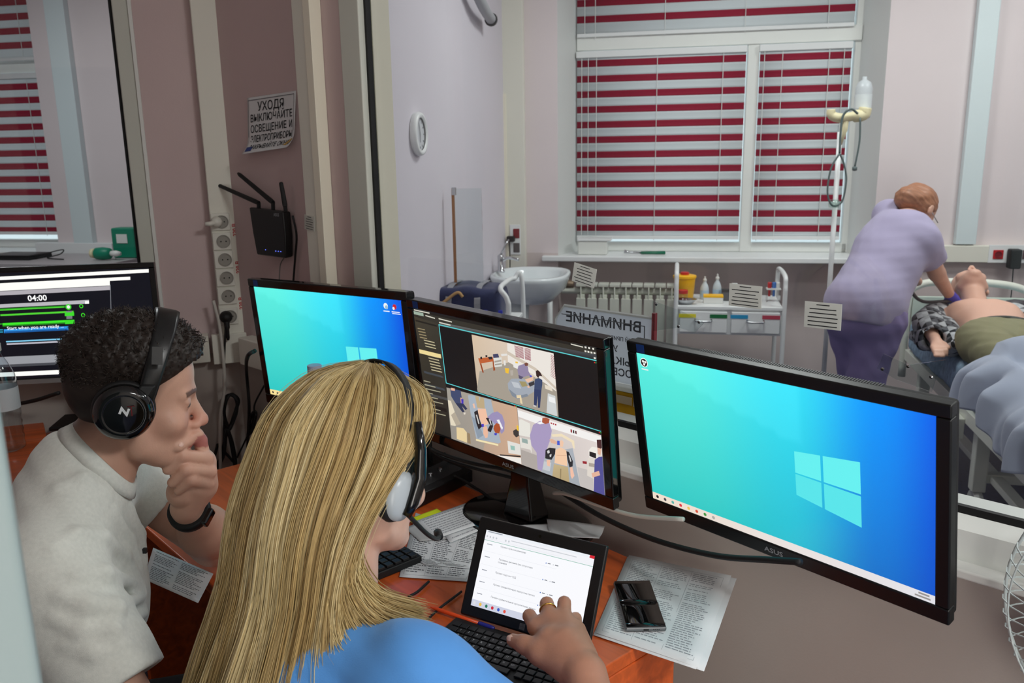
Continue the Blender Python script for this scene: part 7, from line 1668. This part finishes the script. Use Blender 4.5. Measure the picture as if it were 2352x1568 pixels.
# below the nape the hair hangs by gravity: blend head axes to upright axes
def toworld(loc):
    q = loc @ RW.T
    Ru = np.stack([rgW, fW, Z1], 1); g_ = loc @ Ru.T; k = np.clip((.02 - loc[..., 2:3]) / .16, 0, 1); k = k * k * (3 - 2 * k)
    return HW + q * (1 - k) + g_ * k
def guide_at(a):
    i = np.clip(np.searchsorted(ga, a) - 1, 0, len(ga) - 2); f = ((a - ga[i]) / (ga[i + 1] - ga[i])); f = np.clip(f, 0, 1)
    return gd[i] * (1 - f)[:, None, None] + gd[i + 1] * f[:, None, None]
def strands(N, seed, depth, clump=.75, jit=.004, length=(.88, 1.0)):
    r_ = np.random.default_rng(seed); nc = 150
    ca0 = np.sort(r_.uniform(ga[0], ga[-1], nc)); cof = r_.normal(size=(nc, 3)) * .0035; cshade = r_.uniform(0, 1, nc); cwave = r_.uniform(0, 6.28, nc)
    a = r_.uniform(ga[0], ga[-1], N); j = np.clip(np.searchsorted(ca0, a), 0, nc - 1)
    base = guide_at(a); cen = guide_at(ca0[j]); t_ = np.linspace(0, 1, base.shape[1])[None, :, None]
    k = clump * np.clip(t_ * 1.6, 0, 1) ** 1.2
    P_ = base * (1 - k) + cen * k
    ctr = np.array([0, -.02, 0]); out = P_ - ctr; out[..., 2] *= .3 * (P_[..., 2] > .05); out /= np.linalg.norm(out, axis=2, keepdims=True) + 1e-6
    d = r_.uniform(-depth, .002, N)[:, None, None]; P_ = P_ + out * (d * np.clip(t_ * 5, .15, 1))
    P_ = P_ + cof[j][:, None] * np.clip(t_ * 2, 0, 1) + r_.normal(size=(N, 1, 3)) * jit * (.25 + t_)
    P_ = P_ + out * (.0035 * np.sin(9 * t_ + cwave[j][:, None, None]) * np.clip(t_ * 2, 0, 1)) 
    L_ = r_.uniform(length[0], length[1], N); idx = (np.linspace(0, 1, KS)[None] * L_[:, None]) * (base.shape[1] - 1); i0 = np.clip(idx.astype(int), 0, base.shape[1] - 2); fr = (idx - i0)[..., None]
    Q = np.take_along_axis(P_, i0[..., None], 1) * (1 - fr) + np.take_along_axis(P_, i0[..., None] + 1, 1) * fr
    sh = np.clip(.62 * cshade[j] + .38 * r_.uniform(0, 1, N), 0, 1)
    return toworld(Q), sh
HAIRW = M('blonde hair', (206, 178, 118), .38, attr='Col', spec=.4)
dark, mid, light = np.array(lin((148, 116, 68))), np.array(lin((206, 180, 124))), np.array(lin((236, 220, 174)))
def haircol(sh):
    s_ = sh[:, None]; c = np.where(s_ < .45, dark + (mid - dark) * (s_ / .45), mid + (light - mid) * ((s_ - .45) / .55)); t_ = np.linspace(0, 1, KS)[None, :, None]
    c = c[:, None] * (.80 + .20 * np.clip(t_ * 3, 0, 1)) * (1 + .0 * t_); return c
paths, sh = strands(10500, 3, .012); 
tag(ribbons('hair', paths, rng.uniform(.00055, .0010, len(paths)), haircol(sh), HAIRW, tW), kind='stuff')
paths, sh = strands(190, 9, .0, clump=.3, jit=.006, length=(.8, 1.03)); paths += rng.normal(size=(len(paths), 1, 3)) * .003
tag(ribbons('flyaway_hair', paths, np.full(len(paths), .00035), haircol(sh), HAIRW, tW), kind='stuff')
# the mass of hair underneath
aa = np.linspace(ga[0], ga[-1], 70); G = guide_at(aa)[:, ::1]; ctr = np.array([0, -.02, 0]); out = G - ctr; out[..., 2] *= .3; out /= np.linalg.norm(out, axis=2, keepdims=True) + 1e-6
G = G - out * .011; W_ = toworld(G)
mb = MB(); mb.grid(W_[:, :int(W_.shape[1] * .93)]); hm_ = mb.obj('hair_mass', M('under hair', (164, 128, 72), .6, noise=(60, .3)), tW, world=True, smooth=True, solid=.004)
# thin strands tied across the back
# headset
tH = thing('headset', 'thin black headset with silver ear disc on the blonde woman', 'headset', frame(HW, x=rgW, y=ffW))
mb = MB(); P_ = [(.101 * math.cos(a) , .004 + .024 * math.sin(a), .004 + .142 * math.sin(a)) for a in np.linspace(math.radians(-2), math.radians(182), 37)]
vs = []; fs = []
for i, p in enumerate(P_):
    k = abs(i - 18) / 18; w_ = .0085 - .003 * k; nrm_ = (Vector(p) - Vector((0, 0, .03))).normalized()
    for sy, so in ((-w_, -.002), (w_, -.002), (w_, .002), (-w_, .002)): vs.append(Vector(p) + nrm_ * so + Vector((0, sy, -sy * .2)))
for i in range(36):
    for j in range(4): fs.append((i * 4 + j, i * 4 + (j + 1) % 4, i * 4 + 4 + (j + 1) % 4, i * 4 + 4 + j))
mb.add(vs, fs + [(0, 1, 2, 3), (144, 145, 146, 147)]); mb.obj('headband', BLKM, tH, smooth=True)
for s in (-1, 1):
    cm = frame((s * .090, -.002, -.010), z=(s, .18, 0), y=(0, 0, 1)) @ Matrix.Diagonal((.80, .98, .9, 1))
    mb = MB(); mb.lathe([(.022, -.010), (.035, -.009), (.037, 0), (.034, .008), (.028, .009)], 32, cm); mb.obj('ear_pad', BLKM, tH, smooth=True)
    mb = MB(); mb.lathe([(.033, .009), (.032, .015), (.024, .021), (.012, .024), (0, .0245)], 32, cm, caps=False); mb.obj('ear_disc', M('silver grey plastic', (176, 184, 190), .28), tH, smooth=True)
    mb = MB(); mb.tube([Vector((s * .100, .012, .085)), Vector((s * .108, .016, .05)), Vector((s * .1125, .016, .015)), Vector((s * .1125, .008, -.015)), Vector((s * .110, .002, -.032))], [.005, .0075, .009, .0095, .007], 12); mb.obj('yoke', BLKG, tH, smooth=True)
mb = MB(); mb.tube(smooth_path([(.113, .002, -.030), (.105, .045, -.062), (.085, .085, -.082), (.07, .105, -.086)], 5), .0032, 8); mb.obj('mic_boom', BLKM, tH, smooth=True)
mb = MB(); mb.tube([(.07, .105, -.086), (.055, .116, -.086)], .006, 10); mb.obj('microphone', BLKM, tH, smooth=True)

# low stools that carry the two sitters
for (P_, lb) in ((PEL, 'black office stool under the man in the white t-shirt'), (PELw, 'black office stool under the blonde woman')):
    zs_ = float(P_[2]) - .12; t = thing('office_stool', lb, 'stool', loc=(P_[0], P_[1], 0))
    mb = MB(); mb.lathe([(.02, zs_ - .06), (.19, zs_ - .055), (.21, zs_ - .03), (.20, zs_ - .005), (.02, zs_)], 28); mb.obj('seat', BLKM, t, smooth=True)
    mb = MB(); mb.lathe([(.03, .09), (.03, zs_ - .06)], 14); mb.obj('column', BLKM, t)
    for k in range(5): a = 6.2832 * k / 5; mb = MB(); mb.tube([(0, 0, .11), (.27 * math.cos(a), .27 * math.sin(a), .055)], [.03, .018], 8); l_ = mb.obj('leg', BLKM, t); mb = MB(); mb.lathe([(.01, -.012), (.025, -.012), (.025, .012), (.01, .012)], 12, frame((.27 * math.cos(a), .27 * math.sin(a), .0255), z=(-math.sin(a), math.cos(a), 0))); mb.obj('castor', BLKM, l_)
# ================= nurse bending over the bed
fN = unit(V(.79, .61, 0)); rgN = V(.61, -.79, 0) / np.linalg.norm(V(.61, -.79, 0))
PN = at_y(1990, 700, 3.78); NKn = at_y(2078, 512, 3.97); SRn = at_y(2122, 560, 3.84); SLn = NKn * 2 - SRn - Z1 * .06 + fN * .03
tN = thing('person', 'nurse with ginger hair in lilac scrubs bending over the bed', 'person', loc=(PN[0], PN[1], 0))
HN = at_y(2102, 486, 4.06); tf = unit(NKn - PN)                       # spine direction
ffN = unit(fN * .72 - Z1 * .70 + rgN * .1); uuN = unit(tf * .6 + fN * .55 + Z1 * .25); uuN = unit(uuN - ffN * (uuN @ ffN)); rN = np.cross(ffN, uuN); RN = np.stack([rN, ffN, uuN], 1); loc_n = to_local(HN, RN)
ERn, WRn = at_y(2152, 628, 3.93), at_y(2180, 676, 4.04)
ELn, WLn = SLn + fN * .12 - Z1 * .24, SLn + fN * .34 - Z1 * .36
FRn, FLn = V(PN[0] + .0, PN[1] - .02, 0), V(PN[0] + .02, PN[1] + .14, 0)
hipR, hipL = PN + rgN * .085, PN - rgN * .085
bodyN = [(cap(HN - uuN * .05 - ffN * .02, NKn, .05, .055), .02), (ell((NKn + PN) / 2 + tf * .05, (.15, .10, .24), axes(rgN, tf)), .04), (cap(SRn, SLn, .045, .045), .04), (cap(SRn, ERn, .046, .038), .015), (cap(ERn, WRn, .037, .025), .012), (cap(SLn, ELn, .046, .038), .015), (cap(ELn, WLn, .037, .025), .012),
         (cap(hipR, FRn + Z1 * .5, .08, .055), .03), (cap(FRn + Z1 * .5, FRn + Z1 * .08, .055, .038), .02), (cap(hipL, FLn + Z1 * .5, .08, .055), .03), (cap(FLn + Z1 * .5, FLn + Z1 * .08, .055, .038), .02)]
def fbN(P): return smin(union(bodyN, .02)(P), headf(loc_n(P), 1.0), .012)
def colN(vs): return np.ones((len(vs), 3)) * np.array(lin((206, 160, 138)))
skin('body', fbN, (1.3, 3.4, .02), (2.5, 4.4, 1.5), .0075, SKM, tN, color=colN)
LIL = M('lilac scrub cotton', (164, 156, 186), .85, noise=(8, .05), bump=(200, .2), sheen=.15); LILT = M('darker lilac trousers', (136, 124, 170), .85, noise=(8, .05), bump=(200, .2))
axn = axes(rgN, tf)
def topN(P):
    m_ = (NKn + PN) / 2
    d = union([ell(m_ + tf * .10, (.185, .13, .19), axn), (ell(m_ - tf * .06 - fN * .01, (.165, .135, .2), axn), .06), (ell(PN + Z1 * .0 - fN * .015, (.185, .165, .17), axes(rgN, Z1)), .07), (cap(NKn - tf * .04 + rgN * .04, SRn, .07, .065), .05), (cap(NKn - tf * .04 - rgN * .04, SLn, .07, .065), .05)], .06)(P) + .005 * wav(P, 11, 1) + .0015 * wav(P, 42, 5)
    q = (P - SRn.astype(np.float32)); d = d + .0045 * np.sin(48 * (q @ tf.astype(np.float32)) + 30 * (q @ rgN.astype(np.float32)) + 2.5 * wav(P, 7, 4)) * np.clip((q @ fN.astype(np.float32)) / .1 + .9, 0, 1) * np.exp(-((q @ tf.astype(np.float32) + .18) / .16) ** 2)
    d = smax(d, -(P @ np.asarray(unit(Z1 * .93 + fN * .30), np.float32) - float((PN - Z1 * .10) @ unit(Z1 * .93 + fN * .30))), .006)
    hN = unit(ERn - SRn); hC = SRn + (ERn - SRn) * .52; sr = smax(cap(SRn - (ERn - SRn) * .1, ERn, .076, .078)(P) + .006 * wav(P, 22, 3), (P - hC.astype(np.float32)) @ hN.astype(np.float32), .004)
    hM = unit(ELn - SLn); hD = SLn + (ELn - SLn) * .6; sl = smax(cap(SLn, ELn, .074, .074)(P), (P - hD.astype(np.float32)) @ hM.astype(np.float32), .004)
    d = smin(smin(d, sr, .03), sl, .03); return smax(d, -cap(NKn + tf * .01, HN - uuN * .02, .062, .07)(P), .006)
skin('scrub_top', topN, (1.25, 3.35, .6), (2.4, 4.4, 1.5), .0095, LIL, tN)
def trN(P):
    d = union([ell(PN - Z1 * .04 - fN * .01, (.175, .15, .15), axes(rgN, Z1)), (cap(hipR - Z1 * .05, FRn + Z1 * .48 + fN * .02, .105, .078), .04), (cap(FRn + Z1 * .48 + fN * .02, FRn + Z1 * .06, .078, .072), .03), (cap(hipL - Z1 * .05, FLn + Z1 * .48 + fN * .02, .105, .078), .04), (cap(FLn + Z1 * .48 + fN * .02, FLn + Z1 * .06, .078, .072), .03)], .03)(P) + .006 * wav(P, 14, 2) + .003 * wav(P, 38, 4)
    return smax(d, P[:, 2] - PN[2] - .06, .01)
skin('trousers', trN, (1.3, 3.4, .03), (2.1, 4.2, 1.05), .011, LILT, tN)
WCOL = M('white collar cotton', (232, 234, 238), .85)
skin('collar', lambda P: smax(np.abs(cap(NKn - tf * .02, HN - uuN * .03, .067, .074)(P)) - .004, np.maximum((P - (NKn + tf * .05).astype(np.float32)) @ tf.astype(np.float32), -(P - (NKn - tf * .035).astype(np.float32)) @ tf.astype(np.float32)), .004), NKn - .16, NKn + .16, .006, WCOL, tN)
HG = M('ginger hair', (150, 92, 62), .5, attr='Col')
def hairN(P):
    q = loc_n(P); d = ell((0, -.012, .036), (.086, .104, .100))(q); d = smin(d, ell((0, -.105, -.005), (.055, .05, .05))(q), .04) + .0025 * np.sin(70 * q[:, 0] + 18 * q[:, 1]) + .003 * wav(q, 60, 2)
    return smax(d, -(q[:, 2] - np.interp(q[:, 1], [-.16, -.06, 0, .03, .06, .09], [-.08, -.06, -.005, .02, .045, .075])), .012)
skin('hair', hairN, HN - .22, HN + .22, .005, HG, tN, color=flat((156, 106, 78)))
GLV = M('blue violet glove', (66, 66, 190), .5)
gl = [cap(WRn, WRn + fN * .05 - Z1 * .03, .026, .028)]
for k in range(4): b_ = WRn + fN * .065 - Z1 * .04 + rgN * (.024 - .016 * k); gl += chain([WRn + fN * .04 - Z1 * .02, b_, b_ + fN * .035 - Z1 * .012, b_ + fN * .048 - Z1 * .035], [.016, .011, .0095, .008], .005)
gl += chain([WRn + fN * .01, WRn + fN * .03 - Z1 * .045 - rgN * .03, WRn + fN * .055 - Z1 * .06 - rgN * .03], [.014, .011, .009], .005)
skin('glove', union(gl, .005), WRn - .12, WRn + .16, .004, GLV, tN)
for F_ in (FRn, FLn):
    skin('shoe', lambda P, F_=F_: smax(union([ell(F_ + Z1 * .035, (.045, .06, .045), axes(rgN, Z1)), ell(F_ + Z1 * .025 + fN * .09, (.045, .11, .03), axes(rgN, Z1))], .03)(P), .002 - P[:, 2], .003), F_ - V(.25, .25, .02), F_ + V(.25, .25, .12), .008, M('white clog', (220, 220, 220), .5), tN)
mb = MB(); e_ = HN + rN * .078 + ffN * .03; mb.tube([e_ + ffN * .055, e_, e_ - ffN * .02], .0022, 6); mb.tube([HN + ffN * .095 + rN * (.034 + .02 * math.cos(a)) + uuN * (.002 + .017 * math.sin(a)) for a in np.linspace(0, 6.28, 17)], .0018, 6, caps=False); mb.obj('spectacles', STEEL, tN, world=True, smooth=True)
cable('stethoscope', 'dark stethoscope tube hanging from the nurse to the manikin', [at_y(2092, 640, 3.86), at_y(2096, 672, 3.9), at_y(2120, 692, 3.98), at_y(2165, 692, 4.03), at_y(2190, 690, 4.05)], .008, M('dark grey rubber', (66, 68, 70), .5))
# ================= training manikin on the bed
HD = V(2.315, 4.20, .835); hipc = V(2.115, 3.50, .722); ax_ = unit(HD * V(1, 1, 0) - hipc * V(1, 1, 0)); sd = np.cross(Z1, ax_); sd = sd if sd[0] > 0 else -sd   # sd: away from the nurse side
tD = thing('training_manikin', 'bare chested training manikin lying on the bed in plaid shirt and olive trousers', 'manikin', loc=(hipc[0], hipc[1], .64))
uuD = unit(ax_ * .93 - Z1 * .20); ffD = unit(Z1 + ax_ * .2); rD = np.cross(ffD, uuD); RD = np.stack([rD, ffD, uuD], 1); loc_d = to_local(HD, RD)
ch = hipc + ax_ * .37 + Z1 * .015; shN = hipc + ax_ * .50 - sd * .17 + Z1 * .015; shF = hipc + ax_ * .50 + sd * .17 + Z1 * .015
elN, hnN = shN - ax_ * .25 - sd * .08 - Z1 * .03, at_z(2150, 785, .69)
elF, hnF = shF - ax_ * .26 + sd * .06 - Z1 * .03, hipc + sd * .22 - Z1 * .04
elN = (shN + hnN) / 2 - sd * .05 + Z1 * .02
dm_ = [(cap(HD - uuD * .06, hipc + ax_ * .52 + Z1 * .02, .052, .06), .02), (ell(ch, (.165, .205, .095), axes(sd, Z1)), .05), (ell(hipc + ax_ * .12 + Z1 * .01, (.14, .18, .085), axes(sd, Z1)), .06), (cap(shN, elN, .05, .04), .03), (cap(elN, hnN, .038, .024), .012), (cap(shF, elF, .05, .04), .03), (cap(elF, hnF, .038, .024), .012), (cap(hipc - sd * .09, hipc - sd * .1 - ax_ * .4, .075, .055), .03), (cap(hipc + sd * .09, hipc + sd * .1 - ax_ * .4, .075, .055), .03),
       (cap(ch - sd * .05 + ax_ * .06 + Z1 * .045, ch - sd * .10 + ax_ * .05 + Z1 * .035, .05, .05), .05), (cap(ch + sd * .05 + ax_ * .06 + Z1 * .045, ch + sd * .1 + ax_ * .05 + Z1 * .035, .05, .05), .05)]
hdv = unit(hnN - elN); sv = unit(np.cross(hdv, Z1))
for k in range(4): b_ = hnN + hdv * .055 + sv * (.024 - .016 * k); dm_ += chain([hnN, b_, b_ + hdv * (.032 if k < 3 else .024) - Z1 * .004, b_ + hdv * (.055 if k < 3 else .04) - Z1 * .016], [.022, .0115, .010, .008], .007)
dm_ += chain([hnN, hnN + hdv * .03 - sv * .035, hnN + hdv * .06 - sv * .04], [.018, .012, .009], .006)
MAN = M('manikin vinyl', (222, 172, 150), .42, attr='Col')
def colD(vs):
    c = np.ones((len(vs), 3)) * np.array(lin((226, 178, 156))); q = loc_d(vs); lp = (np.abs(q[:, 2] + .07) < .010) & (np.abs(q[:, 0]) < .024) & (q[:, 1] > .085) & (np.abs(q[:, 2]) < .14); c[lp] = lin((188, 120, 110)); return c
skin('body', lambda P: smin(union(dm_, .02)(P), headf(loc_d(P)), .012), (1.6, 3.1, .58), (2.75, 4.5, .98), .0062, MAN, tD, color=colD)
OLV = M('olive trousers cloth', (132, 128, 98), .85, noise=(10, .06), bump=(200, .25))
def ftr(P):
    d = union([ell(hipc - ax_ * .01, (.185, .17, .105), axes(sd, Z1)), (cap(hipc - sd * .095, hipc - sd * .09 - ax_ * .45 + Z1 * .0, .100, .078), .04), (cap(hipc + sd * .095, hipc + sd * .11 - ax_ * .45 + Z1 * .0, .100, .078), .04), (cap(hipc - sd * .09 - ax_ * .45, hipc - sd * .07 - ax_ * .85 - Z1 * .03, .078, .055), .03), (cap(hipc + sd * .11 - ax_ * .45, hipc + sd * .12 - ax_ * .85 - Z1 * .03, .078, .055), .03)], .03)(P) + .006 * wav(P, 14, 3) + .004 * wav(P, 36, 1)
    return smax(d, (P - (hipc + ax_ * .06).astype(np.float32)) @ ax_.astype(np.float32), .006)
skin('trousers', ftr, (1.4, 2.6, .56), (2.6, 4.0, .95), .011, OLV, tD)
BELT = M('dark belt', (60, 60, 56), .5)
skin('belt', lambda P: smax(smax(ell(hipc + ax_ * .02, (.190, .19, .110), axes(sd, Z1))(P), (P - (hipc + ax_ * .075).astype(np.float32)) @ ax_.astype(np.float32), .003), -(P - (hipc + ax_ * .045).astype(np.float32)) @ ax_.astype(np.float32), .003), hipc - .3, hipc + .35, .008, BELT, tD)
def plaid():
    m = M('black and white plaid cotton', (60, 62, 66), .9); nt = m.node_tree; b = nt.nodes['Principled BSDF']; tc = nt.nodes.new('ShaderNodeTexCoord')
    mp = nt.nodes.new('ShaderNodeMapping'); mp.inputs['Rotation'].default_value = (.4, .3, .5); nt.links.new(tc.outputs['Object'], mp.inputs[0])
    ck = nt.nodes.new('ShaderNodeTexChecker'); ck.inputs['Scale'].default_value = 40; ck.inputs[1].default_value = lin((36, 38, 42)) + (1,); ck.inputs[2].default_value = lin((120, 122, 128)) + (1,)
    c2 = nt.nodes.new('ShaderNodeTexChecker'); c2.inputs['Scale'].default_value = 20; c2.inputs[1].default_value = lin((30, 32, 36)) + (1,); c2.inputs[2].default_value = lin((226, 228, 230)) + (1,)
    mx = nt.nodes.new('ShaderNodeMix'); mx.data_type = 'RGBA'; mx.inputs[0].default_value = .5
    nt.links.new(mp.outputs[0], ck.inputs[0]); nt.links.new(mp.outputs[0], c2.inputs[0]); nt.links.new(ck.outputs[0], mx.inputs[6]); nt.links.new(c2.outputs[0], mx.inputs[7]); nt.links.new(mx.outputs[2], b.inputs['Base Color']); return m
PLD = plaid()
def fshirt(P):
    d = None
    for s_, sh_, el_, hn_ in ((-1, shN, elN, hnN), (1, shF, elF, hnF)):
        hv_ = unit(hn_ - el_); e = union([cap(sh_ + ax_ * .03, el_, .068, .062), cap(el_, el_ + (hn_ - el_) * .62, .062, .052), (ell(hipc + ax_ * .27 + sd * s_ * .175 - Z1 * .03, (.06, .24, .07), axes(sd, Z1)), .04), (ell(hipc + ax_ * .30 + sd * s_ * .24 - Z1 * .07, (.08, .20, .03), axes(sd, Z1)), .04)], .03)(P)
        e = smax(e, -cap(el_ + (hn_ - el_) * .5, hn_, .042, .044)(P), .004)
        d = e if d is None else np.minimum(d, e)
    return d + .007 * wav(P, 17, 2) + .004 * wav(P, 45, 4)
skin('plaid_shirt', fshirt, (1.55, 3.2, .56), (2.8, 4.4, .95), .0095, PLD, tD)
q = at_y(2334, 702, 4.0)
t = thing('pressure_bulb', 'dark rubber bulb with chrome valve beside the manikin at right edge', 'instrument', loc=q)
mb = MB(); mb.lathe([(.008, -.06), (.024, -.045), (.032, -.01), (.028, .03), (.012, .05)], 18, rot_to((0, 0, 0), (1, -.3, 0))); mb.obj('bulb', M('dark rubber', (62, 56, 62), .5), t, smooth=True); mb = MB(); mb.lathe([(.008, .05), (.012, .055), (.012, .075), (.006, .085)], 12, rot_to((0, 0, 0), (1, -.3, 0))); mb.obj('valve', CHROME, t, smooth=True)
